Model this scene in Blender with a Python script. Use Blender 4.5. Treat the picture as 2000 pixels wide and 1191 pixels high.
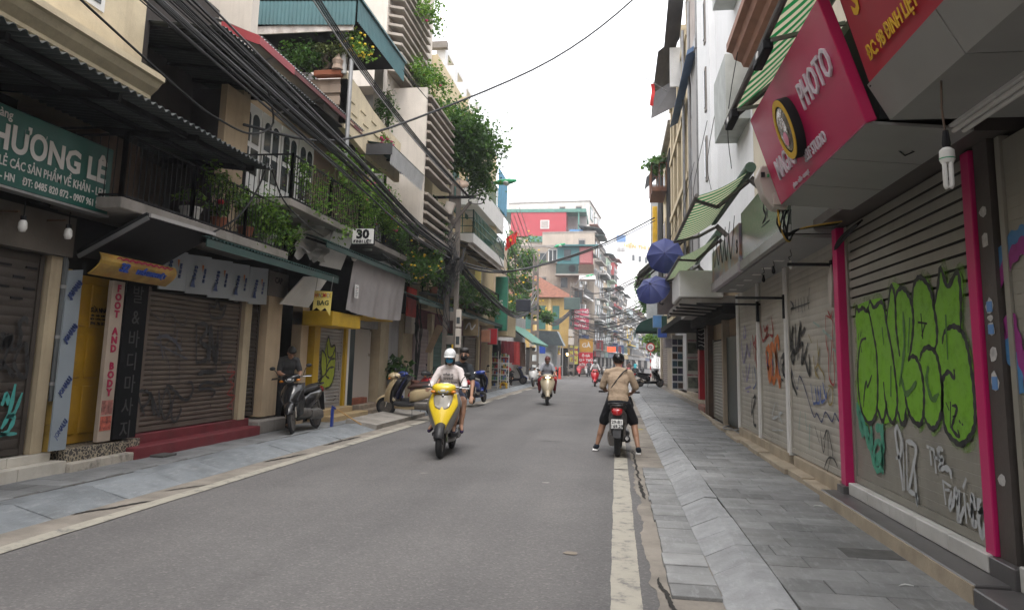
import bpy, bmesh, math, random
from mathutils import Vector, Matrix, noise as mnoise
R_ = random.Random(7)
for o in list(bpy.data.objects): bpy.data.objects.remove(o)
SC = bpy.context.scene
COL = SC.collection
# ---------------------------------------------------------------- camera
cam_d = bpy.data.cameras.new('camera'); cam = bpy.data.objects.new('camera', cam_d); COL.objects.link(cam)
cam_d.sensor_width = 36.0; cam_d.lens = 25.2; cam_d.shift_y = -0.04625
cam_d.clip_start = 0.05; cam_d.clip_end = 2000
cam.matrix_world = Matrix(((0.98940, -0.00221, 0.14520, 0), (0.14339, -0.14339, -0.97922, 0),
                           (0.02298, 0.98966, -0.14155, 1.55), (0, 0, 0, 1)))
SC.camera = cam
# ---------------------------------------------------------------- sky, sun, exposure
SUN_EL, SUN_AZ = math.radians(63), math.radians(166)
world = bpy.data.worlds.new('World'); SC.world = world; world.use_nodes = True
wn = world.node_tree.nodes; wl = world.node_tree.links; wn.clear()
wo = wn.new('ShaderNodeOutputWorld'); wb = wn.new('ShaderNodeBackground'); wb.inputs['Strength'].default_value = 0.15
sky = wn.new('ShaderNodeTexSky'); sky.sky_type = 'NISHITA'; sky.sun_disc = False
sky.sun_elevation = SUN_EL; sky.sun_rotation = SUN_AZ; sky.air_density = 1.0; sky.dust_density = 4.0; sky.ozone_density = 1.0
cloud = wn.new('ShaderNodeMix'); cloud.data_type = 'RGBA'; cloud.inputs[0].default_value = 0.86      # closed cloud deck
cloud.inputs[7].default_value = (10.2, 10.2, 10.4, 1)
wl.new(sky.outputs[0], cloud.inputs[6]); wl.new(cloud.outputs[2], wb.inputs['Color']); wl.new(wb.outputs[0], wo.inputs['Surface'])
sun_d = bpy.data.lights.new('sun', 'SUN'); sun_d.energy = 1.5; sun_d.angle = math.radians(24); sun_d.color = (1, .965, .92)
sun = bpy.data.objects.new('sun', sun_d); COL.objects.link(sun)
sun.rotation_euler = Vector((-math.sin(SUN_AZ) * math.cos(SUN_EL), -math.cos(SUN_AZ) * math.cos(SUN_EL), -math.sin(SUN_EL))).to_track_quat('-Z', 'Y').to_euler()
vs = SC.view_settings; vs.view_transform = 'Standard'; vs.look = 'None'; vs.exposure = 0.82; vs.gamma = 1.0; vs.use_curve_mapping = False
SC.cycles.max_bounces = 6; SC.cycles.diffuse_bounces = 4; SC.cycles.glossy_bounces = 2; SC.cycles.transmission_bounces = 3
SC.cycles.transparent_max_bounces = 6; SC.cycles.use_denoising = True; SC.cycles.caustics_reflective = False; SC.cycles.caustics_refractive = False

# ---------------------------------------------------------------- materials
MATS = {}
def M(name, col, rough=.8, var=.18, scale=3., bump=.15, bscale=40., metal=0., dirt=0., dirtcol=(.06, .05, .04), streak=0., rnd=0., spec=.4, emit=0., alpha=1., coord='pos', coat=0., scuff=0.):
    """procedural material: base colour, broad tone variation, stains, vertical streaks, per-piece tone, fine relief"""
    if name in MATS: return MATS[name]
    m = bpy.data.materials.new(name); m.use_nodes = True; MATS[name] = m
    nt = m.node_tree; N = nt.nodes; L = nt.links; b = N['Principled BSDF']
    b.inputs['Roughness'].default_value = rough; b.inputs['Metallic'].default_value = metal; b.inputs['Specular IOR Level'].default_value = spec
    if coat: b.inputs['Coat Weight'].default_value = coat; b.inputs['Coat Roughness'].default_value = .1
    if alpha < 1: b.inputs['Alpha'].default_value = alpha
    if coord == 'pos': P = N.new('ShaderNodeNewGeometry').outputs['Position']
    else: P = N.new('ShaderNodeTexCoord').outputs['Object']
    def noise(sc, det=4, vec=P, ro=.55):
        n = N.new('ShaderNodeTexNoise'); n.inputs['Scale'].default_value = sc; n.inputs['Detail'].default_value = det; n.inputs['Roughness'].default_value = ro
        L.new(vec, n.inputs['Vector']); return n.outputs[0]
    def rng(v, a, c, lo, hi):
        r = N.new('ShaderNodeMapRange'); r.inputs[1].default_value = a; r.inputs[2].default_value = c; r.inputs[3].default_value = lo; r.inputs[4].default_value = hi
        L.new(v, r.inputs[0]); return r.outputs[0]
    def mix(f, a, c, bt='MIX'):
        x = N.new('ShaderNodeMix'); x.data_type = 'RGBA'; x.blend_type = bt
        if hasattr(f, 'links'): L.new(f, x.inputs[0])
        else: x.inputs[0].default_value = f
        for s, i in ((a, 6), (c, 7)):
            if hasattr(s, 'links'): L.new(s, x.inputs[i])
            else: x.inputs[i].default_value = (*s, 1)
        return x.outputs[2]
    c = col
    if var:
        lo = tuple(max(0, k * (1 - var)) for k in col); hi = tuple(min(1, k * (1 + var * .7)) for k in col)
        c = mix(rng(noise(scale, 6), .3, .7, 0, 1), lo, hi)
    if rnd:
        oi = N.new('ShaderNodeObjectInfo').outputs['Random']
        v = rng(oi, 0, 1, 1 - rnd, 1 + rnd); h = N.new('ShaderNodeHueSaturation'); L.new(v, h.inputs['Value'])
        if hasattr(c, 'links'): L.new(c, h.inputs['Color'])
        else: h.inputs['Color'].default_value = (*c, 1)
        c = h.outputs[0]
    if dirt: c = mix(rng(noise(scale * .55 + .4, 8, ro=.7), .5, .72, 0, dirt), c, dirtcol)
    if streak:
        mp = N.new('ShaderNodeMapping'); mp.inputs['Scale'].default_value = (5, 5, .35); L.new(P, mp.inputs['Vector'])
        c = mix(rng(noise(1.6, 6, mp.outputs[0], .65), .5, .78, 0, streak), c, dirtcol)
    if scuff:
        mp2 = N.new('ShaderNodeMapping'); mp2.inputs['Scale'].default_value = (9, 2.2, 9); mp2.inputs['Rotation'].default_value = (0, 0, .5); L.new(P, mp2.inputs['Vector'])
        c = mix(rng(noise(2.2, 9, mp2.outputs[0], .75), .52, .74, 0, scuff), c, (.40, .41, .41))
    if hasattr(c, 'links'): L.new(c, b.inputs['Base Color'])
    else: b.inputs['Base Color'].default_value = (*c, 1)
    if bump:
        bn = N.new('ShaderNodeBump'); bn.inputs['Strength'].default_value = bump; bn.inputs['Distance'].default_value = .02
        L.new(noise(bscale, 3), bn.inputs['Height']); L.new(bn.outputs[0], b.inputs['Normal'])
    if emit:
        b.inputs['Emission Color'].default_value = (*col, 1); b.inputs['Emission Strength'].default_value = emit
    return m
def node_mat(name, fn):
    if name in MATS: return MATS[name]
    m = bpy.data.materials.new(name); m.use_nodes = True; MATS[name] = m
    fn(m.node_tree, m.node_tree.nodes, m.node_tree.links, m.node_tree.nodes['Principled BSDF']); return m
def paint(name, col, rough=.3): return M(name, col, rough, var=.06, scale=4, bump=0, spec=.5, coord='obj', coat=.3)
def leaf_mat(name, col):
    def f(nt, N, L, b):
        oi = N.new('ShaderNodeNewGeometry').outputs['Random Per Island']; h = N.new('ShaderNodeHueSaturation'); r = N.new('ShaderNodeMapRange'); r.inputs[3].default_value = .65; r.inputs[4].default_value = 1.4; L.new(oi, r.inputs[0]); L.new(r.outputs[0], h.inputs['Value']); h.inputs['Color'].default_value = (*col, 1)
        L.new(h.outputs[0], b.inputs['Base Color']); b.inputs['Roughness'].default_value = .5; b.inputs['Specular IOR Level'].default_value = .35
        t = N.new('ShaderNodeBsdfTranslucent'); t.inputs[0].default_value = (col[0] * 1.5, col[1] * 1.5, col[2] * .9, 1); m = N.new('ShaderNodeMixShader'); m.inputs[0].default_value = .38; L.new(b.outputs[0], m.inputs[1]); L.new(t.outputs[0], m.inputs[2]); L.new(m.outputs[0], N['Material Output'].inputs[0])
    return node_mat(name, f)
def plain(name, col, rough=.6, var=.1): return M(name, col, rough, var=var, scale=5, bump=.03)

# ---------------------------------------------------------------- mesh builder
class MB:
    def __init__(s): s.v = []; s.f = []; s.m = []; s.mi = 0
    def add(s, vs_, fs):
        k = len(s.v); s.v += [tuple(p) for p in vs_]; s.f += [tuple(i + k for i in f) for f in fs]; s.m += [s.mi] * len(fs); return s
    def box(s, x0, x1, y0, y1, z0, z1):
        return s.add([(x0,y0,z0),(x1,y0,z0),(x1,y1,z0),(x0,y1,z0),(x0,y0,z1),(x1,y0,z1),(x1,y1,z1),(x0,y1,z1)],
                     [(0,3,2,1),(4,5,6,7),(0,1,5,4),(1,2,6,5),(2,3,7,6),(3,0,4,7)])
    def obox(s, c, size, rot=None):
        h = [k / 2 for k in size]; rot = rot or Matrix.Identity(3)
        p = [Vector(c) + rot @ Vector((a * h[0], b * h[1], d * h[2])) for d in (-1, 1) for a, b in ((-1,-1),(1,-1),(1,1),(-1,1))]
        return s.add(p, [(0,3,2,1),(4,5,6,7),(0,1,5,4),(1,2,6,5),(2,3,7,6),(3,0,4,7)])
    def bar(s, a, b, w, h=None, up=(0, 0, 1)):
        a, b = Vector(a), Vector(b); h = h or w; d = (b - a); L = d.length
        if L < 1e-6: return s
        y = d / L; x = y.cross(Vector(up));
        if x.length < 1e-4: x = y.cross(Vector((1, 0, 0)))
        x.normalize(); z = x.cross(y); return s.obox((a + b) / 2, (w, L, h), Matrix((x, y, z)).transposed())
    def prism(s, poly, ex):
        n = len(poly); ex = Vector(ex); a = [Vector(p) for p in poly]; b = [p + ex for p in a]
        return s.add(a + b, [tuple(range(n))[::-1], tuple(range(n, 2 * n))] + [(i, (i + 1) % n, n + (i + 1) % n, n + i) for i in range(n)])
    def quad(s, *p): return s.add(p, [tuple(range(len(p)))])
    def tube(s, pts, r, n=6, cap=True):
        pts = [Vector(p) for p in pts]; k = len(pts); rs = r if isinstance(r, (list, tuple)) else [r] * k
        vs_ = []; fs = []; prev = None
        for i, p in enumerate(pts):
            d = (pts[min(i + 1, k - 1)] - pts[max(i - 1, 0)]).normalized()
            if prev is None:
                x = d.cross(Vector((0, 0, 1)));
                if x.length < .05: x = d.cross(Vector((1, 0, 0)))
            else: x = prev - d * prev.dot(d)
            x.normalize(); prev = x; y = d.cross(x)
            for j in range(n):
                t = 2 * math.pi * j / n; vs_.append(p + (x * math.cos(t) + y * math.sin(t)) * rs[i])
        for i in range(k - 1):
            for j in range(n): fs.append((i*n+j, i*n+(j+1)%n, (i+1)*n+(j+1)%n, (i+1)*n+j))
        if cap: fs += [tuple(range(n))[::-1], tuple(range((k-1)*n, k*n))]
        return s.add(vs_, fs)
    def lathe(s, prof, n=16, c=(0,0,0), axis='z', mat=None):
        vs_ = []; fs = []; c = Vector(c)
        for r, h in prof:
            for j in range(n):
                t = 2 * math.pi * j / n; a, b = r * math.cos(t), r * math.sin(t)
                p = Vector((a, b, h)) if axis == 'z' else Vector((h, a, b)) if axis == 'x' else Vector((b, h, a))
                vs_.append(c + (mat @ p if mat else p))
        k = len(prof)
        for i in range(k - 1):
            for j in range(n): fs.append((i*n+j, i*n+(j+1)%n, (i+1)*n+(j+1)%n, (i+1)*n+j))
        if prof[0][0] > 1e-4: fs.append(tuple(range(n))[::-1])
        if prof[-1][0] > 1e-4: fs.append(tuple(range((k-1)*n, k*n)))
        return s.add(vs_, fs)
    def torus(s, c, R, r, axis='x', n=24, m=8, sq=1.):
        vs_ = []; fs = []
        for i in range(n):
            t = 2 * math.pi * i / n
            for j in range(m):
                u = 2 * math.pi * j / m; rr = R + r * math.cos(u); h = r * sq * math.sin(u); a, b = rr * math.cos(t), rr * math.sin(t)
                p = (h, a, b) if axis == 'x' else (a, h, b) if axis == 'y' else (a, b, h)
                vs_.append((c[0] + p[0], c[1] + p[1], c[2] + p[2]))
        for i in range(n):
            for j in range(m): fs.append((i*m+j, ((i+1)%n)*m+j, ((i+1)%n)*m+(j+1)%m, i*m+(j+1)%m))
        return s.add(vs_, fs)
    def loft(s, secs, n=14, cap=True):
        """secs: (centre, axis_a, axis_b, exponent): superellipse rings"""
        vs_ = []; fs = []
        for c, a, b, e in secs:
            c, a, b = Vector(c), Vector(a), Vector(b)
            for j in range(n):
                t = 2 * math.pi * j / n; ct, st = math.cos(t), math.sin(t)
                vs_.append(c + a * math.copysign(abs(ct) ** (2 / e), ct) + b * math.copysign(abs(st) ** (2 / e), st))
        k = len(secs)
        for i in range(k - 1):
            for j in range(n): fs.append((i*n+j, i*n+(j+1)%n, (i+1)*n+(j+1)%n, (i+1)*n+j))
        if cap: fs += [tuple(range(n))[::-1], tuple(range((k-1)*n, k*n))]
        return s.add(vs_, fs)
    def grid(s, fn, nu, nv, th=0.):
        vs_ = [Vector(fn(i / nu, j / nv)) for j in range(nv + 1) for i in range(nu + 1)]; w = nu + 1
        fs = [(j*w+i, j*w+i+1, (j+1)*w+i+1, (j+1)*w+i) for j in range(nv) for i in range(nu)]
        if th:
            nrm = Vector((0,0,0)); a, b, c = vs_[0], vs_[nu], vs_[nv * w]; nrm = (b - a).cross(c - a).normalized() * th
            k = len(vs_); vs_ += [p - nrm for p in vs_]; fs += [tuple(i + k for i in f[::-1]) for f in fs]
            ring = [i for i in range(w)] + [j*w+nu for j in range(1, nv+1)] + [nv*w+i for i in range(nu-1, -1, -1)] + [j*w for j in range(nv-1, 0, -1)]
            fs += [(ring[q], ring[q] + k, ring[(q+1) % len(ring)] + k, ring[(q+1) % len(ring)]) for q in range(len(ring))]
        return s.add(vs_, fs)
    def ellip(s, c, r, n=12, m=8, rot=None):
        prof = [(math.sin(math.pi * i / m), -math.cos(math.pi * i / m)) for i in range(m + 1)]
        c = Vector(c); sub = MB().lathe([(max(a, 1e-5), b) for a, b in prof], n)
        rot = rot or Matrix.Identity(3)
        return s.add([c + rot @ Vector((p[0]*r[0], p[1]*r[1], p[2]*r[2])) for p in sub.v], sub.f)
    def mesh(s, name, mats, smooth=False, bevel=0., uv=False):
        me = bpy.data.meshes.new(name); me.from_pydata(s.v, [], s.f)
        for m in (mats if isinstance(mats, (list, tuple)) else [mats]): me.materials.append(m)
        if any(s.m): me.polygons.foreach_set('material_index', s.m)
        if bevel:
            bm = bmesh.new(); bm.from_mesh(me); bmesh.ops.bevel(bm, geom=bm.edges[:], offset=bevel, segments=1, affect='EDGES', clamp_overlap=True); bm.to_mesh(me); bm.free()
        if smooth:
            me.polygons.foreach_set('use_smooth', [True] * len(me.polygons))
            if smooth is not True: me.set_sharp_from_angle(angle=math.radians(smooth))
        me.update(); return me
    def build(s, name, mats, parent=None, smooth=False, bevel=0.): return link(name, s.mesh(name, mats, smooth, bevel), parent)
def link(name, me, parent=None, loc=None):
    o = bpy.data.objects.new(name, me); COL.objects.link(o)
    if loc is not None: o.location = loc
    if parent is not None:
        o.parent = parent; o.matrix_parent_inverse = LOC.get(parent.name, Matrix.Identity(4)).inverted()
    return o
LOC = {}
def thing(name, label, cat, loc=(0, 0, 0), group=None, kind=None):
    o = bpy.data.objects.new(name, None); COL.objects.link(o); o.location = loc; o.empty_display_size = .2
    LOC[o.name] = Matrix.Translation(Vector(loc)); return tag(o, label, cat, group, kind)
def tag(o, label=None, cat=None, group=None, kind=None):
    for k, v in (('label', label), ('category', cat), ('group', group), ('kind', kind)):
        if v: o[k] = v
    return o
def copy_tree(o, parent=None):
    c = o.copy(); COL.objects.link(c)
    if parent is not None: c.parent = parent
    for ch in list(o.children): copy_tree(ch, c)
    return c
def catmull(pts, k=6):
    pts = [Vector(p) for p in pts]
    if len(pts) < 3: return pts
    q = [pts[0]] + pts + [pts[-1]]; out = []
    for i in range(1, len(q) - 2):
        a, b, c, d = q[i-1], q[i], q[i+1], q[i+2]
        for j in range(k):
            t = j / k; out.append(.5 * ((2*b) + (c-a)*t + (2*a-5*b+4*c-d)*t*t + (3*b-a-3*c+d)*t**3))
    return out + [pts[-1]]
def ribbon(mb, pts, w, to3, k=5, taper=.5):
    """flat painted stroke: pts in 2D, to3 maps (u, v) to 3D"""
    p = catmull([(a, b, 0) for a, b in pts], k); n = len(p)
    if n < 2: return
    L = []; Rr = []
    for i in range(n):
        d = p[min(i+1, n-1)] - p[max(i-1, 0)]
        if d.length < 1e-6: d = Vector((1, 0, 0))
        d.normalize(); nn = Vector((-d.y, d.x, 0)); e = min(i, n - 1 - i) / max(1, n - 1) * 2
        ww = w / 2 * (taper + (1 - taper) * min(1, e * 3)) * (1 + .25 * math.sin(i * 1.7 + p[0].x * 9)); L.append(p[i] + nn * ww); Rr.append(p[i] - nn * ww)
    mb.add([to3(q.x, q.y) for q in L] + [to3(q.x, q.y) for q in Rr], [(i, i+1, n+i+1, n+i) for i in range(n - 1)])
FONT_TMP = {}
def text_mb(txt, size=1., ext=0., align='CENTER', sx=1., bold=0., spacing=1.):
    """text outlines as mesh data in the XY plane"""
    cu = bpy.data.curves.new('txt', 'FONT'); cu.body = txt; cu.size = size; cu.extrude = ext; cu.align_x = align; cu.align_y = 'CENTER'
    cu.resolution_u = 2; cu.offset = bold; cu.space_character = spacing
    ob = bpy.data.objects.new('txt', cu); me = ob.to_mesh()
    mb = MB(); mb.add([(v.co.x * sx, v.co.y, v.co.z) for v in me.vertices], [tuple(p.vertices) for p in me.polygons])
    ob.to_mesh_clear(); bpy.data.objects.remove(ob); bpy.data.curves.remove(cu); return mb
def lettering(name, txt, size, mat, parent, origin, right, up, ext=.002, sx=1., bold=0., spacing=1., align='CENTER', italic=0.):
    t = text_mb(txt, size, ext, align, sx, bold, spacing); r, u = Vector(right).normalized(), Vector(up).normalized(); n = r.cross(u)
    o = Vector(origin); t.v = [tuple(o + r * (p[0] + italic * p[1]) + u * p[1] + n * p[2]) for p in t.v]
    return t.build(name, mat, parent)
def corrugated(mb, o, along, down, L, W, pitch=.1, amp=.018, th=.006, nw=3):
    """wavy sheet: ridges run along 'down'"""
    o, a, d = Vector(o), Vector(along).normalized(), Vector(down).normalized(); n = a.cross(d).normalized(); nu = max(4, int(L / pitch * 6))
    mb.grid(lambda u, v: o + a * (u * L) + d * (v * W) + n * (amp * math.sin(u * L / pitch * 2 * math.pi)), nu, nw, th); return mb
def leaves(mb, n, fn, size, rng, droop=.3, mats=3):
    """n folded leaves; fn(rng) gives a centre point"""
    for _ in range(n):
        c = Vector(fn(rng)); s = size * rng.uniform(.6, 1.3); t = rng.uniform(0, 6.283); e = rng.uniform(-.9, .5) - droop
        d = Vector((math.cos(t) * math.cos(e), math.sin(t) * math.cos(e), math.sin(e))); w = d.cross(Vector((rng.uniform(-.6, .6), rng.uniform(-.6, .6), 1))).normalized() * s * .32
        k = d.cross(w).normalized() * s * .1; mb.mi = rng.randrange(mats)
        mb.add([c, c + d * s * .45 + w + k, c + d * s, c + d * s * .45 - w + k], [(0, 1, 2), (0, 2, 3)])
    mb.mi = 0
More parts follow.
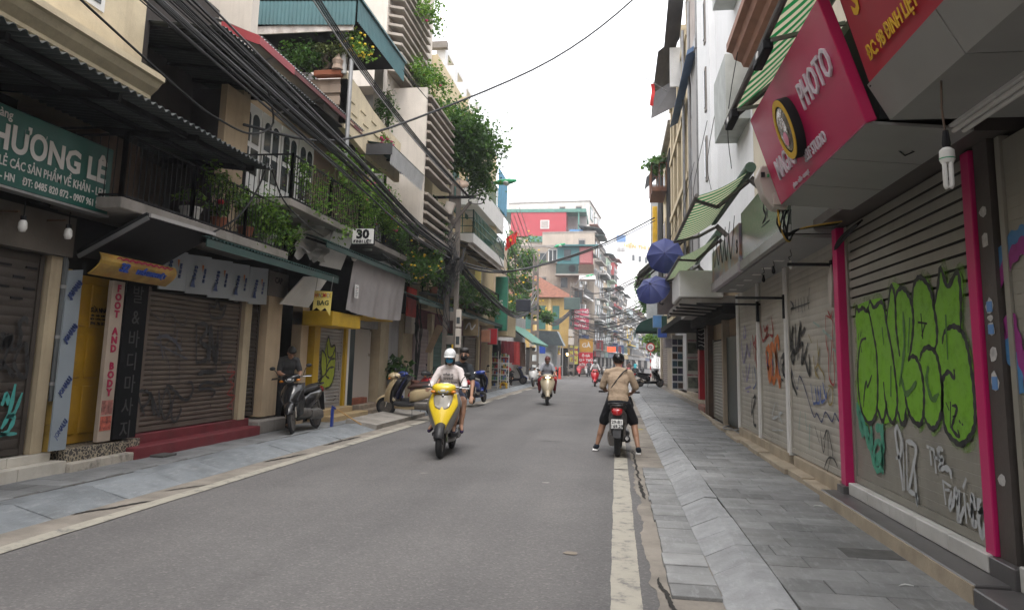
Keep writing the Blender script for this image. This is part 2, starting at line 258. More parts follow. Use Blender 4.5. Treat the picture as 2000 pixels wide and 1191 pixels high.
GRAF = {'pink_fill':[(2.482,0,'graf_green',[[(7.99,2.07),(7.94,2.19),(7.47,2.22),(7.19,2.2),(7.1,2.07),(6.97,2.32),(6.72,2.27),(6.51,2.14),(6.44,2.27),(6.31,2.31),(6.15,2.25),(6.09,2.05),(5.92,2.34),(5.82,2.21),(5.66,2.28),(5.59,2.18),(5.64,1.82),(5.55,1.72),(5.51,1.44),(5.52,1.21),(5.63,1.06),(5.8,1.02),(5.98,1.07),(6.05,1.19),(6.24,1.08),(6.38,1.14),(6.52,1.08),(6.74,1.17),(6.87,1.07),(7.0,1.1),(7.2,1.06),(7.35,1.04),(7.5,1.11),(7.74,0.99),(8.0,1.11),(8.04,1.43),(7.97,1.73)]])],'pink':[(2.482,0.045,'graf_black',[[(7.99,2.08),(7.95,2.19),(7.88,2.14),(7.75,2.16),(7.65,2.12),(7.6,2.14),(7.55,2.08)],[(7.69,1.85),(7.85,1.82),(7.96,1.64),(8.0,1.46),(7.98,1.25),(7.9,1.09),(7.71,1.01),(7.53,1.1),(7.46,1.23),(7.42,1.44),(7.42,1.71),(7.47,1.86),(7.54,2.04),(7.6,2.12)],[(7.61,2.1),(7.53,2.21),(7.43,2.14),(7.24,2.18),(7.16,2.12),(7.11,1.95),(7.02,1.72),(6.97,1.5),(6.95,1.33),(6.97,1.2),(7.07,1.07),(7.19,1.12),(7.25,1.27),(7.27,1.43)],[(7.47,1.18),(7.35,1.06),(7.25,1.16),(7.22,1.26)],[(7.11,2.0),(7.01,2.22),(6.96,2.3),(6.9,2.25),(6.88,2.13),(6.89,1.94),(6.87,1.79),(6.84,1.66)],[(6.88,2.1),(6.84,2.22),(6.72,2.26),(6.61,2.21),(6.53,2.12),(6.5,2.01),(6.52,1.88),(6.59,1.72),(6.66,1.62)],[(6.5,2.08),(6.47,2.23),(6.38,2.3),(6.3,2.3),(6.19,2.24),(6.12,2.15),(6.09,2.04),(6.06,1.9),(6.07,1.78),(6.12,1.71)],[(6.66,1.62),(6.58,1.66),(6.48,1.64),(6.4,1.54),(6.37,1.41),(6.38,1.29),(6.42,1.16),(6.5,1.1),(6.64,1.13),(6.73,1.22),(6.77,1.34),(6.79,1.43)],[(6.95,1.18),(6.89,1.08),(6.81,1.1),(6.76,1.22)],[(6.42,1.62),(6.37,1.69),(6.26,1.73),(6.13,1.7),(6.07,1.62),(6.04,1.5),(6.03,1.37),(6.06,1.25),(6.14,1.14),(6.24,1.09),(6.34,1.12),(6.4,1.18)],[(6.09,2.04),(6.0,2.19),(5.93,2.33),(5.83,2.18),(5.67,2.27),(5.63,2.18),(5.64,2.0),(5.67,1.83)],[(5.98,1.75),(5.94,1.83),(5.84,1.87),(5.74,1.87),(5.64,1.82),(5.58,1.72),(5.55,1.58),(5.53,1.44),(5.53,1.3),(5.55,1.18),(5.63,1.09),(5.77,1.02),(5.9,1.04),(6.01,1.1),(6.05,1.23),(6.03,1.4),(6.0,1.49),(5.9,1.54),(5.82,1.49),(5.81,1.56)]]),(2.482,0.03,'graf_black',[[(6.34,2.01),(6.33,1.8)],[(6.41,1.94),(6.23,1.92)],[(6.27,1.92),(6.35,1.82)],[(5.98,1.31),(5.93,1.25)],[(5.9,1.32),(5.93,1.12)],[(5.88,1.29),(5.8,1.28),(5.87,1.18),(5.9,1.12),(5.8,1.07),(5.81,1.12)],[(5.88,1.21),(5.82,1.22)],[(5.78,1.19),(5.76,1.17)],[(5.74,1.17),(5.72,1.16)],[(7.86,1.16),(7.82,1.3),(7.75,1.42),(7.71,1.37),(7.57,1.49)],[(7.84,1.71),(7.86,1.78)],[(7.93,1.84),(7.91,1.91)],[(7.86,1.87),(7.83,1.92)]]),(2.482,0.05,'graf_darkgreen',[[(7.23,1.94),(7.21,1.77)],[(6.71,2.05),(6.72,1.75),(6.88,1.4)],[(6.57,1.99),(6.65,1.69)],[(6.25,1.58),(6.3,1.47),(6.22,1.32),(6.09,1.37)],[(5.89,1.97),(5.9,1.63)],[(7.06,1.58),(7.1,1.3)],[(6.83,1.5),(6.74,1.34),(6.5,1.45)]]),(2.482,0.1,'graf_teal',[[(8.05,1.2),(7.99,1.01),(7.91,0.86)],[(7.98,1.12),(7.8,0.87),(7.69,0.75)],[(7.66,0.99),(7.65,0.76)],[(7.54,0.98),(7.38,0.98),(7.39,0.79),(7.59,0.66),(7.61,0.81)],[(7.79,0.98),(7.71,0.83)]]),(2.482,0.045,'graf_white',[[(7.05,0.76),(6.94,0.8),(6.9,0.94),(6.98,1.04),(7.03,0.96),(6.95,0.69),(6.92,0.5)],[(6.86,0.96),(6.89,0.51)],[(6.79,0.94),(6.82,0.52)],[(6.79,0.94),(6.59,0.91),(6.67,0.73),(6.8,0.52)],[(6.8,0.52),(6.63,0.51),(6.63,0.45),(6.64,0.73)],[(6.37,0.94),(6.25,0.93)],[(6.31,0.94),(6.3,0.8)],[(6.24,0.94),(6.22,0.75)],[(6.18,0.95),(6.16,0.87)],[(6.25,0.87),(6.16,0.87)],[(6.07,0.94),(6.14,0.95),(6.15,0.87),(6.08,0.88),(6.16,0.8),(6.09,0.81),(5.98,0.81),(5.96,0.75)],[(6.11,0.72),(6.08,0.54)],[(6.1,0.71),(5.97,0.69)],[(6.08,0.65),(6.0,0.66)],[(5.97,0.66),(6.02,0.53),(5.96,0.57),(5.89,0.69),(5.88,0.57)],[(5.84,0.69),(5.89,0.5),(5.87,0.47),(5.78,0.58)],[(5.78,0.71),(5.72,0.79)],[(5.77,0.68),(5.76,0.47)],[(5.73,0.62),(5.68,0.54),(5.65,0.69),(5.61,0.59)],[(5.66,0.63),(5.66,0.48),(5.6,0.52)],[(5.52,0.67),(5.56,0.66),(5.56,0.59),(5.5,0.62),(5.58,0.55),(5.54,0.42),(5.5,0.53)]]),(2.482,0.06,'graf_teal',[[(7.62,0.96),(7.71,0.8),(7.6,0.61),(7.47,0.6),(7.38,0.69),(7.4,0.83),(7.53,0.85),(7.63,0.71)],[(7.33,1.04),(7.39,0.77),(7.39,0.57)]])],'white1':[(2.482,0.06,'graf_black',[[(10.92,2.13),(10.91,1.78),(10.72,2.12),(10.8,1.94),(10.69,1.64)],[(10.58,2.15),(10.59,1.73),(10.32,2.12),(10.51,1.64)],[(10.31,2.18),(10.29,1.99),(10.07,2.07)],[(10.93,1.69),(10.68,1.78),(10.79,1.6),(10.92,1.71)],[(10.44,1.82),(10.22,1.86),(10.3,1.58),(9.93,1.87)],[(10.16,1.68),(9.91,1.44),(9.91,1.72)],[(10.9,1.51),(10.88,1.33),(10.62,1.16)]]),(2.482,0.025,'graf_navy',[[(10.94,1.55),(10.61,1.25),(10.5,1.38),(10.41,1.42),(10.21,1.3),(9.79,0.94),(9.63,0.98),(9.43,0.89),(9.24,1.02),(8.99,0.93),(8.86,1.03),(8.71,0.96),(8.6,1.14),(8.56,1.22)]]),(2.482,0.04,'graf_grey',[[(10.82,2.49),(10.75,2.28)],[(10.82,2.49),(10.64,2.4),(10.79,2.37)],[(10.53,2.49),(10.51,2.31)],[(10.35,2.48),(10.38,2.3)],[(10.22,2.48),(10.16,2.28)],[(10.05,2.48),(10.04,2.29)],[(9.89,2.47),(9.83,2.3)],[(10.83,2.37),(9.78,2.38)],[(9.76,2.58),(9.82,2.4)]]),(2.482,0.03,'graf_red',[[(9.07,2.17),(9.09,1.86),(9.02,1.71),(9.02,1.43),(8.83,1.37),(8.81,1.71),(8.83,1.93),(8.8,2.09),(9.07,2.17)],[(8.98,2.22),(8.86,2.14),(8.79,2.21)],[(8.89,1.93),(8.88,1.78),(8.93,1.62)]]),(2.482,0.03,'graf_ochre',[[(9.88,1.97),(9.74,1.86)],[(9.47,1.9),(9.47,1.62),(9.63,1.52),(9.57,1.42)],[(9.38,1.78),(9.48,1.6),(9.25,1.47),(9.23,1.37)],[(9.07,1.34),(8.91,1.31),(8.93,1.16),(9.06,1.12),(9.11,1.23),(9.0,1.32)],[(9.68,1.7),(9.63,1.52),(9.47,1.41)]]),(2.482,0.04,'graf_blue',[[(9.85,1.34),(9.77,1.1)],[(9.66,1.32),(9.61,1.13),(9.77,1.09)],[(9.55,1.32),(9.47,1.13),(9.62,1.11)],[(9.41,1.33),(9.4,1.14),(9.22,1.17)],[(9.3,1.37),(9.19,1.19),(9.14,1.26)]]),(2.482,0.025,'graf_black',[[(9.73,0.82),(9.54,0.63)],[(9.48,0.79),(9.38,0.53),(9.24,0.81)],[(9.36,0.69),(9.17,0.81),(9.18,0.52)],[(9.14,0.82),(9.01,0.61),(8.99,0.52)],[(9.37,0.35),(9.18,0.49),(8.96,0.51),(8.82,0.44)],[(9.24,0.33),(9.08,0.51)]]),(2.482,0.06,'graf_paleteal',[[(10.43,0.96),(10.55,0.69)],[(10.18,0.95),(10.13,0.73)],[(9.96,0.82),(10.04,0.49)],[(9.21,2.0),(8.83,1.88)],[(8.85,1.77),(8.61,1.71)],[(9.63,2.12),(9.34,2.05)]])],'white2':[(2.482,0.05,'graf_red',[[(13.08,2.26),(12.91,1.98),(12.56,2.07)],[(12.8,2.24),(12.68,2.13),(12.47,2.24)],[(12.41,2.21),(12.63,2.02),(12.37,2.07)],[(12.15,2.34),(12.06,2.05),(12.31,2.06)],[(12.12,2.06),(12.12,1.93)]]),(2.482,0.13,'graf_orange',[[(12.66,1.81),(12.56,1.6),(12.41,1.26)],[(12.66,1.82),(12.4,1.83),(12.36,1.62),(12.56,1.57),(12.33,1.44),(12.37,1.29)],[(12.26,1.92),(12.21,1.6),(12.17,1.27)],[(12.26,1.93),(11.93,1.75),(11.91,1.45),(12.17,1.27)],[(11.67,1.79),(11.72,1.97),(11.91,1.9),(11.84,1.55),(11.7,1.28),(11.63,1.41)]]),(2.482,0.08,'graf_blue',[[(12.59,1.73),(12.54,1.55)],[(12.17,1.67),(12.19,1.4)],[(11.73,1.65),(11.69,1.45)]]),(2.482,0.07,'graf_black',[[(11.54,1.67),(11.27,1.72),(11.46,1.5),(11.26,1.39)],[(11.5,1.57),(11.24,1.6)],[(11.59,1.7),(11.52,1.45)],[(11.28,1.69),(11.42,1.41)],[(11.59,1.36),(11.41,1.34)]]),(2.482,0.04,'graf_white',[[(12.03,0.98),(12.3,0.73),(11.83,0.79)],[(11.85,1.01),(11.78,0.7)],[(11.54,0.86),(11.77,0.82),(11.57,0.69)],[(12.33,0.53),(11.53,0.6)]])],'white3':[(2.482,0.06,'graf_purple',[[(14.67,2.34),(14.79,2.1),(14.52,2.15),(14.67,2.34)],[(15.07,2.1),(14.86,1.6),(14.45,1.96),(14.66,1.69)],[(14.45,1.99),(14.23,1.72),(14.03,2.01)],[(14.59,1.6),(14.55,1.26),(14.16,1.6)],[(15.06,1.47),(14.73,1.23)],[(14.74,1.1),(14.14,1.17)],[(14.57,1.05),(14.31,1.07)]]),(2.482,0.06,'graf_red',[[(13.85,2.12),(13.72,1.94),(13.47,2.08),(13.59,1.77),(13.41,1.37)],[(13.79,1.94),(13.43,1.82)],[(13.85,2.12),(13.68,1.63)]]),(2.482,0.06,'graf_black',[[(14.0,0.98),(14.12,0.66),(13.69,1.0),(13.92,0.96)],[(13.96,0.73),(13.91,0.5),(13.68,0.49)]]),(2.482,0.04,'graf_blue',[[(13.93,1.54),(13.89,1.25)],[(13.77,1.57),(13.58,1.26),(13.9,1.13)]])],'near':[(2.482,0.12,'graf_skyblue',[[(4.46,2.41),(4.6,2.42),(4.76,2.39),(4.91,2.36),(5.11,2.23),(5.27,2.02),(5.08,1.76),(4.96,1.57),(4.92,1.42)]]),(2.482,0.1,'graf_magenta',[[(4.47,2.35),(4.61,2.36),(4.77,2.33),(4.9,2.28),(5.04,2.19),(5.19,2.02),(5.08,1.79),(4.99,1.89),(4.93,1.75),(4.87,1.57),(4.82,1.42)]]),(2.482,0.08,'graf_magenta',[[(4.54,1.84),(4.65,1.96),(4.81,1.97)],[(4.45,2.25),(4.63,2.25)]])],'left':[(-6.66,0.075,'graf_black',[[(10.66,2.0),(10.75,1.39)],[(10.66,2.0),(10.91,2.02),(10.97,1.91),(10.81,1.74),(11.02,1.64),(11.03,1.45),(10.75,1.39)],[(11.12,1.39),(11.07,2.0),(11.32,1.37),(11.3,2.01)],[(11.43,1.96),(11.49,1.39)],[(11.43,1.98),(11.78,1.99)],[(11.49,1.39),(11.82,1.41)],[(11.12,1.64),(11.35,1.67)],[(10.81,1.21),(11.03,1.25),(11.34,1.24)],[(11.34,1.24),(11.34,1.37)]]),(-6.66,0.046,'graf_black',[[(10.96,2.36),(11.06,2.15),(11.28,2.14),(11.4,2.17),(11.49,2.36),(11.34,2.3),(11.22,2.43),(11.14,2.31),(10.96,2.36)],[(11.54,1.19),(11.68,1.08),(11.53,1.03),(11.05,1.08),(10.88,0.98),(11.22,0.97),(11.37,0.9),(11.24,0.82)],[(11.26,0.72),(11.26,0.68)],[(9.59,0.64),(9.42,0.87),(9.39,0.98),(9.5,1.0),(9.65,0.95),(9.61,0.82),(9.45,0.75)],[(9.66,0.99),(9.74,0.76),(9.8,0.63)],[(9.68,0.95),(9.91,0.62),(9.85,1.0)],[(9.96,0.81),(10.01,0.99),(10.11,0.93),(10.17,0.76),(10.13,0.61),(10.04,0.58),(9.95,0.71),(9.96,0.81)],[(10.0,1.01),(10.07,1.06),(10.26,0.96),(10.45,0.84),(10.62,0.83),(10.72,0.97),(10.65,1.09),(10.56,1.09)],[(10.27,0.94),(10.2,0.75),(10.23,0.56),(10.33,0.51),(10.44,0.66),(10.41,0.74)]]),(-6.66,0.02,'graf_grey',[[(10.06,2.15),(10.1,1.84),(9.88,1.6),(10.04,1.37),(10.08,1.1)],[(10.29,1.82),(10.3,1.41),(10.33,1.06)],[(9.65,1.54),(9.66,1.06)],[(9.42,1.56),(9.67,1.54)],[(9.47,2.18),(9.57,2.08),(9.79,2.01),(9.84,2.13),(10.0,2.12),(10.11,2.03),(10.35,1.97),(10.39,2.13),(10.6,2.12)],[(10.49,1.91),(10.54,1.61)],[(9.43,2.01),(9.59,1.93)]]),(-6.66,0.05,'graf_slate',[[(9.68,1.75),(9.92,1.79),(10.16,1.7),(10.34,1.57)],[(9.72,1.86),(9.88,1.45)],[(10.16,1.9),(10.19,1.49)],[(9.63,1.69),(10.49,1.45)]]),(-6.66,0.02,'graf_red',[[(11.77,1.37),(11.7,1.24),(11.96,1.23),(11.76,1.1),(11.95,1.01),(11.76,0.86),(12.02,0.81),(11.79,0.64),(11.97,0.59)],[(11.81,1.35),(11.95,0.59)]])],'left0':[(-6.66,0.05,'graf_black',[[(6.98,1.7),(7.03,1.7),(7.03,1.55),(7.08,1.7),(7.1,1.55),(7.13,1.71),(7.15,1.55),(7.22,1.55)],[(7.33,1.83),(7.3,1.9),(7.22,1.84),(7.26,1.68),(7.24,1.57),(7.34,1.6),(7.4,1.29),(7.34,1.23),(7.21,1.39),(7.26,1.54)],[(7.02,1.43),(7.21,1.26),(7.23,1.24)],[(7.1,1.53),(7.05,1.32)]]),(-6.66,0.05,'graf_turq',[[(7.11,0.93),(7.16,1.06),(7.19,0.93)],[(7.26,1.16),(7.22,0.84),(7.14,0.68)],[(7.37,1.06),(7.29,0.84),(7.21,0.81),(7.3,0.79),(7.23,0.64),(7.14,0.62),(7.36,0.61)]])],'bag_fill':[(-6.66,0,'graf_lime',[[(15.68,1.68),(15.85,1.64),(15.95,1.86),(16.04,1.99),(16.21,1.78),(16.45,1.79),(16.51,1.54),(16.52,1.32),(16.52,1.1),(16.41,0.91),(16.11,0.82),(15.83,0.88),(15.63,0.96),(15.77,1.06),(15.7,1.32),(15.7,1.53)]])],'bag':[(-6.66,0.05,'graf_black',[[(15.68,1.68),(15.86,1.61),(15.98,1.46),(15.99,1.16),(15.62,1.01)],[(15.96,1.83),(16.07,1.54),(16.31,1.54),(16.48,1.76)],[(16.5,1.49),(16.22,1.46),(16.04,1.3),(16.06,1.16)],[(16.46,1.29),(16.18,1.27),(16.0,1.11),(16.22,1.03)],[(16.52,1.32),(16.49,1.08),(16.31,0.86),(15.98,0.8)],[(15.68,1.68),(15.7,1.32),(15.79,1.06),(15.63,0.96)],[(15.95,1.86),(16.04,1.99),(16.21,1.77),(16.45,1.79),(16.53,1.43)],[(16.62,1.65),(16.68,1.49)],[(16.73,1.43),(16.75,1.21)],[(16.56,0.61),(16.7,0.6)],[(16.5,0.51),(16.68,0.55)]])]}
# ================================================================= ground, road, kerbs, pavements
def asphalt(nt, N, L, b):
    P = N.new('ShaderNodeNewGeometry').outputs['Position']
    def nz(s, d=4, r=.55):
        n = N.new('ShaderNodeTexNoise'); n.inputs['Scale'].default_value = s; n.inputs['Detail'].default_value = d; n.inputs['Roughness'].default_value = r; L.new(P, n.inputs['Vector']); return n.outputs[0]
    def ramp(v, st):
        r = N.new('ShaderNodeValToRGB'); L.new(v, r.inputs[0]); e = r.color_ramp.elements
        e[0].position, e[0].color = st[0][0], (*st[0][1], 1); e[1].position, e[1].color = st[-1][0], (*st[-1][1], 1)
        for p, c in st[1:-1]: x = e.new(p); x.color = (*c, 1)
        return r.outputs[0]
    def mx(f, a, c, bt='MIX'):
        x = N.new('ShaderNodeMix'); x.data_type = 'RGBA'; x.blend_type = bt
        if hasattr(f, 'links'): L.new(f, x.inputs[0])
        else: x.inputs[0].default_value = f
        for s, i in ((a, 6), (c, 7)):
            if hasattr(s, 'links'): L.new(s, x.inputs[i])
            else: x.inputs[i].default_value = (*s, 1)
        return x.outputs[2]
    broad = ramp(nz(.45, 5), [(.3, (.097, .093, .0925)), (.5, (.111, .1065, .1055)), (.7, (.127, .1225, .1205))])
    mp = N.new('ShaderNodeMapping'); mp.inputs['Scale'].default_value = (1.1, .06, 1); L.new(P, mp.inputs['Vector'])
    tr = N.new('ShaderNodeTexNoise'); tr.inputs['Scale'].default_value = 1.2; tr.inputs['Detail'].default_value = 4; L.new(mp.outputs[0], tr.inputs['Vector'])
    c = mx(1., broad, ramp(tr.outputs[0], [(.3, (.84, .84, .845)), (.5, (1, 1, 1)), (.7, (1.13, 1.125, 1.115))]), 'MULTIPLY')
    v = N.new('ShaderNodeTexVoronoi'); v.inputs['Scale'].default_value = 62; L.new(P, v.inputs['Vector'])
    sep = N.new('ShaderNodeSeparateColor'); L.new(v.outputs['Color'], sep.inputs[0])
    c = mx(.55, c, ramp(sep.outputs[0], [(0., (.7, .7, .7)), (.5, (.98, .98, .98)), (.86, (1.12, 1.12, 1.12)), (1., (1.75, 1.72, 1.66))]), 'MULTIPLY')
    spots = ramp(nz(5.5, 2), [(.66, (0, 0, 0)), (.71, (1, 1, 1))]); spots2 = ramp(nz(1.7, 6, .7), [(.62, (0, 0, 0)), (.7, (.6, .6, .6))])
    c = mx(spots2, c, (.078, .074, .073)); c = mx(ramp(nz(2.1, 9, .8), [(.66, (0, 0, 0)), (.69, (.7, .7, .7))]), c, (.16, .153, .145))
    L.new(c, b.inputs['Base Color']); b.inputs['Roughness'].default_value = .78; b.inputs['Specular IOR Level'].default_value = .35
    bn = N.new('ShaderNodeBump'); bn.inputs['Strength'].default_value = .45; bn.inputs['Distance'].default_value = .008
    L.new(v.outputs['Distance'], bn.inputs['Height']); L.new(bn.outputs[0], b.inputs['Normal'])
m_road = node_mat('worn_asphalt', asphalt)
def line_paint(nt, N, L, b):
    P = N.new('ShaderNodeNewGeometry').outputs['Position']
    n = N.new('ShaderNodeTexNoise'); n.inputs['Scale'].default_value = 5; n.inputs['Detail'].default_value = 9; n.inputs['Roughness'].default_value = .72; L.new(P, n.inputs['Vector'])
    r = N.new('ShaderNodeValToRGB'); L.new(n.outputs[0], r.inputs[0]); e = r.color_ramp.elements
    e[0].position = .36; e[0].color = (.13, .125, .12, 1); e[1].position = .47; e[1].color = (.30, .28, .235, 1)
    x = e.new(.75); x.color = (.36, .335, .28, 1)
    L.new(r.outputs[0], b.inputs['Base Color']); b.inputs['Roughness'].default_value = .8
m_line = node_mat('worn_line_paint', line_paint)
m_dusty = M('dusty_concrete', (.235, .21, .18), .9, .3, 2.2, .4, 90, dirt=.75, dirtcol=(.13, .118, .105))
m_slab = M('bluestone_paving', (.212, .214, .213), .62, .3, 3.2, .35, 70, dirt=.55, dirtcol=(.155, .15, .14), rnd=.24, scuff=.5)
m_slabL = M('bluestone_paving_pale', (.185, .190, .194), .7, .25, 2.2, .3, 70, dirt=.5, dirtcol=(.11, .108, .104), rnd=.16, scuff=.35)
m_kerb = M('kerb_stone', (.27, .275, .28), .75, .2, 5, .5, 45, dirt=.4, dirtcol=(.20, .197, .19), rnd=.08, scuff=.7)
m_kerbL = M('kerb_stone_blue', (.19, .207, .222), .65, .25, 3, .5, 50, dirt=.45, dirtcol=(.12, .122, .122), rnd=.12, scuff=.5)
m_joint = M('joint_dirt', (.11, .105, .098), .95, .3, 8, .3, 80)
m_crack = plain('crack_dark', (.025, .023, .021), .95)

def bend(y): return max(0., y - 70) * .10
g = MB().quad((-700, -300, -.03), (700, -300, -.03), (700, 1200, -.03), (-700, 1200, -.03)).build('ground', m_dusty); tag(g, kind='structure')
rd = MB(); ys = [-6, 10, 30, 50, 62] + list(range(70, 330, 10))
rd.grid(lambda u, v: ((lambda y: (-5.3 + u * 6.15 + bend(y), y, 0.))(ys[min(int(round(v * (len(ys) - 1))), len(ys) - 1)])), 4, len(ys) - 1)
rd.quad((-60, 57, -.004), (-5.2, 57, -.004), (-5.2, 76, -.004), (-60, 76, -.004))
road = rd.build('road', m_road); tag(road, kind='structure')
# dusty gutters on either side of the carriageway
gt = MB(); rr = random.Random(3)
def ragged(mb, x0, x1, y0, y1, z, step=.18, jl=.03, jr=.03):
    n = int((y1 - y0) / step); L0 = []; R0 = []
    for i in range(n + 1):
        y = y0 + (y1 - y0) * i / n; wob = mnoise.noise((x0, y * 1.3, 2)) + .5 * mnoise.noise((x0, y * 4.1, 6)); L0.append((x0 + jl * 1.6 * wob + rr.uniform(-jl, jl) * .25, y, z)); R0.append((x1 + jr * 1.6 * mnoise.noise((x1, y * 1.7, 9)) + rr.uniform(-jr, jr) * .5, y, z))
    mb.add(L0 + R0, [(i, n + 1 + i, n + 2 + i, i + 1) for i in range(n)])
ragged(gt, .25, .80, -3, 60, .004, .08, .04, 0); ragged(gt, -5.2, -4.76, -3, 56, .004, jr=.02, jl=0)
o = gt.build('gutter', m_dusty, road)
# edge lines
for x0, x1, spans in ((-.04, .165, ((2.5, 10.9), (10.98, 12.3), (12.36, 19.5))), (-4.80, -4.63, ((2.8, 12.4), (12.5, 16.4), (16.6, 22.5), (23.6, 27.2), (28.6, 31.0), (33, 36), (38, 41)))):
    for a, b_ in spans:
        q = MB(); ragged(q, x0, x1, a, b_, .008, .035, .006, .006); q.build('edge_line', m_line, road)
# cracks and pot-holes, patches
def crack(pts, w):
    q = MB(); ribbon(q, pts, w, lambda a, c: (a, c, .011), 4, .2); q.build('crack', m_crack, road)
def jag(x, y, dx, dy, n, j): return [(x + dx * i / n + rr.uniform(-j, j), y + dy * i / n + rr.uniform(-j, j)) for i in range(n + 1)]
crack(jag(.27, 13.4, .03, -3.6, 30, .02), .028); crack(jag(.30, 9.9, .02, -1.2, 14, .014), .04); crack(jag(.34, 12.4, .36, .05, 6, .02), .02)
crack(jag(.36, 13.9, .34, -.1, 5, .02), .03); crack(jag(-5.1, 6.4, .3, .8, 7, .02), .05); crack(jag(-5.08, 10.1, .2, 1.0, 7, .03), .06); crack(jag(-5.05, 12.2, .1, 1.6, 8, .03), .08)
crack(jag(.30, 5.6, .1, -1.2, 14, .012), .03); crack(jag(-5.05, 7.7, .28, .5, 6, .02), .03); crack(jag(-1.9, 27.6, 1.2, .1, 8, .03), .05); crack(jag(-2.1, 21.2, 1., .05, 8, .02), .04); crack(jag(-1.5, 14.3, .45, -.05, 5, .01), .03)
for (x, y, rx, ry, c) in ((-.37, 6.15, .055, .05, (.21, .18, .145)), (-2.6, 9.8, .06, .04, (.2, .19, .18)), (-.9, 9.5, .05, .03, (.3, .29, .27)), (.5, 17.6, .16, .12, (.36, .30, .03))):
    q = MB(); n = 40; q.quad(*[(x + rx * math.cos(t * 6.283 / n) * (1 + .5 * mnoise.noise((x, t * .3, 1))) * rr.uniform(.93, 1.07), y + ry * math.sin(t * 6.283 / n) * (1 + .5 * mnoise.noise((y, t * .3, 5))) * rr.uniform(.93, 1.07), .006) for t in range(n)])
    q.build('road_patch' if c[2] > .1 else 'yellow_mark', plain('patch_%d' % int(c[0] * 1000), c, .9), road)
# kerbs: sloped stones
def stone_row(name, xb, xt, zt, y0, y1, L0, mat, parent, jit=.02):
    y = y0; prot = []
    for k in range(4):
        q = MB(); n = 5; w = L0 - .012
        a = [(xb, .006), (xt - (xt - xb) * .06, zt - .006), (xt + (xt - xb) * .03, zt + .001), (xt + (xt - xb) * .54, zt + .002), (xt + (xt - xb) * .54, -.05), (xb, -.05)]
        rk = random.Random(k)
        ja = [(x + rk.uniform(-.006, .006), z + rk.uniform(-.005, .005)) for x, z in a]; jb = [(x + rk.uniform(-.006, .006), z + rk.uniform(-.005, .005)) for x, z in a]
        m_ = len(a); q.add([(x, 0, z) for x, z in ja] + [(x, w, z) for x, z in jb], [tuple(range(m_)), tuple(range(m_, 2 * m_))[::-1]] + [(i, i + m_, (i + 1) % m_ + m_, (i + 1) % m_) for i in range(m_)])
        prot.append(q.mesh(name, mat, False, .004))
    k = 0
    while y < y1:
        o = link(name, prot[rr.randrange(4)], parent); o.location = (rr.uniform(-jit, jit) * .4, y, rr.uniform(-.006, .004)); o.rotation_euler[2] = rr.uniform(-.006, .006); y += L0; k += 1
kr = MB().box(.93, 1.1, -3, 60, -.05, .085).build('kerb_right', m_joint); tag(kr, kind='structure')
stone_row('kerb_stone', .70, .95, .115, -1.5, 59, .52, m_kerb, kr)
kl = MB().box(-6.0, -5.6, -1, 56, -.05, .085).build('kerb_left', m_joint); tag(kl, kind='structure')
stone_row('kerb_stone', -5.12, -5.55, .115, 2.2, 15.2, 1.0, m_kerbL, kl); stone_row('kerb_stone', -5.12, -5.5, .11, 19.2, 56, .9, m_kerbL, kl)
# lowered driveway in the left kerb
q = MB(); q.grid(lambda u, v: (-5.12 - .7 * u, 15.2 + 4 * v, .004 + .105 * u), 4, 8, .1); q.build('ramp', M('ramp_concrete', (.27, .25, .225), .9, .25, 2, .3, 60, dirt=.4), kl)
# paving
def paving(name, bed, x0, x1, y0, y1, mat, zz, sx=.6, sy=.3, limit=300):
    q = MB().box(x0, x1, y0, y1, -.05, zz - .008).build(name, m_joint); tag(q, kind='structure')
    metas = {}
    def slab_mesh(w):
        w = round(w, 2)
        if w not in metas: metas[w] = MB().box(0, w - .005, 0, sy - .005, -.04, 0).mesh('paving_slab', mat, False, .003)
        return metas[w]
    n = 0; y = y0; row = 0; rest = MB()
    while y < y1:
        x = x0; first = (row % 2) * sx * .5 + rr.choice((0, 0, .12))
        while x < x1 - .05:
            w = min((first if (first > .1 and x == x0) else sx), x1 - x)
            z = zz + rr.uniform(-.0015, .003)
            if n < limit and w > .08: o = link('paving_slab', slab_mesh(w), q); o.location = (x, y, z); o.rotation_euler = (rr.uniform(-.003, .003), rr.uniform(-.003, .003), rr.uniform(-.003, .003)); n += 1
            elif w > .08: rest.box(x, x + w - .008, y, y + sy - .008, zz - .03, z)
            x += w
        y += sy; row += 1
    if rest.v: o = rest.build('distant_slabs', mat, q); o['kind'] = 'stuff'
    return q
pr = paving('pavement_right', None, 1.094, 2.62, 2.4, 60, m_slab, .12)
q = MB().box(2.6, 3.6, 15.5, 60, -.05, .116).build('pavement_edge', m_dusty, pr)
pl_ = paving('pavement_left', None, -6.66, -5.80, 3.6, 56, m_slabL, .118, .55, .32)
q = MB().box(-7.4, -6.66, 3.6, 56, -.05, .112).build('pavement_edge', m_dusty, pl_)
# loose drain slabs in the right gutter
gs = thing('gutter_cover', 'row of flat grey stone slabs covering the drain beside the right kerb', 'drain cover', (.52, 8, 0))
y = 5.15
while y < 10.9:
    L0 = rr.choice((.22, .24, .27, .34)); q = MB().box(.37 + rr.uniform(-.012, .012), .695, y, y + L0 - .012, -.01, .03 + rr.uniform(-.004, .006)); q.build('drain_slab', m_slab, gs, False, .004); y += L0
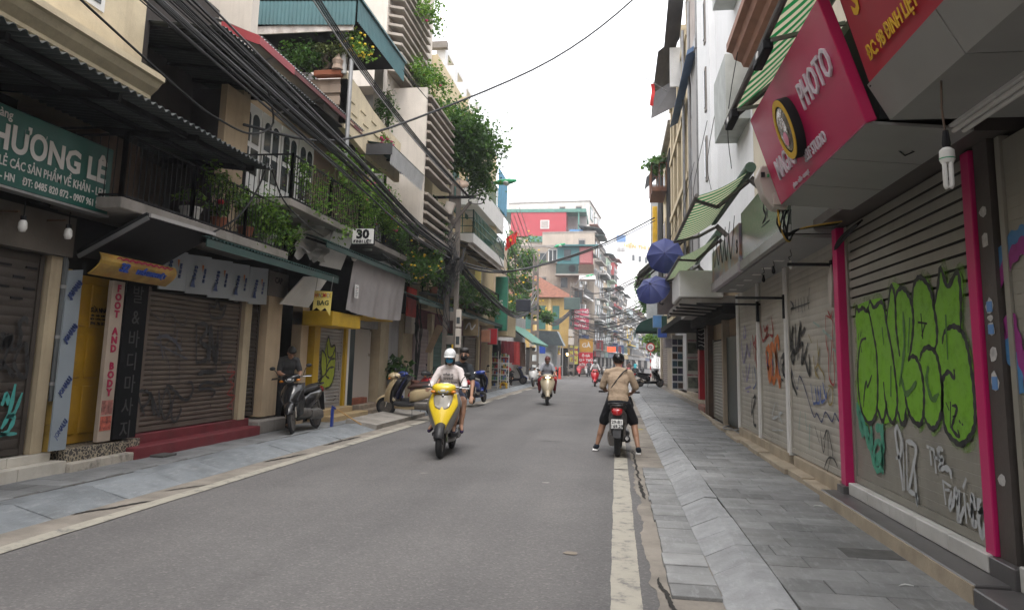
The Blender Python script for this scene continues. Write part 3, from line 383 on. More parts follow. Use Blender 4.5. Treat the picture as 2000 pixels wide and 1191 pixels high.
# manholes and small grates in the right pavement
for i, (x, y, w, d) in enumerate(((1.35, 19.5, .75, .10), (1.45, 14.9, .7, .06), (1.75, 6.05, .42, .3))):
    q = MB().box(x, x + w, y, y + d, .10, .1245).build('drain_grate', M('grate_iron', (.09, .088, .085), .7, .3, 9, .2, 80), None, False, .002)
    tag(q, ('long narrow drain grate across the far right pavement', 'thin dark drain slot crossing the mid right pavement', 'square stone access cover in the near right pavement')[i], 'drain grate')
tag(MB().box(.52, .86, 21.4, 22.0, .0, .012).build('gutter_grate', M('grate_iron', (.09, .088, .085)), None, False, .002), 'iron gutter grate beside the kerb ahead of the stopped rider', 'drain grate')
# litter
for i, (x, y) in enumerate(((2.02, 8.1), (1.86, 5.35))):
    q = MB(); q.tube(catmull([(x, y, .128), (x + .05, y + .03, .130), (x + .10, y + .02, .127)], 5), [.002, .003, .004, .005, .005, .006, .005, .005, .004, .003, .002][:11], 6)
    tag(q.build('litter', plain('litter_white', (.7, .7, .68))), ('small white scrap lying on the right pavement by the dark step', 'curled white scrap on the near right pavement')[i], 'litter')
# ================================================================= shared bits of facades
cream = M('cream_render', (.66, .56, .39), .85, .14, 1.6, .12, 30, dirt=.25, dirtcol=(.28, .22, .15), streak=.3)
tan = M('tan_render', (.50, .38, .25), .85, .16, 1.6, .12, 30, dirt=.3, dirtcol=(.22, .17, .12), streak=.3)
ivory = M('ivory_render', (.62, .56, .49), .85, .1, 1.2, .1, 30, dirt=.2, dirtcol=(.33, .29, .25), streak=.35)
greywall = M('grey_render', (.40, .385, .38), .85, .1, 1.2, .1, 30, dirt=.2, streak=.2)
conc = M('raw_concrete', (.30, .275, .25), .9, .25, 2, .3, 40, dirt=.5, dirtcol=(.12, .105, .09), streak=.4)
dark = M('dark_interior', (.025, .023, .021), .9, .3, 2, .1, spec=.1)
wood = M('dark_wood', (.09, .055, .035), .6, .3, 5, .2, 60)
black_m = M('black_iron', (.016, .016, .018), .65, .2, 6, .05, spec=.15)
steel = M('grey_steel', (.30, .30, .30), .45, .15, 5, .05, metal=.6)
white_p = M('white_paint', (.74, .73, .71), .5, .06, 3, .04, dirt=.18, dirtcol=(.42, .40, .36))
redstep = M('red_paint_step', (.17, .026, .034), .7, .2, 3, .25, 50, dirt=.4, dirtcol=(.14, .08, .075))
tin_dark = M('dark_tin', (.075, .085, .085), .55, .25, 2, .1, dirt=.4, dirtcol=(.05, .045, .04), metal=.2)
tin_green = M('green_tin', (.022, .058, .052), .5, .25, 2, .08, dirt=.4, dirtcol=(.05, .05, .045))
tin_teal = M('teal_tin', (.055, .135, .145), .5, .18, 2, .08, dirt=.25, dirtcol=(.08, .12, .12))
sh_brown = M('shutter_brown', (.15, .118, .097), .5, .22, 1.6, .12, 50, dirt=.5, dirtcol=(.09, .07, .06), metal=.25)
sh_dark = M('shutter_dark', (.07, .058, .05), .5, .22, 1.6, .12, 50, dirt=.5, dirtcol=(.06, .05, .045), metal=.25)
sh_grey = M('shutter_grey', (.31, .295, .25), .5, .16, 1.4, .06, 50, dirt=.3, dirtcol=(.16, .15, .13), metal=.2, streak=.25)
sh_white = M('shutter_pale', (.45, .42, .365), .55, .12, 1.3, .06, 50, dirt=.3, dirtcol=(.22, .20, .17), streak=.3)
glass = M('window_glass', (.05, .06, .065), .08, .2, 2, 0, spec=.8)
gcol = dict(graf_black=(.012,.012,.014), graf_green=(.17,.42,.012), graf_darkgreen=(.06,.16,.03), graf_teal=(.06,.32,.21), graf_white=(.50,.52,.53), graf_navy=(.03,.04,.12), graf_grey=(.05,.05,.05),
            graf_red=(.32,.025,.02), graf_ochre=(.27,.20,.05), graf_blue=(.05,.10,.30), graf_paleteal=(.30,.40,.36), graf_orange=(.62,.17,.035), graf_purple=(.27,.24,.42), graf_skyblue=(.06,.22,.46),
            graf_magenta=(.29,.02,.21), graf_slate=(.075,.08,.10), graf_turq=(.06,.36,.33), graf_lime=(.35,.42,.02))
gm = {}
for k, c in gcol.items():
    def sprayed(nt, N, L, b, c=c):
        P = N.new('ShaderNodeNewGeometry').outputs['Position']; n = N.new('ShaderNodeTexNoise'); n.inputs['Scale'].default_value = 7; n.inputs['Detail'].default_value = 6; L.new(P, n.inputs['Vector'])
        x = N.new('ShaderNodeMix'); x.data_type = 'RGBA'; r = N.new('ShaderNodeMapRange'); r.inputs[1].default_value = .35; r.inputs[2].default_value = .7; r.inputs[4].default_value = .45; L.new(n.outputs[0], r.inputs[0]); L.new(r.outputs[0], x.inputs[0])
        x.inputs[6].default_value = (*c, 1); x.inputs[7].default_value = (*[q * .7 + .05 for q in c], 1); L.new(x.outputs[2], b.inputs['Base Color']); b.inputs['Roughness'].default_value = .6
        n2 = N.new('ShaderNodeTexNoise'); n2.inputs['Scale'].default_value = 9; n2.inputs['Detail'].default_value = 8; n2.inputs['Roughness'].default_value = .7; L.new(P, n2.inputs['Vector']); r2 = N.new('ShaderNodeMapRange'); r2.inputs[1].default_value = .34; r2.inputs[2].default_value = .52; r2.inputs[3].default_value = .76; r2.inputs[4].default_value = .98; L.new(n2.outputs[0], r2.inputs[0]); L.new(r2.outputs[0], b.inputs['Alpha'])
    gm[k] = node_mat(k, sprayed)
def graffiti(key, parent, s, fill=False, z=0):
    i = z
    for X, w, col, strokes in GRAF[key]:
        mb = MB(); i += 1; xx = X + s * .0009 * i
        for st in strokes:
            if fill:
                p = catmull([(a, b, 0) for a, b in st] + [(*st[0], 0)], 4)[:-1]; mb.quad(*[(xx, q.x, q.y) for q in p]); cc = sum(p, Vector()) / len(p)
                def mist(nt, N, L, b, c=gcol[col]):
                    P = N.new('ShaderNodeNewGeometry').outputs['Position']; n = N.new('ShaderNodeTexNoise'); n.inputs['Scale'].default_value = 9; n.inputs['Detail'].default_value = 9; n.inputs['Roughness'].default_value = .8; L.new(P, n.inputs['Vector']); r = N.new('ShaderNodeMapRange'); r.inputs[1].default_value = .42; r.inputs[2].default_value = .66; r.inputs[4].default_value = .6; L.new(n.outputs[0], r.inputs[0]); L.new(r.outputs[0], b.inputs['Alpha']); b.inputs['Base Color'].default_value = (*c, 1); b.inputs['Roughness'].default_value = .7
                hb = MB().quad(*[(X + s * .0004, cc.x + (q.x - cc.x) * 1.05, cc.y + (q.y - cc.y) * 1.09) for q in p]); hb.build('overspray', node_mat('mist_' + col, mist), parent)['kind'] = 'stuff'
            else: ribbon(mb, st, w, lambda a, b: (xx, a, b))
        mb.build('graffiti', gm[col], parent)['kind'] = 'stuff'
def shutter(parent, X, s, y0, y1, z0, z1, mat, pitch=.078, depth=.014, curved=True, slot_from=None, name='shutter', rail=None):
    """roller shutter facing s along X; each slat a piece of its own"""
    fr = MB().box(min(X - s*.05, X - s*.012), max(X - s*.05, X - s*.012), y0, y1, z0, z1)
    fr = fr.build(name, rail or M('shutter_back', (.04, .038, .035), .8), parent)
    for a, b in ((y0 - .03, y0 + .03), (y1 - .03, y1 + .03)): bx('guide_rail', fr, mat, min(X - s*.03, X + s*.028), max(X - s*.03, X + s*.028), a, b, z0, z1 + .02)
    MB().box(min(X - s*.01, X + s*.022), max(X - s*.01, X + s*.022), y0 + .032, y1 - .032, z0 + .004, z0 + .07).build('bottom_bar', mat, fr)
    prof = [(-.004, 0), (depth * .75, .22), (depth, .5), (depth * .75, .8), (-.004, .97)] if curved else [(depth * .6, 0), (depth * .8, .03), (depth * .8, .97), (depth * .6, 1.)]
    def sm(h):
        q = MB(); q.add([(s * a, y0 + .032, t * h) for a, t in prof] + [(s * a, y1 - .032, t * h) for a, t in prof], [(i, i + 1, len(prof) + i + 1, len(prof) + i) for i in range(len(prof) - 1)]); return q.mesh('slat', mat, 40)
    me = sm(pitch); z = z0 + .072; me2 = None
    while z < z1 - pitch * .5:
        o = link('slat', me, fr); o.location = (X, 0, z); z += pitch
        if slot_from and z > slot_from: z += .022
    return fr
def railing(parent, pts, z0, z1, mat, step=.11, r=.008, posts=True, name='railing', mid=()):
    q = MB()
    for a, b in zip(pts, pts[1:]):
        a, b = Vector((a[0], a[1], 0)), Vector((b[0], b[1], 0)); n = max(1, int((b - a).length / step))
        for i in range(n + 1):
            p = a + (b - a) * i / n; q.tube([(p.x, p.y, z0), (p.x, p.y, z1)], r, 4, False)
        for z in (z0 + .03, z1) + tuple(mid): q.bar((a.x, a.y, z), (b.x, b.y, z), .03, .025)
        if posts:
            for p in (a, b): q.box(p.x - .022, p.x + .022, p.y - .022, p.y + .022, z0, z1 + .03)
    return q.build(name, mat, parent)
def bx(name, parent, mat, *c, bevel=0.): return MB().box(*c).build(name, mat, parent, False, bevel)
leafm = [leaf_mat('leaf_%d' % i, c) for i, c in enumerate(((.075, .165, .025), (.115, .22, .035), (.17, .28, .05), (.05, .11, .022)))]
leafd = [leaf_mat('leaf_dark_%d' % i, c) for i, c in enumerate(((.035, .085, .022), (.055, .125, .03), (.08, .16, .035)))]
stem_m = M('stem_brown', (.10, .075, .05), .8, .2, 8, .2)
terracotta = M('terracotta', (.30, .10, .05), .8, .2, 6, .15)
potwhite = M('pot_white', (.55, .54, .52), .6, .15, 6, .1)
def plant(name, label, base, blobs, n, size, seed, mats=leafm, group=None, pot=None, flowers=None, droop=.3, stems=6):
    """potted or climbing plant: stems reaching into leafy clumps; blobs = (centre, radii)"""
    rg = random.Random(seed); t = thing(name, label, 'plant', base, group); st = MB(); b = Vector(base)
    for c, r in blobs:
        for _ in range(max(1, stems // len(blobs))):
            e = Vector(c) + Vector([rg.uniform(-.7, .7) * k for k in r]); m_ = (b + e) / 2 + Vector((rg.uniform(-.1, .1), rg.uniform(-.1, .1), rg.uniform(0, .15)))
            st.tube(catmull([b + Vector((rg.uniform(-.04, .04), rg.uniform(-.04, .04), 0)), m_, e], 4), .008, 4)
    st.build('stem', stem_m, t); q = MB(); vol = [r[0]*r[1]*r[2] for c, r in blobs]; tot = sum(vol)
    for (c, r), v in zip(blobs, vol):
        k = max(12, int(n * 1.5 * v / tot)); clumps = [Vector(c) + Vector([max(-1, min(1, rg.gauss(0, .46))) * a for a in r]) for _ in range(max(4, k // 14))]
        leaves(q, k, lambda g_: clumps[g_.randrange(len(clumps))] + Vector([g_.gauss(0, .17) * a for a in r]) + Vector((g_.gauss(0, size*.7), g_.gauss(0, size*.7), g_.gauss(0, size*.5))), size * 1.25, rg, droop, len(mats))
    q.build('foliage', mats, t)['kind'] = 'stuff'
    if flowers:
        fm, fn_, fs = flowers; q = MB()
        for _ in range(fn_):
            c, r = blobs[rg.randrange(len(blobs))]; d = Vector((rg.gauss(0, 1), rg.gauss(0, 1), rg.gauss(0, 1))).normalized()
            p = Vector(c) + Vector([d[i] * r[i] * .9 for i in range(3)]); q.ellip(p, (fs, fs, fs * .7), 6, 4)
        q.build('flowers', fm, t)['kind'] = 'stuff'
    if pot:
        m_, r_, h_ = pot; MB().lathe([(r_ * .7, -h_), (r_, -.03), (r_ * 1.08, -.03), (r_ * 1.08, 0), (r_ * .9, 0), (r_ * .85, -.03)], 14, b).build('pot', m_, t, 30)
    return t
pinkfl = plain('bougainvillea_pink', (.55, .04, .16)); yellowfl = plain('flower_yellow', (.75, .5, .03))

# ================================================================= left row: house with the green shop board
H = thing('shop_house', 'cream corner shophouse with moulded cornice above the green shop board', 'building', (-6.7, 5, .1), 'shophouses on the left side')
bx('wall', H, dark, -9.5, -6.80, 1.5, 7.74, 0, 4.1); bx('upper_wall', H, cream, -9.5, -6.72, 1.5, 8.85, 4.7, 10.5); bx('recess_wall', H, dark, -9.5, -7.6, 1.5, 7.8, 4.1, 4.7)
q = MB(); prof = [(-6.72, 4.98), (-6.62, 4.98), (-6.60, 5.06), (-6.54, 5.08), (-6.54, 5.13), (-6.44, 5.22), (-6.38, 5.30), (-6.34, 5.32), (-6.34, 5.40), (-6.72, 5.42)]
q.prism([(x, 1.5, z) for x, z in prof], (0, 7.38, 0)); q.build('cornice', cream, H)
w = bx('window', H, white_p, -6.74, -6.70, 6.9, 8.02, 5.95, 7.3); bx('pane', w, glass, -6.72, -6.69, 7.0, 7.43, 6.03, 7.2); bx('pane', w, glass, -6.72, -6.69, 7.49, 7.94, 6.03, 7.2)
sh = shutter(H, -6.70, 1, 2.0, 7.46, .37, 2.62, sh_dark, .105, .012, curved=False); graffiti('left0', sh, 1)
for i in range(4):
    for j in range(9): bx('vent_slot', sh, black_m, -6.69, -6.676, 4.2 + j * .36 + (i % 2) * .16, 4.36 + j * .36 + (i % 2) * .16, 2.1 + i * .12, 2.125 + i * .12)
bx('lintel', H, M('grimy_lintel', (.10, .085, .07), .8, .3, 2, .2, dirt=.5), -6.95, -6.56, 1.5, 7.78, 2.66, 3.14)
pcream = M('pillar_cream', (.47, .385, .26), .85, .16, 1.6, .12, 30, dirt=.4, dirtcol=(.22, .17, .12), streak=.4); bx('pillar', H, pcream, -6.9, -6.62, 7.53, 7.70, .36, 2.65)
tile = M('white_step_tile', (.55, .52, .46), .4, .15, 3, .05, dirt=.4, dirtcol=(.3, .26, .2))
for i in range(8): bx('step_tile', H, tile, -6.95, -6.44, 2.3 + i * .7, 2.992 + i * .7, .1, .255, bevel=.004)
for i in range(9): bx('step_tile', H, tile, -6.9, -6.6, 2.25 + i * .62, 2.862 + i * .62, .256, .355, bevel=.004)
# drain pipe and ridged yellow post between the shops
P_ = thing('drain_pipe', 'dark grey drain pipe ending beside the cream pillar', 'pipe', (-6.58, 7.80, .9)); MB().tube([(-6.60, 7.74, .95), (-6.60, 7.735, 1.1), (-6.60, 7.73, 2.6), (-6.68, 7.74, 2.75)], .032, 8).build('pipe_body', M('pipe_grey', (.10, .11, .115), .5), P_, 40)
for z in (1.15, 1.7, 2.3): MB().lathe([(.04, -.02), (.04, .02)], 8, (-6.60, 7.733, z)).build('bracket', steel, P_)
P_ = thing('bamboo_post', 'jointed yellow column standing beside the dark drain pipe', 'column', (-6.66, 7.92, .36)); ym = M('aged_yellow', (.42, .27, .05), .7, .3, 3, .2, dirt=.5, dirtcol=(.14, .09, .04))
for i in range(7): MB().lathe([(.075, .36 + i * .31), (.07, .40 + i * .31), (.07, .64 + i * .31), (.078, .665 + i * .31)], 10, (-6.68, 7.83, 0)).build('segment', ym, P_, 30)
# green shop board
S = thing('shop_sign', 'green board with big white shop lettering above the dark shutter', 'sign', (-6.2, 6.2, 3.2), 'shop signs')
gb = M('sign_green', (.010, .095, .075), .35, .12, 2, 0); sw = plain('sign_white', (.62, .60, .58))
bx('board', S, gb, -6.32, -6.20, 4.3, 7.84, 3.20, 4.02, bevel=.008); bx('frame_strip', S, steel, -6.33, -6.19, 4.3, 7.85, 3.17, 3.197)
lt = lambda txt, size, y, z, sx=1., bold=0., m_=sw, X=-6.194, par=S, al='RIGHT', **k: lettering('lettering', txt, size, m_, par, (X, y, z), (0, 1, 0), (0, 0, 1), sx=sx, bold=bold, align=al, **k)
lt('HƯƠNG LÊ', .36, 7.74, 3.68, .92, .012); lt('BÁN BUÔN - BÁN LẺ CÁC SẢN PHẨM VỀ KHĂN - LEN', .135, 7.76, 3.44, .72, .002); lt('Hoàn Kiếm - HN    ĐT: 0485 820 872 - 0907 961 986', .115, 7.74, 3.29, .76, .002); lt('Cửa hàng', .13, 6.32, 3.93, .9, .002)
# bulbs under the board
for i, (y, z) in enumerate(((6.77, 2.87), (7.42, 2.90))):
    B = thing('bulb_lamp', ('first', 'second')[i] + ' white bulb lamp hanging under the green board, counted from the picture edge', 'lamp', (-6.35, y, z))
    MB().tube([(-6.35, y, 3.15), (-6.35, y, z + .1)], .006, 5).build('cord', black_m, B); MB().lathe([(.022, .05), (.03, .06), (.03, .1)], 8, (-6.35, y, z)).build('socket', black_m, B)
    MB().lathe([(.001, -.075), (.03, -.07), (.045, -.03), (.04, .03), (.025, .055)], 10, (-6.35, y, z)).build('bulb', plain('bulb_white', (.7, .69, .66), .3), B, True)
    MB().box(-6.56, -6.33, y - .1, y - .07, z + .12, z + .145).build('arm', wood, B)
# big corrugated canopy over the near shops
C = thing('corrugated_canopy', 'long dark corrugated metal canopy over the green shop board', 'canopy', (-6.0, 7, 4.4), 'metal canopies')
q = MB(); corrugated(q, (-7.1, 3.2, 4.60), (0, 1, 0), (1.8, 0, -.22), 6.98, 1.82, .125, .022, .008, 2); q.build('sheet', tin_dark, C, 50)
for i in range(5): MB().bar((-7.0, 3.9 + i * 1.5, 4.50), (-5.45, 3.9 + i * 1.5, 4.33), .05, .08).build('rafter', black_m, C)
MB().bar((-5.6, 3.2, 4.36), (-5.6, 10.15, 4.36), .05, .07).build('purlin', black_m, C); MB().bar((-6.2, 3.2, 4.44), (-6.2, 10.15, 4.44), .05, .06).build('purlin', black_m, C)

# ================================================================= yellow door house and massage signs
H = thing('yellow_door_house', 'narrow dark shopfront with tall mustard yellow door beside the vertical massage signs', 'building', (-6.7, 8.5, .1), 'shophouses on the left side')
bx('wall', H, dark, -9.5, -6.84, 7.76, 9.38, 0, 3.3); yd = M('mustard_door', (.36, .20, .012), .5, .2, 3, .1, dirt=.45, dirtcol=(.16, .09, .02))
d = bx('door', H, yd, -6.84, -6.77, 8.05, 8.74, .39, 2.5)
for a, b in ((8.10, 8.36), (8.42, 8.70)):
    for z0, z1 in ((.5, 1.1), (1.2, 1.75), (1.85, 2.4)): bx('panel', d, yd, -6.78, -6.755, a, b, z0, z1, bevel=.01)
lettering('lettering', 'SỬA NHÀ', .085, black_m, d, (-6.748, 8.56, 2.07), (0, 1, 0), (0, 0, 1), sx=.8, bold=.002)
for i, (t_, s_) in enumerate((('SƠN - TRẦN - NƯỚC', .035), ('ĐIỆN - CHỐNG THẤM', .035), ('0946 786 002', .06))): lettering('lettering', t_, s_, black_m, d, (-6.748, 8.56, 2.0 - i * .045 - (i == 2) * .012), (0, 1, 0), (0, 0, 1), sx=.8)
def pat(nt, N, L, b):
    P = N.new('ShaderNodeNewGeometry').outputs['Position']; c = N.new('ShaderNodeVectorMath'); c.operation = 'MULTIPLY'; c.inputs[1].default_value = (38, 38, 38); L.new(P, c.inputs[0])
    w1 = N.new('ShaderNodeTexVoronoi'); w1.inputs['Scale'].default_value = .55; L.new(c.outputs[0], w1.inputs['Vector'])
    r = N.new('ShaderNodeValToRGB'); r.color_ramp.interpolation = 'CONSTANT'; r.color_ramp.elements[0].color = (.05, .045, .04, 1); r.color_ramp.elements[1].position = .42; r.color_ramp.elements[1].color = (.36, .31, .23, 1); e2 = r.color_ramp.elements.new(.62); e2.color = (.05, .045, .04, 1)
    L.new(w1.outputs[0], r.inputs[0]); L.new(r.outputs[0], b.inputs['Base Color']); b.inputs['Roughness'].default_value = .5
pm = node_mat('pattern_tile', pat)
for i in range(5): bx('threshold_tile', H, pm, -6.84, -6.50, 7.95 + i * .27, 8.214 + i * .27, .1, .375, bevel=.003)
bwp = M('painted_step', (.46, .42, .36), .7, .2, 5, .2, dirt=1., dirtcol=(.02, .02, .02)); bx('step', H, bwp, -6.7, -6.38, 7.9, 9.05, .1, .22, bevel=.01)
jm = M('film_panel', (.27, .31, .345), .4, .08, 2, 0); nav = plain('print_navy', (.07, .10, .24))
S = thing('film_sheet', 'tall blue grey aluminium panel leaning by the yellow door', 'panel', (-6.6, 7.9, .38)); MB().prism([(-6.52, 7.70, .38), (-6.54, 7.98, .37), (-6.58, 8.0, 2.54), (-6.56, 7.74, 2.50)], (-.02, 0, 0)).build('sheet', jm, S)
for z in (.62, 1.12, 1.75, 2.28): lettering('lettering', 'JONALU', .095, nav, S, (-6.545 + .0, 7.86, z), (0, .62, .78), (0, -.78, .62), sx=.72, ext=.018)
S = thing('vertical_sign', 'white vertical strip sign reading foot and body in red', 'sign', (-6.5, 8.58, .4), 'massage signs'); bx('board', S, M('strip_white', (.38, .31, .25), .5, .1, 3, 0, dirt=.2), -6.56, -6.50, 8.45, 8.69, .40, 2.46, bevel=.004)
rl = plain('print_red', (.34, .01, .06))
for i, ch in enumerate('FOOT AND BODY'): lettering('lettering', ch, .125, rl, S, (-6.495, 8.575, 2.36 - i * .112), (0, 1, 0), (0, 0, 1), bold=.006, sx=1.15)
bx('picture', S, M('spa_photo', (.30, .12, .10), .5, .8, 14, 0), -6.52, -6.495, 8.47, 8.67, .74, .92); bx('picture', S, M('spa_photo2', (.42, .10, .07), .5, .8, 16, 0), -6.52, -6.495, 8.47, 8.67, .54, .72)
S = thing('vertical_sign', 'black vertical sign with dark outlined Korean letters', 'sign', (-6.5, 8.9, .4), 'massage signs'); bx('board', S, M('sign_black', (.007, .007, .008), .8, spec=.1), -6.56, -6.48, 8.70, 9.16, .40, 2.52, bevel=.004)
kg = plain('outline_grey', (.045, .045, .045), .9)
for i, ch in enumerate('발&바디마사지'): lettering('lettering', ch, .26, kg, S, (-6.475, 8.93, 2.30 - i * .30), (0, 1, 0), (0, 0, 1))
S = thing('curved_sign', 'yellow curved sign with blue house number under the dark awning board', 'sign', (-6.2, 8.3, 2.6), 'shop signs')
q = MB(); q.grid(lambda u, v: (-6.30 + .16 * math.sin(v * 2.2), 7.75 + 1.5 * u, 2.46 + .26 * v), 2, 6, .02); q.build('board', M('sign_yellow', (.40, .25, .05), .4, .45, 4, 0, dirt=.8, dirtcol=(.34, .10, .03)), S)
lettering('lettering', '32', .15, plain('print_blue', (.02, .06, .3)), S, (-6.125, 8.15, 2.58), (0, 1, 0), (.3, 0, 1), bold=.006, italic=.2, ext=.012); lettering('lettering', 'PHỐ ĐINH LIỆT', .085, plain('print_blue', (.02, .06, .3)), S, (-6.125, 8.68, 2.56), (0, 1, 0), (.3, 0, 1), bold=.002, italic=.2, ext=.012)
q = MB(); ribbon(q, [(8.0 + .06 * k, 2.68 + .02 * (k % 2)) for k in range(20)], .025, lambda a, b: (-6.135, a, b)); q.build('worn_print', rl, S)
S = thing('flap_awning', 'dark tilted awning board with pale front edge above the yellow sign', 'awning', (-6.2, 8.7, 3)); MB().prism([(-6.62, 7.95, 2.70), (-5.74, 7.98, 3.19), (-5.74, 9.42, 3.21), (-6.62, 9.44, 2.72)], (-.04, 0, .07)).build('board', black_m, S)
MB().bar((-5.72, 7.97, 3.22), (-5.72, 9.43, 3.24), .03, .045).build('front_edge', greywall, S); MB().bar((-6.62, 7.94, 2.70), (-5.74, 7.97, 3.19), .03, .05).build('side_edge', steel, S)

# ================================================================= shop with brown shutter, red steps
H = thing('brown_shutter_shop', 'shop with brown graffiti shutter above dark red steps', 'building', (-6.7, 11, .1), 'shophouses on the left side')
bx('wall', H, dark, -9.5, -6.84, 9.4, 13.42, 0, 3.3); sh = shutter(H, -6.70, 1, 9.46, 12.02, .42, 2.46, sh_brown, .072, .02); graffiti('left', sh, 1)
sh = shutter(H, -6.72, 1, 12.32, 12.74, .44, 2.62, sh_dark, .072, .02)
bx('pillar', H, pcream, -6.9, -6.60, 12.05, 12.29, .40, 2.6); bx('pillar', H, tan, -6.95, -6.54, 12.78, 13.36, .40, 2.95)
bx('step', H, redstep, -6.95, -6.62, 9.0, 12.5, .1, .405, bevel=.01); bx('step', H, redstep, -6.64, -6.36, 9.02, 12.45, .1, .275, bevel=.012)
bx('stone_block', H, conc, -6.9, -6.42, 12.52, 13.6, .1, .36, bevel=.03); bx('loose_plate', H, M('grate_iron', (.09,.088,.085)), -6.34, -6.14, 9.3, 9.62, .12, .15, bevel=.006)
S = thing('film_panel_fascia', 'fascia of film-wrapped aluminium panels above the brown shutter', 'panel', (-6.5, 11, 2.4)); am = M('film_blue', (.40, .43, .47), .35, .08, 2, 0)
ys_ = [9.38, 10.02, 10.66, 11.3, 11.94, 12.6]; rg = random.Random(5)
for i in range(5):
    a, b = ys_[i], ys_[i + 1]; p = MB().prism([(-6.50 + rg.uniform(-.01, .01), a + .006, 2.44 + rg.uniform(-.01, .01)), (-6.49, b - .006, 2.47), (-6.50 + rg.uniform(-.02, .02), b - .006, 3.06 + i * .02), (-6.50, a + .006, 3.02 + i * .02)], (-.015, 0, 0)).build('panel', am, S)
    lettering('lettering', 'ALRADO', .085, nav, p, (-6.478, a + .2, 2.76), (0, .25, 1), (0, -1, .25), sx=.8, ext=.012); lettering('lettering', 'ISO 9001-2008', .05, nav, p, (-6.478, a + .46, 2.76), (0, .15, 1), (0, -1, .15), sx=.75, ext=.012)
    q = MB(); q.add([(-6.470, a + .08, 2.55), (-6.470, a + .22, 2.55), (-6.470, a + .15, 2.70)], [(0, 1, 2)]); q.build('emblem', nav, p)
    q = MB(); q.add([(-6.470, a + .36, 2.92), (-6.470, a + .39, 2.80), (-6.470, a + .42, 2.92)], [(0, 1, 2)]); q.build('arrow_mark', plain('print_orange', (.5, .16, .04)), p)
# green corrugated canopies over the ground floor
def canopy(name, label, x0, z0, x1, z1, y0, y1, mat, pitch=.11, fas=None, br=3):
    C = thing(name, label, 'canopy', ((x0 + x1) / 2, (y0 + y1) / 2, z0), 'metal canopies'); q = MB(); d = (x1 - x0, 0, z1 - z0)
    corrugated(q, (x0, y0, z0), (0, 1, 0), d, y1 - y0, Vector(d).length, pitch, .016, .006, 2); q.build('sheet', mat, C, 50)
    for i in range(br + 1): y = y0 + .15 + (y1 - y0 - .3) * i / br; MB().bar((x0 + .03, y, z0 - .06), (x1 - .06, y, z1 - .05), .04, .05).build('rafter', black_m, C)
    if fas: MB().box(x1 - .03, x1 - .012, y0, y1, z1 - fas, z1 - .02).build('fascia', mat, C)
    return C
canopy('ground_canopy', 'dark green corrugated canopy over the brown shutter', -6.7, 3.42, -5.68, 3.16, 9.2, 14.05, tin_green, .1, .13)
canopy('ground_canopy', 'dark green corrugated canopy above the grey tarpaulin', -6.75, 4.12, -5.62, 3.78, 13.2, 19.0, tin_green, .1, .12)
# ================================================================= first balcony house (over brown shutter shop)
H = thing('balcony_house', 'upper storeys with dark loggia and iron balcony above the brown shutter', 'building', (-7, 10, 3.3), 'shophouses on the left side')
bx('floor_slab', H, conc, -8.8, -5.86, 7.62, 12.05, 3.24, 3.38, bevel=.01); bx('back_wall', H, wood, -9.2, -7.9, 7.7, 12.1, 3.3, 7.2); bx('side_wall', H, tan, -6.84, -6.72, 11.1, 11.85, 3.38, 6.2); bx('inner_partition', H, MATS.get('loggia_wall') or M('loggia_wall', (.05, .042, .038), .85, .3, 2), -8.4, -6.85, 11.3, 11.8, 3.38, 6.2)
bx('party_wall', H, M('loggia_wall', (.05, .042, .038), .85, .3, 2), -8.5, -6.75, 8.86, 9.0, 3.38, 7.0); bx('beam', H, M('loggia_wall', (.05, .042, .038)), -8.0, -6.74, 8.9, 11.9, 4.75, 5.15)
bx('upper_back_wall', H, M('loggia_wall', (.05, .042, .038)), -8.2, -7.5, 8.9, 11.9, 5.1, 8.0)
w = bx('door', H, M('pale_door', (.35, .31, .26), .6), -7.9, -7.85, 9.4, 10.4, 3.4, 5.0); bx('pane', w, glass, -7.86, -7.83, 9.5, 9.85, 4.0, 4.9); bx('pane', w, glass, -7.86, -7.83, 9.95, 10.3, 4.0, 4.9)
railing(H, [(-6.6, 7.65), (-5.9, 7.65), (-5.9, 9.1), (-5.9, 10.55), (-5.9, 12.0), (-6.6, 12.0)], 3.38, 4.16, black_m, .1)
bx('clutter_shelf', H, wood, -6.9, -6.4, 7.8, 8.6, 3.4, 4.3, bevel=.02)
C = canopy('upper_awning', 'steep dark corrugated awning high over the loggia', -7.55, 6.42, -5.55, 6.16, 8.95, 12.1, tin_dark, .11, None, 4); MB().bar((-5.9, 8.95, 6.12), (-5.9, 12.1, 6.12), .05).build('purlin', black_m, C); MB().bar((-6.4, 8.95, 6.2), (-6.4, 12.1, 6.2), .05).build('purlin', black_m, C)
plant('balcony_shrub', 'light green bushy plants spilling through the lower balcony railing', (-6.2, 10.6, 3.5), [((-6.05, 10.3, 4.05), (.3, .45, .25)), ((-5.95, 11.3, 3.85), (.3, .55, .38)), ((-5.9, 9.7, 4.2), (.2, .35, .15)), ((-6.0, 12.0, 3.7), (.3, .4, .3))], 1900, .055, 1, leafm, 'balcony plants')
for i, (y, m_, r_) in enumerate(((9.35, potwhite, .15), (10.1, terracotta, .12), (10.9, terracotta, .13), (11.6, potwhite, .17))):
    plant('flower_pot', ('white tub on the near end of the lower balcony', 'terracotta pot with red ribbon plant on the lower balcony', 'terracotta pot at the middle of the lower balcony', 'wide white tub at the far end of the lower balcony')[i], (-6.08, y, 3.62), [((-6.08, y, 3.8), (.12, .12, .15))], 90, .07, 20 + i, leafm, 'balcony pots', (m_, r_, .23), (plain('ribbon_red', (.5, .02, .03)), 3, .06) if i == 1 else None)

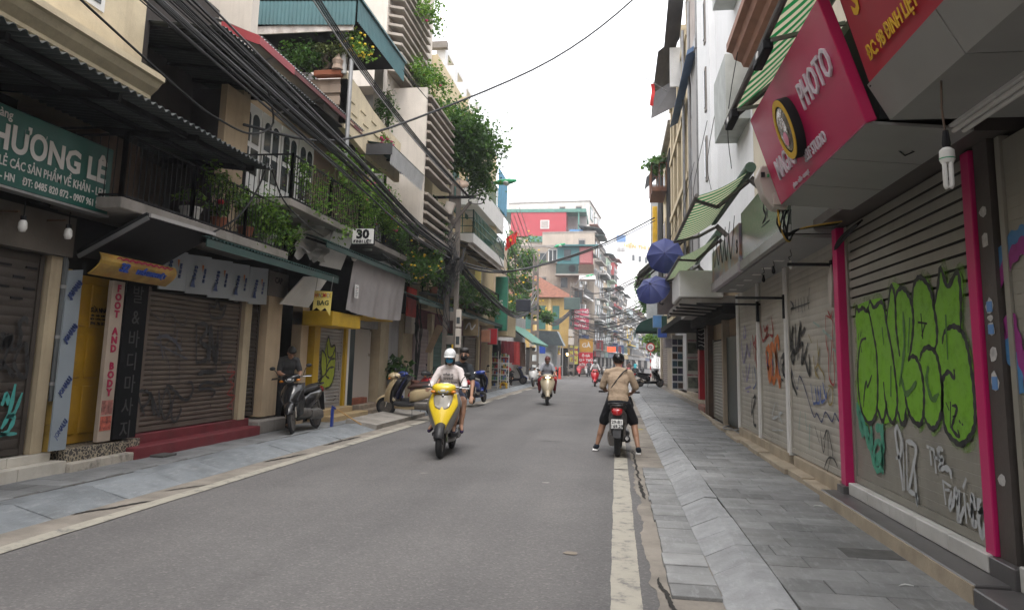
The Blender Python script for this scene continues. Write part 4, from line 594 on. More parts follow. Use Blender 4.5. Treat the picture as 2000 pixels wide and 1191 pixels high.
# ================================================================= dark-opening shop / bag shop / niche house at ground level
H = thing('bag_shop_house', 'shop row with yellow framed shutter and white walled niche', 'building', (-6.7, 16.5, .1), 'shophouses on the left side')
bx('wall', H, dark, -9.5, -7.6, 13.42, 15.2, 0, 4.1); bx('side_wall', H, dark, -7.6, -6.7, 13.38, 13.46, .1, 3.2); bx('wall', H, dark, -9.5, -6.86, 15.2, 23.1, 0, 4.2)
bx('pillar', H, tan, -6.9, -6.68, 14.6, 14.95, .1, 2.6); bx('grille_door', H, black_m, -7.55, -7.5, 13.5, 14.5, .2, 2.7)
yf = M('bag_yellow', (.55, .34, .015), .5, .15, 3, .05, dirt=.25, dirtcol=(.2, .12, .02))
sh = shutter(H, -6.70, 1, 15.45, 16.95, .36, 2.2, M('shutter_silver', (.40, .385, .38), .45, .15, 2, .08, metal=.3, dirt=.3, dirtcol=(.15, .14, .13)), .08, .02); graffiti('bag_fill', sh, 1, True); graffiti('bag', sh, 1, False, 1)
bx('frame_post', H, yf, -6.82, -6.6, 15.12, 15.42, .3, 2.35); bx('frame_post', H, yf, -6.9, -6.60, 16.98, 17.12, .3, 2.3); bx('pillar', H, white_p, -6.9, -6.60, 17.13, 17.26, .3, 2.4); bx('door_leaf', H, M('bottle_green', (.012, .03, .03), .4), -6.9, -6.62, 17.28, 17.66, .28, 2.4)
def peel(nt, N, L, b):
    P = N.new('ShaderNodeNewGeometry').outputs['Position']; n = N.new('ShaderNodeTexNoise'); n.inputs['Scale'].default_value = 2.3; n.inputs['Detail'].default_value = 7; L.new(P, n.inputs['Vector'])
    r = N.new('ShaderNodeValToRGB'); L.new(n.outputs[0], r.inputs[0]); e = r.color_ramp.elements; e[0].position = .62; e[0].color = (.53, .48, .42, 1); e[1].position = .645; e[1].color = (.30, .25, .18, 1); L.new(r.outputs[0], b.inputs['Base Color']); b.inputs['Roughness'].default_value = .85
bx('niche_wall', H, node_mat('peeling_plaster', peel), -7.2, -6.83, 17.68, 19.45, .3, 2.3); bx('brick_sill', H, M('brick_red', (.28, .09, .05), .8, .3, 8, .2), -6.85, -6.66, 17.8, 18.9, .33, .48, bevel=.01)
bx('shutter_box', H, steel, -7.0, -6.66, 17.7, 19.5, 2.32, 2.62)
bx('pillar', H, pcream, -6.95, -6.58, 19.52, 20.28, .2, 2.9); bx('grey_panel', H, greywall, -6.9, -6.70, 20.3, 21.6, .2, 3.1); bx('pillar', H, pcream, -6.95, -6.58, 21.7, 22.75, .2, 2.9)
stp = M('sand_step', (.42, .31, .17), .8, .15, 3, .2, dirt=.3, dirtcol=(.25, .18, .1))
bx('step', H, stp, -6.7, -6.42, 15.2, 17.2, .1, .36, bevel=.012); bx('step', H, stp, -6.45, -6.12, 15.3, 17.5, .1, .235, bevel=.012)
bx('niche_step', H, M('stone_step', (.30, .24, .18), .8, .3, 4, .3, dirt=.4), -6.8, -6.45, 17.8, 19.5, .1, .33, bevel=.015); bx('niche_step', H, M('stone_step', (.30, .24, .18)), -6.5, -6.2, 18.0, 19.6, .1, .22, bevel=.015)
B = thing('box_canopy', 'mustard yellow box canopy over the graffiti bag-shop shutter', 'canopy', (-6.3, 15.8, 2.2)); bx('box', B, yf, -6.9, -6.0, 14.6, 16.3, 2.19, 2.50, bevel=.01); bx('top_board', B, yf, -6.9, -5.95, 16.3, 18.6, 2.49, 2.52)
S = thing('hanging_sign', 'small yellow pennant sign with bag-shop lettering hanging from the canopy', 'sign', (-5.7, 13.7, 2.4), 'shop signs')
py = M('pennant_yellow', (.72, .58, .16), .6, .1, 3, 0); q = MB(); yy = 13.6
xs = [-5.98 + .075 * i for i in range(8)]; q.prism([(-6.0, yy, 2.84), (-6.02, yy, 2.44), (-5.94, yy, 2.50), (-5.85, yy, 2.43), (-5.76, yy, 2.50), (-5.65, yy, 2.34), (-5.63, yy, 2.82)], (0, .012, 0)); q.build('board', py, S)
for i, ch in enumerate('HANDMADE'): lettering('lettering', ch, .125, plain('letter_%d' % (i % 4), ((.45, .03, .03), (.55, .25, .02), (.35, .30, .28), (.5, .33, .02))[i % 4]), S, (-5.965 + i * .043, yy - .003, 2.74), (1, 0, 0), (0, 0, 1), sx=.62, bold=.004)
lettering('lettering', 'BAG', .13, plain('letter_dark', (.06, .07, .03)), S, (-5.81, yy - .003, 2.59), (1, 0, 0), (0, 0, 1), bold=.004)
MB().tube([(-5.98, yy, 2.83), (-5.95, yy, 3.15)], .006, 4).build('cord', steel, S); MB().tube([(-5.66, yy, 2.81), (-5.62, yy, 3.12)], .006, 4).build('cord', steel, S)
# grey tarpaulin blind
def cloth(mb, fn, nu=24, nv=10): mb.grid(fn, nu, nv)
T_ = thing('tarpaulin', 'hanging grey tarpaulin blind with a paper notice above the niche', 'tarpaulin', (-5.9, 17, 2.6)); q = MB()
cloth(q, lambda u, v: (-5.80 - .12 * v + .03 * math.sin(u * 19 + v) * v + .015 * math.sin(u * 47), 15.15 + 3.95 * u - .1 * v * (1 - u), 3.72 - 1.16 * v - .06 * math.sin(u * math.pi) * v), 60, 8)
q.build('sheet', M('tarp_grey', (.37, .34, .335), .6, .12, 2, .1, 12, dirt=.2), T_, True); bx('notice', T_, white_p, -5.80, -5.795, 15.28, 15.52, 2.85, 3.15)
for i in range(6): bx('print_line', T_, rl if i == 1 else kg, -5.794, -5.792, 15.32, 15.48 - .03 * (i % 3), 3.08 - i * .04, 3.092 - i * .04)
MB().tube([(-5.8, 15.1, 3.74), (-5.8, 19.1, 3.74)], .02, 6).build('rod', steel, T_)
MB().lathe([(.03, 0), (.06, .03), (.07, .08), (.03, .12)], 8, (-5.7, 14.9, 3.62)).build('security_lamp', white_p, T_, True)
T_ = thing('leaning_panel', 'white panel leaning outward below the torn sheeting', 'panel', (-6.3, 13.8, 2.5)); MB().prism([(-6.45, 13.05, 2.52), (-6.40, 14.25, 2.54), (-6.05, 14.4, 3.2), (-6.10, 13.3, 3.08)], (-.02, 0, .01)).build('board', white_p, T_)
MB().prism([(-6.1, 14.0, 3.4), (-6.0, 14.9, 3.42), (-5.75, 15.0, 4.25), (-5.85, 14.1, 4.2)], (-.02, 0, .01)).build('upper_board', white_p, T_)
T_ = thing('torn_sheeting', 'crumpled torn grey plastic sheeting bunched beside the white panel', 'tarpaulin', (-6, 13.7, 3.7)); q = MB(); rg = random.Random(9)
q.grid(lambda u, v: (-6.2 + .28 * u + .12 * mnoise.noise((u * 4, v * 5, 1)), 13.25 + .85 * u - .25 * v + .25 * mnoise.noise((u * 3, v * 4, 7)), 4.2 - .75 * v + .14 * mnoise.noise((u * 5, v * 3, 3))), 26, 26); q.build('sheet', M('sheet_grey', (.46, .44, .42), .5, .2, 4, .1, dirt=.4), T_)
S = thing('cap_sign', 'dim grey shop sign between the fascia panels and the dark opening', 'sign', (-6.5, 13, 2.7), 'shop signs'); bx('board', S, M('sign_grime', (.13, .11, .10), .6), -6.56, -6.48, 12.62, 13.42, 2.66, 3.12); lettering('lettering', 'CAP', .16, black_m, S, (-6.475, 13.0, 2.96), (0, 1, 0), (0, 0, 1), bold=.004)
S = thing('number_sign', 'white sign with black number thirty on the upper balcony rail', 'sign', (-5.4, 14.6, 4), 'shop signs'); bx('board', S, white_p, -5.66, -5.20, 14.60, 14.66, 3.96, 4.28); bx('frame', S, black_m, -5.68, -5.18, 14.662, 14.69, 3.94, 4.30)
lettering('lettering', '30', .26, black_m, S, (-5.43, 14.597, 4.155), (1, 0, 0), (0, 0, 1), bold=.014, sx=1.1); lettering('lettering', 'ĐINH LIỆT', .085, black_m, S, (-5.43, 14.597, 4.0), (1, 0, 0), (0, 0, 1), bold=.004)
bx('flag_panel', thing('red_banner', 'red banner strip behind the grey tarpaulin edge', 'banner', (-6, 20.5, 3)), M('banner_red', (.42, .03, .02), .6, .3, 3, 0), -6.05, -6.0, 20.1, 21.0, 2.75, 3.6)
# ================================================================= upper storeys: french doors, second balcony, terrace
H = thing('french_door_house', 'house with white french doors behind a plant-filled iron balcony', 'building', (-6.9, 14, 4.2), 'shophouses on the left side')
bx('floor_slab', H, conc, -7.2, -5.66, 11.6, 18.7, 4.14, 4.27, bevel=.01); bx('wall', H, tan, -9.5, -7.0, 11.86, 19.2, 4.2, 6.75)
for i in range(4):
    y0 = 11.98 + i * .82; d = bx('french_door', H, white_p, -7.0, -6.93, y0, y0 + .76, 4.28, 6.30)
    for j in (0, 1):
        a = y0 + .07 + j * .34; q = MB(); n = 8; q.quad(*([(-6.922, a, 5.55), (-6.922, a + .27, 5.55)] + [(-6.922, a + .135 + .135 * math.cos(t * math.pi / n), 6.02 + .12 * math.sin(t * math.pi / n)) for t in range(n + 1)])); q.build('pane', glass, d)
        bx('pane', d, glass, -6.94, -6.921, a, a + .27, 4.95, 5.45); bx('panel', d, white_p, -6.94, -6.915, a, a + .27, 4.38, 4.85, bevel=.01)
bx('pillar', H, tan, -7.0, -6.75, 11.7, 11.95, 4.2, 6.7); bx('upper_wall', H, M('brown_wall', (.22, .15, .11), .8, .2, 2), -7.02, -6.96, 15.3, 19, 4.3, 6.7)
railing(H, [(-6.6, 11.65), (-5.7, 11.65), (-5.7, 13.4), (-5.7, 15.1), (-5.7, 16.8), (-5.7, 18.6)], 4.27, 5.08, black_m, .1)
for i, (y, z, ry, rz) in enumerate(((12.4, 4.75, .5, .35), (13.6, 4.6, .6, .3), (15.0, 5.0, .6, .35), (16.5, 5.25, .85, .55), (17.9, 4.85, .6, .45))):
    plant('balcony_shrub', ('trailing green creeper at the near end of the upper balcony', 'leafy shrub behind the railing below the french doors', 'dense green bush over the thirty sign', 'bougainvillea bush with pink blossoms on the upper balcony', 'dark green bush with yellow blossoms at the far balcony end')[i], (-6.0, y, 4.3), [((-5.75, y, z), (.4, ry, rz)), ((-5.6, y + .3, z - .35), (.25, ry * .7, .35)), ((-5.9, y - .3, z + .3), (.25, ry * .5, .25))], (380, 420, 1000, 2600, 1000)[i], .055, 40 + i, leafm if i < 4 else leafd, 'balcony plants', (potwhite, .16, .2), (pinkfl, 26, .04) if i == 3 else (yellowfl, 16, .035) if i == 4 else None)
plant('tall_creeper', 'tall creeper arching up toward the red-edged awning', (-5.9, 14.2, 4.3), [((-5.75, 14.3, 5.75), (.3, .5, .16)), ((-5.7, 13.9, 5.4), (.15, .2, .3))], 260, .075, 52, leafm, 'balcony plants')
plant('bonsai_shrub', 'yellow-flowered hanging plants below the second balcony far end', (-5.9, 19.2, 4.2), [((-5.55, 19.3, 4.1), (.4, .9, .45)), ((-5.5, 20.4, 4.4), (.4, .7, .5))], 700, .08, 57, leafd, 'balcony plants', None, (yellowfl, 26, .04))
C = thing('red_edged_awning', 'silver corrugated awning with a red fascia below the terrace', 'awning', (-6.2, 13, 6.7)); q = MB(); corrugated(q, (-6.75, 10.6, 7.18), (0, 1, 0), (.85, 0, -.38), 5.0, .93, .1, .016, .006, 2); q.build('sheet', M('tin_silver', (.32, .33, .33), .45, .15, 2, .05, metal=.4), C, 50)
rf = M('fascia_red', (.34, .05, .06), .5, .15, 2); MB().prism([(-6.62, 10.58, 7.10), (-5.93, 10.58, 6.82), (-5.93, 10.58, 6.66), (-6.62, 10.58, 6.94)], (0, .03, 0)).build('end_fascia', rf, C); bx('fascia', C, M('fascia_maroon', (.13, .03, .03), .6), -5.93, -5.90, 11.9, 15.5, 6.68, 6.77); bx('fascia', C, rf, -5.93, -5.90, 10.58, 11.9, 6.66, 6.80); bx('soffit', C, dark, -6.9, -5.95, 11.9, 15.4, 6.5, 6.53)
for y in (11.2, 13.2, 15.2): MB().bar((-6.9, y, 6.4), (-5.95, y, 6.7), .03).build('bracket', steel, C)
H = thing('terrace_house', 'roof terrace with cream parapet and teal corrugated roof', 'building', (-6.5, 16, 6.6), 'shophouses on the left side')
bx('floor', H, conc, -9.5, -6.05, 13.6, 18.5, 6.55, 6.75); bx('back_wall', H, M('terrace_back', (.30, .28, .27), .85, .2, 1.5, streak=.3), -9.8, -8.3, 9.2, 18.5, 6.75, 9.2); bx('party_wall', H, ivory, -9.6, -6.9, 12.0, 12.25, 6.75, 9.4)
tw = M('parapet_brown', (.34, .26, .20), .85, .2, 2, .1, streak=.4)
bx('parapet', H, tw, -8.4, -5.92, 14.42, 14.54, 6.6, 7.62)
for i in range(3):
    for j in range(4): bx('parapet_block', H, tw, -8.2 + j * .56, -7.72 + j * .56, 14.37, 14.425, 6.72 + i * .28, 6.92 + i * .28, bevel=.012)
q = MB(); q.add([(-5.92, 14.42, 6.5), (-5.92, 14.42, 7.78), (-5.92, 15.2, 7.70), (-5.92, 16.2, 7.52), (-5.92, 17.5, 7.42), (-5.92, 18.5, 7.4), (-5.92, 18.5, 6.3), (-5.92, 16, 6.3)], [tuple(range(8))]); k = len(q.v); v0 = [tuple(p) for p in q.v]; q = MB().prism(v0, (-.14, 0, 0)); q.build('parapet', cream, H)
for i in range(3):
    for j in range(4): bx('parapet_ledge', H, cream, -5.925, -5.895, 14.6 + j * .75 + (i % 2) * .2, 14.95 + j * .75 + (i % 2) * .2, 6.7 + i * .25, 6.74 + i * .25, bevel=.01)
MB().lathe([(.07, 7.7), (.07, 8.75)], 10, (-5.98, 14.35, 0)).build('post', M('post_pale', (.55, .54, .52), .5), H, 40); MB().lathe([(.05, 5.6), (.05, 8.0)], 8, (-5.78, 14.28, 0)).build('downpipe', steel, H, 40)
bx('lintel', H, M('peeled_white', (.55, .50, .46), .8, .3, 6, .2, dirt=.6, dirtcol=(.3, .14, .08)), -8.6, -5.66, 13.96, 14.0, 8.52, 8.70)
q = MB(); corrugated(q, (-8.7, 13.93, 9.32), (1, 0, -.05), (0, -.02, -1), 3.1, .55, .09, .012, .005, 1); q.build('roof_sheet', tin_teal, H, 50)
q = MB(); corrugated(q, (-5.56, 13.93, 9.2), (0, 1, 0), (0, 0, -1), 3.4, .5, .09, .012, .005, 1); q.build('roof_sheet', tin_teal, H, 50)
q = MB().prism([(-8.7, 13.9, 9.38), (-5.5, 13.9, 9.22), (-5.5, 17.4, 9.22), (-8.7, 17.4, 9.45)], (0, 0, .05)); q.build('roof', tin_teal, H)
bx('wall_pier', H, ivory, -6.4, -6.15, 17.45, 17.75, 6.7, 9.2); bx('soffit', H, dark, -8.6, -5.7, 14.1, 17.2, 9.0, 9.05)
plant('terrace_shrub', 'feathery dark shrub on the terrace at the left', (-7.4, 14.2, 7.65), [((-7.35, 14.15, 8.0), (.5, .3, .28)), ((-6.85, 14.2, 8.05), (.4, .3, .35))], 900, .07, 61, leafd, 'terrace plants', (M('pot_blue', (.12, .22, .24)), .22, .2))
B = plant('bonsai_tree', 'flat-topped bonsai in a shallow tray on the terrace parapet', (-6.35, 14.3, 7.74), [((-6.35, 14.3, 8.28), (.42, .25, .10)), ((-6.15, 14.25, 8.16), (.3, .2, .07))], 800, .05, 62, [M('bonsai_%d' % i, c, .6) for i, c in enumerate(((.10, .13, .03), (.14, .17, .04), (.07, .10, .025)))], 'terrace plants'); bx('tray', B, terracotta, -6.62, -6.0, 14.22, 14.42, 7.63, 7.76, bevel=.02); MB().tube(catmull([(-6.5, 14.3, 7.72), (-6.3, 14.3, 7.9), (-6.42, 14.3, 8.05), (-6.3, 14.3, 8.2)], 5), .035, 6).build('trunk', stem_m, B, True)
B = MB().lathe([(.13, 0), (.10, .1), (.13, .2), (.05, .3), (.001, .42)], 8, (-6.08, 14.25, 7.76)).build('stone_ornament', M('ornament', (.35, .26, .2), .8, .3, 9, .4), None, 30); tag(B, 'small carved stone ornament beside the bonsai tray', 'ornament')
plant('yellow_creeper', 'yellow-flowered creeper around the pale terrace post', (-5.9, 14.4, 7.8), [((-5.8, 14.3, 8.45), (.35, .3, .3)), ((-5.55, 14.3, 8.2), (.3, .3, .15))], 260, .07, 63, leafm, 'terrace plants', None, (yellowfl, 40, .035))
plant('terrace_pine', 'dark potted conifer near the terrace end wall', (-6.0, 17.3, 7.3), [((-5.95, 17.2, 7.95), (.25, .3, .38))], 500, .06, 64, leafd, 'terrace plants')
plant('bougainvillea_spray', 'pink bougainvillea spray hanging over the cream parapet', (-5.9, 16.8, 7.0), [((-5.75, 16.8, 6.9), (.12, .45, .10)), ((-5.65, 17.6, 6.55), (.08, .4, .1))], 160, .06, 65, leafm, 'terrace plants', None, (pinkfl, 26, .045))
C = canopy('scalloped_awning', 'sloping dark awning with a grey scalloped valance', -6.7, 6.80, -5.3, 6.55, 15.9, 18.8, tin_green, .1, None, 2); bx('front_fascia', C, M('fascia_charcoal', (.06, .06, .065), .5), -6.7, -5.28, 15.84, 15.88, 6.30, 6.57); q = MB()
for i in range(19): y = 15.9 + i * .15; q.add([(-5.29, y, 6.53), (-5.29, y + .15, 6.53), (-5.34, y + .15, 6.14), (-5.34, y + .075, 6.06), (-5.34, y, 6.14)], [(0, 1, 2, 3, 4)])
q.build('valance', M('valance_grey', (.40, .40, .40), .6, .15, 3), C)
# slab building with louvres
H = thing('louvre_house', 'tall ivory slab house with rows of concrete louvres', 'building', (-6.5, 20.5, 4), 'shophouses on the left side')
bx('fin_wall', H, ivory, -6.55, -5.46, 19.3, 19.42, 5.3, 9.32); bx('wall', H, ivory, -9.8, -6.5, 18.52, 23.4, 9.1, 16); bx('lower_wall', H, greywall, -9.5, -6.7, 19.2, 23.4, 4.0, 9.3); bx('loggia_back', H, dark, -6.75, -6.69, 19.5, 23.3, 4.3, 9.0)
lv = M('louvre_concrete', (.36, .315, .27), .85, .2, 2, .2, dirt=.35, dirtcol=(.2, .17, .14), streak=.3)
for z0, n, x0, x1, y0, y1 in ((9.6, 12, -6.5, -6.05, 18.62, 21.6), (7.0, 9, -5.75, -5.35, 19.44, 22.5), (4.9, 6, -5.75, -5.35, 19.44, 22.9)):
    for i in range(n): z = z0 + i * .27; MB().prism([(x0, y0, z), (x1, y0, z - .10), (x1, y0, z - .02), (x0, y0, z + .08)], (0, y1 - y0, 0)).build('louvre', lv, H, False, .006)
plant('roof_creeper', 'light green creeper spilling over the upper louvres', (-6.1, 20, 9.3), [((-5.85, 20.2, 9.95), (.4, 1.0, .55)), ((-5.7, 21.2, 10.3), (.4, .8, .4)), ((-5.75, 20.3, 12.1), (.35, .8, .45)), ((-5.6, 21.6, 9.6), (.35, .6, .3))], 1500, .09, 70, leafm, 'climbing plants', None, (pinkfl, 8, .05))
plant('hanging_ivy', 'large dark green ivy mass hanging from the balcony like a tree crown', (-5.7, 24.5, 8.6), [((-5.75, 24.0, 9.6), (1.15, 1.2, .9)), ((-5.0, 24.6, 9.2), (.85, 1.0, .85)), ((-6.2, 23.4, 8.8), (.75, .8, .65)), ((-4.9, 24.8, 8.1), (.5, .7, .8)), ((-5.5, 24.2, 8.7), (.95, .8, .6)), ((-5.6, 23.9, 9.1), (1.2, .7, .7))], 9000, .13, 71, leafd, 'climbing plants', stems=20)
# planter by the niche, red flowerbed etc.
t = plant('potted_palm', 'leafy plant in a square white planter beside the cream pillar', (-6.35, 20.5, .95), [((-6.35, 20.5, 1.2), (.28, .28, .22))], 130, .2, 80, leafd, 'pavement plants')
bx('planter', t, white_p, -6.55, -6.15, 20.3, 20.7, .12, .62, bevel=.015); bx('planter_top', t, greywall, -6.5, -6.2, 20.35, 20.65, .622, .98, bevel=.015)
# ================================================================= right row
pink = M('hot_pink_paint', (.55, .013, .13), .35, .06, 3, .02, dirt=.1, dirtcol=(.3, .05, .1)); alu = M('alu_panel', (.30, .30, .285), .5, .1, 1.5, .03, dirt=.3, dirtcol=(.24, .23, .21))
granite = M('dark_granite', (.10, .095, .095), .35, .2, 3, .05, dirt=.4, dirtcol=(.2, .19, .18)); sill = M('white_sill_tile', (.58, .57, .54), .45, .12, 3, .05, dirt=.3, dirtcol=(.3, .28, .25)); creamst = M('cream_stone', (.42, .35, .26), .8, .2, 2.5, .25, dirt=.4, dirtcol=(.2, .16, .12))
brownch = M('brown_channel', (.085, .072, .064), .55, .2, 3, .1, dirt=.3); signred = M('sign_red', (.36, .008, .03), .3, .06, 2, 0); signpink = M('sign_magenta', (.50, .02, .10), .25, .06, 2, 0, coat=.3)
bulbm = plain('bulb_white', (.7, .69, .66), .3)
# nearest shop (red address board)
H = thing('near_shop', 'nearest right shop with plain shutter sprayed purple and blue', 'building', (2.6, 3.5, .1), 'shophouses on the right side')
bx('wall', H, greywall, 2.62, 6, .5, 5.05, 0, 5.2); sh = shutter(H, 2.5, -1, .9, 4.98, .40, 3.06, sh_grey, .078, .012, False); graffiti('near', sh, -1)
pil = bx('channel_pillar', H, brownch, 2.455, 2.62, 5.07, 5.26, .32, 3.14)
for i, (z, h, m_) in enumerate(((2.62, .07, 'w'), (2.42, .10, 'w'), (1.98, .10, 'b'), (1.83, .09, 'b'), (1.66, .1, 'w'), (1.48, .12, 'b'), (.86, .07, 'w'), (1.9, .04, 'w'))):
    q = MB(); rg = random.Random(i); n = 8; q.quad(*[(2.451, 5.17 + .05 * math.cos(t * .785) * rg.uniform(.7, 1.2), z + h * .6 * math.sin(t * .785) * rg.uniform(.7, 1.1)) for t in range(n)][::-1]); q.build('sticker', M('sticker_white', (.5, .49, .47), .7, .3, 20, 0), pil)
    if m_ == 'b': bx('sticker_print', pil, plain('print_sky', (.12, .25, .5)), 2.448, 2.4505, 5.135, 5.205, z - h * .4, z + h * .3)
bx('step', H, granite, 2.17, 2.62, .6, 5.02, .1, .23, bevel=.008); bx('sill', H, sill, 2.42, 2.62, .6, 4.98, .23, .385, bevel=.008); bx('sill_end', H, granite, 2.40, 2.62, 4.99, 5.30, .1, .36, bevel=.006)
for i in range(3): bx('soffit_panel', H, alu, 1.70, 2.60, 4.64 - (i + 1) * 1.0 + .012, 4.64 - i * 1.0, 3.10, 3.13)
for i in range(3): MB().prism([(1.70, 4.64 - i, 3.10), (1.56, 4.60 - i, 3.32), (1.56, 3.612 - i, 3.32), (1.70, 3.652 - i, 3.10)], (.02, 0, .01)).build('fascia_panel', alu, H)
bx('bulkhead', H, alu, 1.75, 2.6, .8, 4.62, 3.14, 3.9)
S = thing('address_sign', 'red slanted shop board with yellow street address', 'sign', (1.5, 3, 3.3), 'shop signs right'); MB().prism([(1.56, 4.56, 3.32), (1.22, 4.50, 4.48), (1.22, .9, 4.48), (1.56, .9, 3.32)], (.05, 0, .015)).build('board', signred, S)
MB().prism([(1.57, 4.566, 3.30), (1.23, 4.506, 4.5), (1.55, 4.506, 4.55), (1.75, 4.566, 3.3)], (0, .02, 0)).build('board_side', black_m, S)
sy = plain('sign_yellow_print', (.70, .42, .02)); dn = Vector((-.34, 0, 1.16)).normalized(); up = (dn.x, 0, dn.z)
lettering('lettering', 'ĐC: 9B ĐINH LIỆT - HOÀN KIẾM - HÀ NỘI', .125, sy, S, (1.512, 4.42, 3.44), (0, -1, 0), up, sx=.72, bold=.003, align='LEFT'); lettering('lettering', 'S', .3, sy, S, (1.42, 4.42, 3.78), (0, -1, 0), up, sx=.8, bold=.008, align='LEFT')
q = MB(); ribbon(q, [(-3.92, 3.92), (-3.86, 3.72), (-3.70, 3.62), (-3.52, 3.70), (-3.44, 3.92)], .13, lambda a, b: (1.56 - (b - 3.32) * .293 - .012, -a, b), 5, .6); q.build('emblem', sy, S)
# lamp bulb and tubes under the soffit
B = thing('hanging_bulb', 'white spiral energy bulb hanging on a cord below the near soffit', 'lamp', (1.735, 4.0, 2.6)); MB().tube([(1.735, 4.0, 3.1), (1.73, 4.005, 2.95), (1.74, 4, 2.78)], .006, 5).build('cord', wood, B); MB().lathe([(.018, .16), (.022, .19), (.014, .26)], 10, (1.74, 4, 2.56)).build('socket', black_m, B, 30)
MB().lathe([(.03, .08), (.038, .10), (.036, .15), (.02, .165)], 12, (1.74, 4, 2.56)).build('base', bulbm, B, 30); MB().lathe([(.0385, .102), (.0385, .108)], 12, (1.74, 4, 2.56)).build('green_ring', plain('ring_green', (.05, .3, .15)), B)
for k in range(4): a = k * 1.571 + .4; MB().tube([(1.74 + .02 * math.cos(a), 4 + .02 * math.sin(a), 2.645), (1.74 + .02 * math.cos(a), 4 + .02 * math.sin(a), 2.52), (1.74 + .012 * math.cos(a), 4 + .012 * math.sin(a), 2.51)], .0125, 8).build('tube', bulbm, B, 40)
B = thing('tube_light', 'pair of bare fluorescent tubes under the near soffit', 'lamp', (2.15, 4.2, 3.05)); [MB().tube([(x, 4.76, 3.06), (x, 3.4, 3.06)], .016, 8).build('tube', bulbm, B, 40) for x in (2.12, 2.18)]; bx('batten', B, white_p, 2.09, 2.21, 3.4, 4.76, 3.078, 3.099)
# photo studio
H = thing('photo_studio', 'photo studio front with pink posts and green graffiti shutter', 'building', (2.6, 6.8, .1), 'shophouses on the right side')
bx('wall', H, greywall, 2.62, 6, 5.25, 8.42, 0, 4.6); sh = shutter(H, 2.5, -1, 5.42, 8.20, .37, 3.06, sh_grey, .078, .010, False, 2.02); graffiti('pink_fill', sh, -1, True); graffiti('pink', sh, -1, False, 1)
bx('pink_post', H, pink, 2.39, 2.60, 8.235, 8.40, .32, 3.08, bevel=.006); bx('pink_post', H, pink, 2.43, 2.52, 5.275, 5.40, .36, 3.08, bevel=.006)
bx('post_foot', H, granite, 2.35, 2.6, 8.2, 8.42, .2, .318); bx('step', H, granite, 2.19, 2.5, 5.04, 8.46, .1, .245, bevel=.008); bx('step_riser', H, creamst, 2.176, 2.19, 5.04, 8.46, .1, .235)
for i in range(5): bx('sill_tile', H, sill, 2.40, 2.52, 5.32 + i * .575, 5.89 + i * .575, .246, .365, bevel=.006)
for i, (a, b) in enumerate(((4.70, 5.5), (5.512, 6.3), (6.312, 7.12))): MB().prism([(1.58, a, 3.10), (1.58, b, 3.10), (2.24, b + .06, 3.06), (2.24, a + .06, 3.06)], (0, 0, .02)).build('soffit_panel', alu, H)
bx('soffit_back', H, brownch, 2.2, 2.61, 4.9, 8.4, 3.10, 3.2); bx('bulkhead', H, brownch, 1.75, 2.61, 4.72, 7.1, 3.2, 4.2)
S = thing('studio_sign', 'glossy magenta studio board with white raised letters and round emblem', 'sign', (1.5, 5.9, 3.1), 'shop signs right'); B0 = Vector((1.57, 0, 3.10)); tl = Vector((-.27, 0, .86)); un = tl.normalized()
MB().prism([(1.57, 4.68, 3.1), (1.57, 7.11, 3.1), (1.30, 7.11, 3.96), (1.30, 4.68, 3.96)], (.07, 0, .022)).build('board', signpink, S, False, .006); bx('backing', S, black_m, 1.66, 1.75, 4.70, 7.09, 3.13, 3.98)
def on_sign(y, h, off=0.): n = Vector((-un.z, 0, un.x)); return B0 + un * h + n * off + Vector((0, y, 0))
lw = M('letter_white', (.66, .60, .66), .3, .05, 3, 0)
for t_, y, h, sz, sx in (('PHOTO', 5.20, .52, .30, .74), ('MAGIC', 6.50, .26, .26, .78), ('SELF STUDIO', 5.68, .15, .125, .82), ('photo - selfie - concept', 6.25, .045, .06, .9)):
    lettering('lettering', t_, sz, lw, S, on_sign(y, h, .010 if sz > .2 else .008), (0, -1, 0), (un.x, 0, un.z), ext=.008 if sz > .2 else .005, sx=sx, bold=.001 if sz > .1 else 0)
c = on_sign(5.98, .43, .0); nrm = Vector((-un.z, 0, un.x)); rot = Matrix((Vector((0, -1, 0)), un, nrm)).transposed()
q = MB(); q.lathe([(.22, 0), (.22, .075)], 28, c, 'z', Matrix.Rotation(0, 3, 'Z') and rot @ Matrix.Diagonal((1.0, 1.18, 1)).to_3x3()); em = q.build('emblem', black_m, S, 40)
q = MB(); q.lathe([(.215, .073), (.215, .082), (.17, .082), (.17, .073)], 28, c, 'z', rot @ Matrix.Diagonal((1.0, 1.18, 1)).to_3x3()); q.build('emblem_ring', plain('emblem_yellow', (.62, .38, .02)), em); q = MB(); q.lathe([(.168, .072), (.10, .09), (.001, .085)], 20, c, 'z', rot @ Matrix.Diagonal((1.0, 1.18, 1)).to_3x3()); q.build('emblem_face', M('foil', (.42, .38, .34), .2, .5, 14, .6, 25, metal=.7), em)
q = MB(); q.lathe([(.06, .092), (.001, .094)], 12, c + un * -.08, 'z', rot); q.build('emblem_label', plain('label_pink', (.7, .25, .35)), em)
MB().tube([on_sign(5.25, 0) + Vector((.4, 0, -.02)), on_sign(5.25, 0) + Vector((.45, .03, -.05)), on_sign(5.25, 0) + Vector((.5, 0, -.03)), on_sign(5.25, 0) + Vector((.46, -.03, -.02))], .006, 5).build('wire_hook', black_m, S)
B = thing('meter_box', 'beige electric meter box bolted to the end of the magenta board', 'meter box', (1.5, 7.2, 3.2)); bx_m = M('meter_beige', (.48, .43, .38), .5, .08, 3, 0)
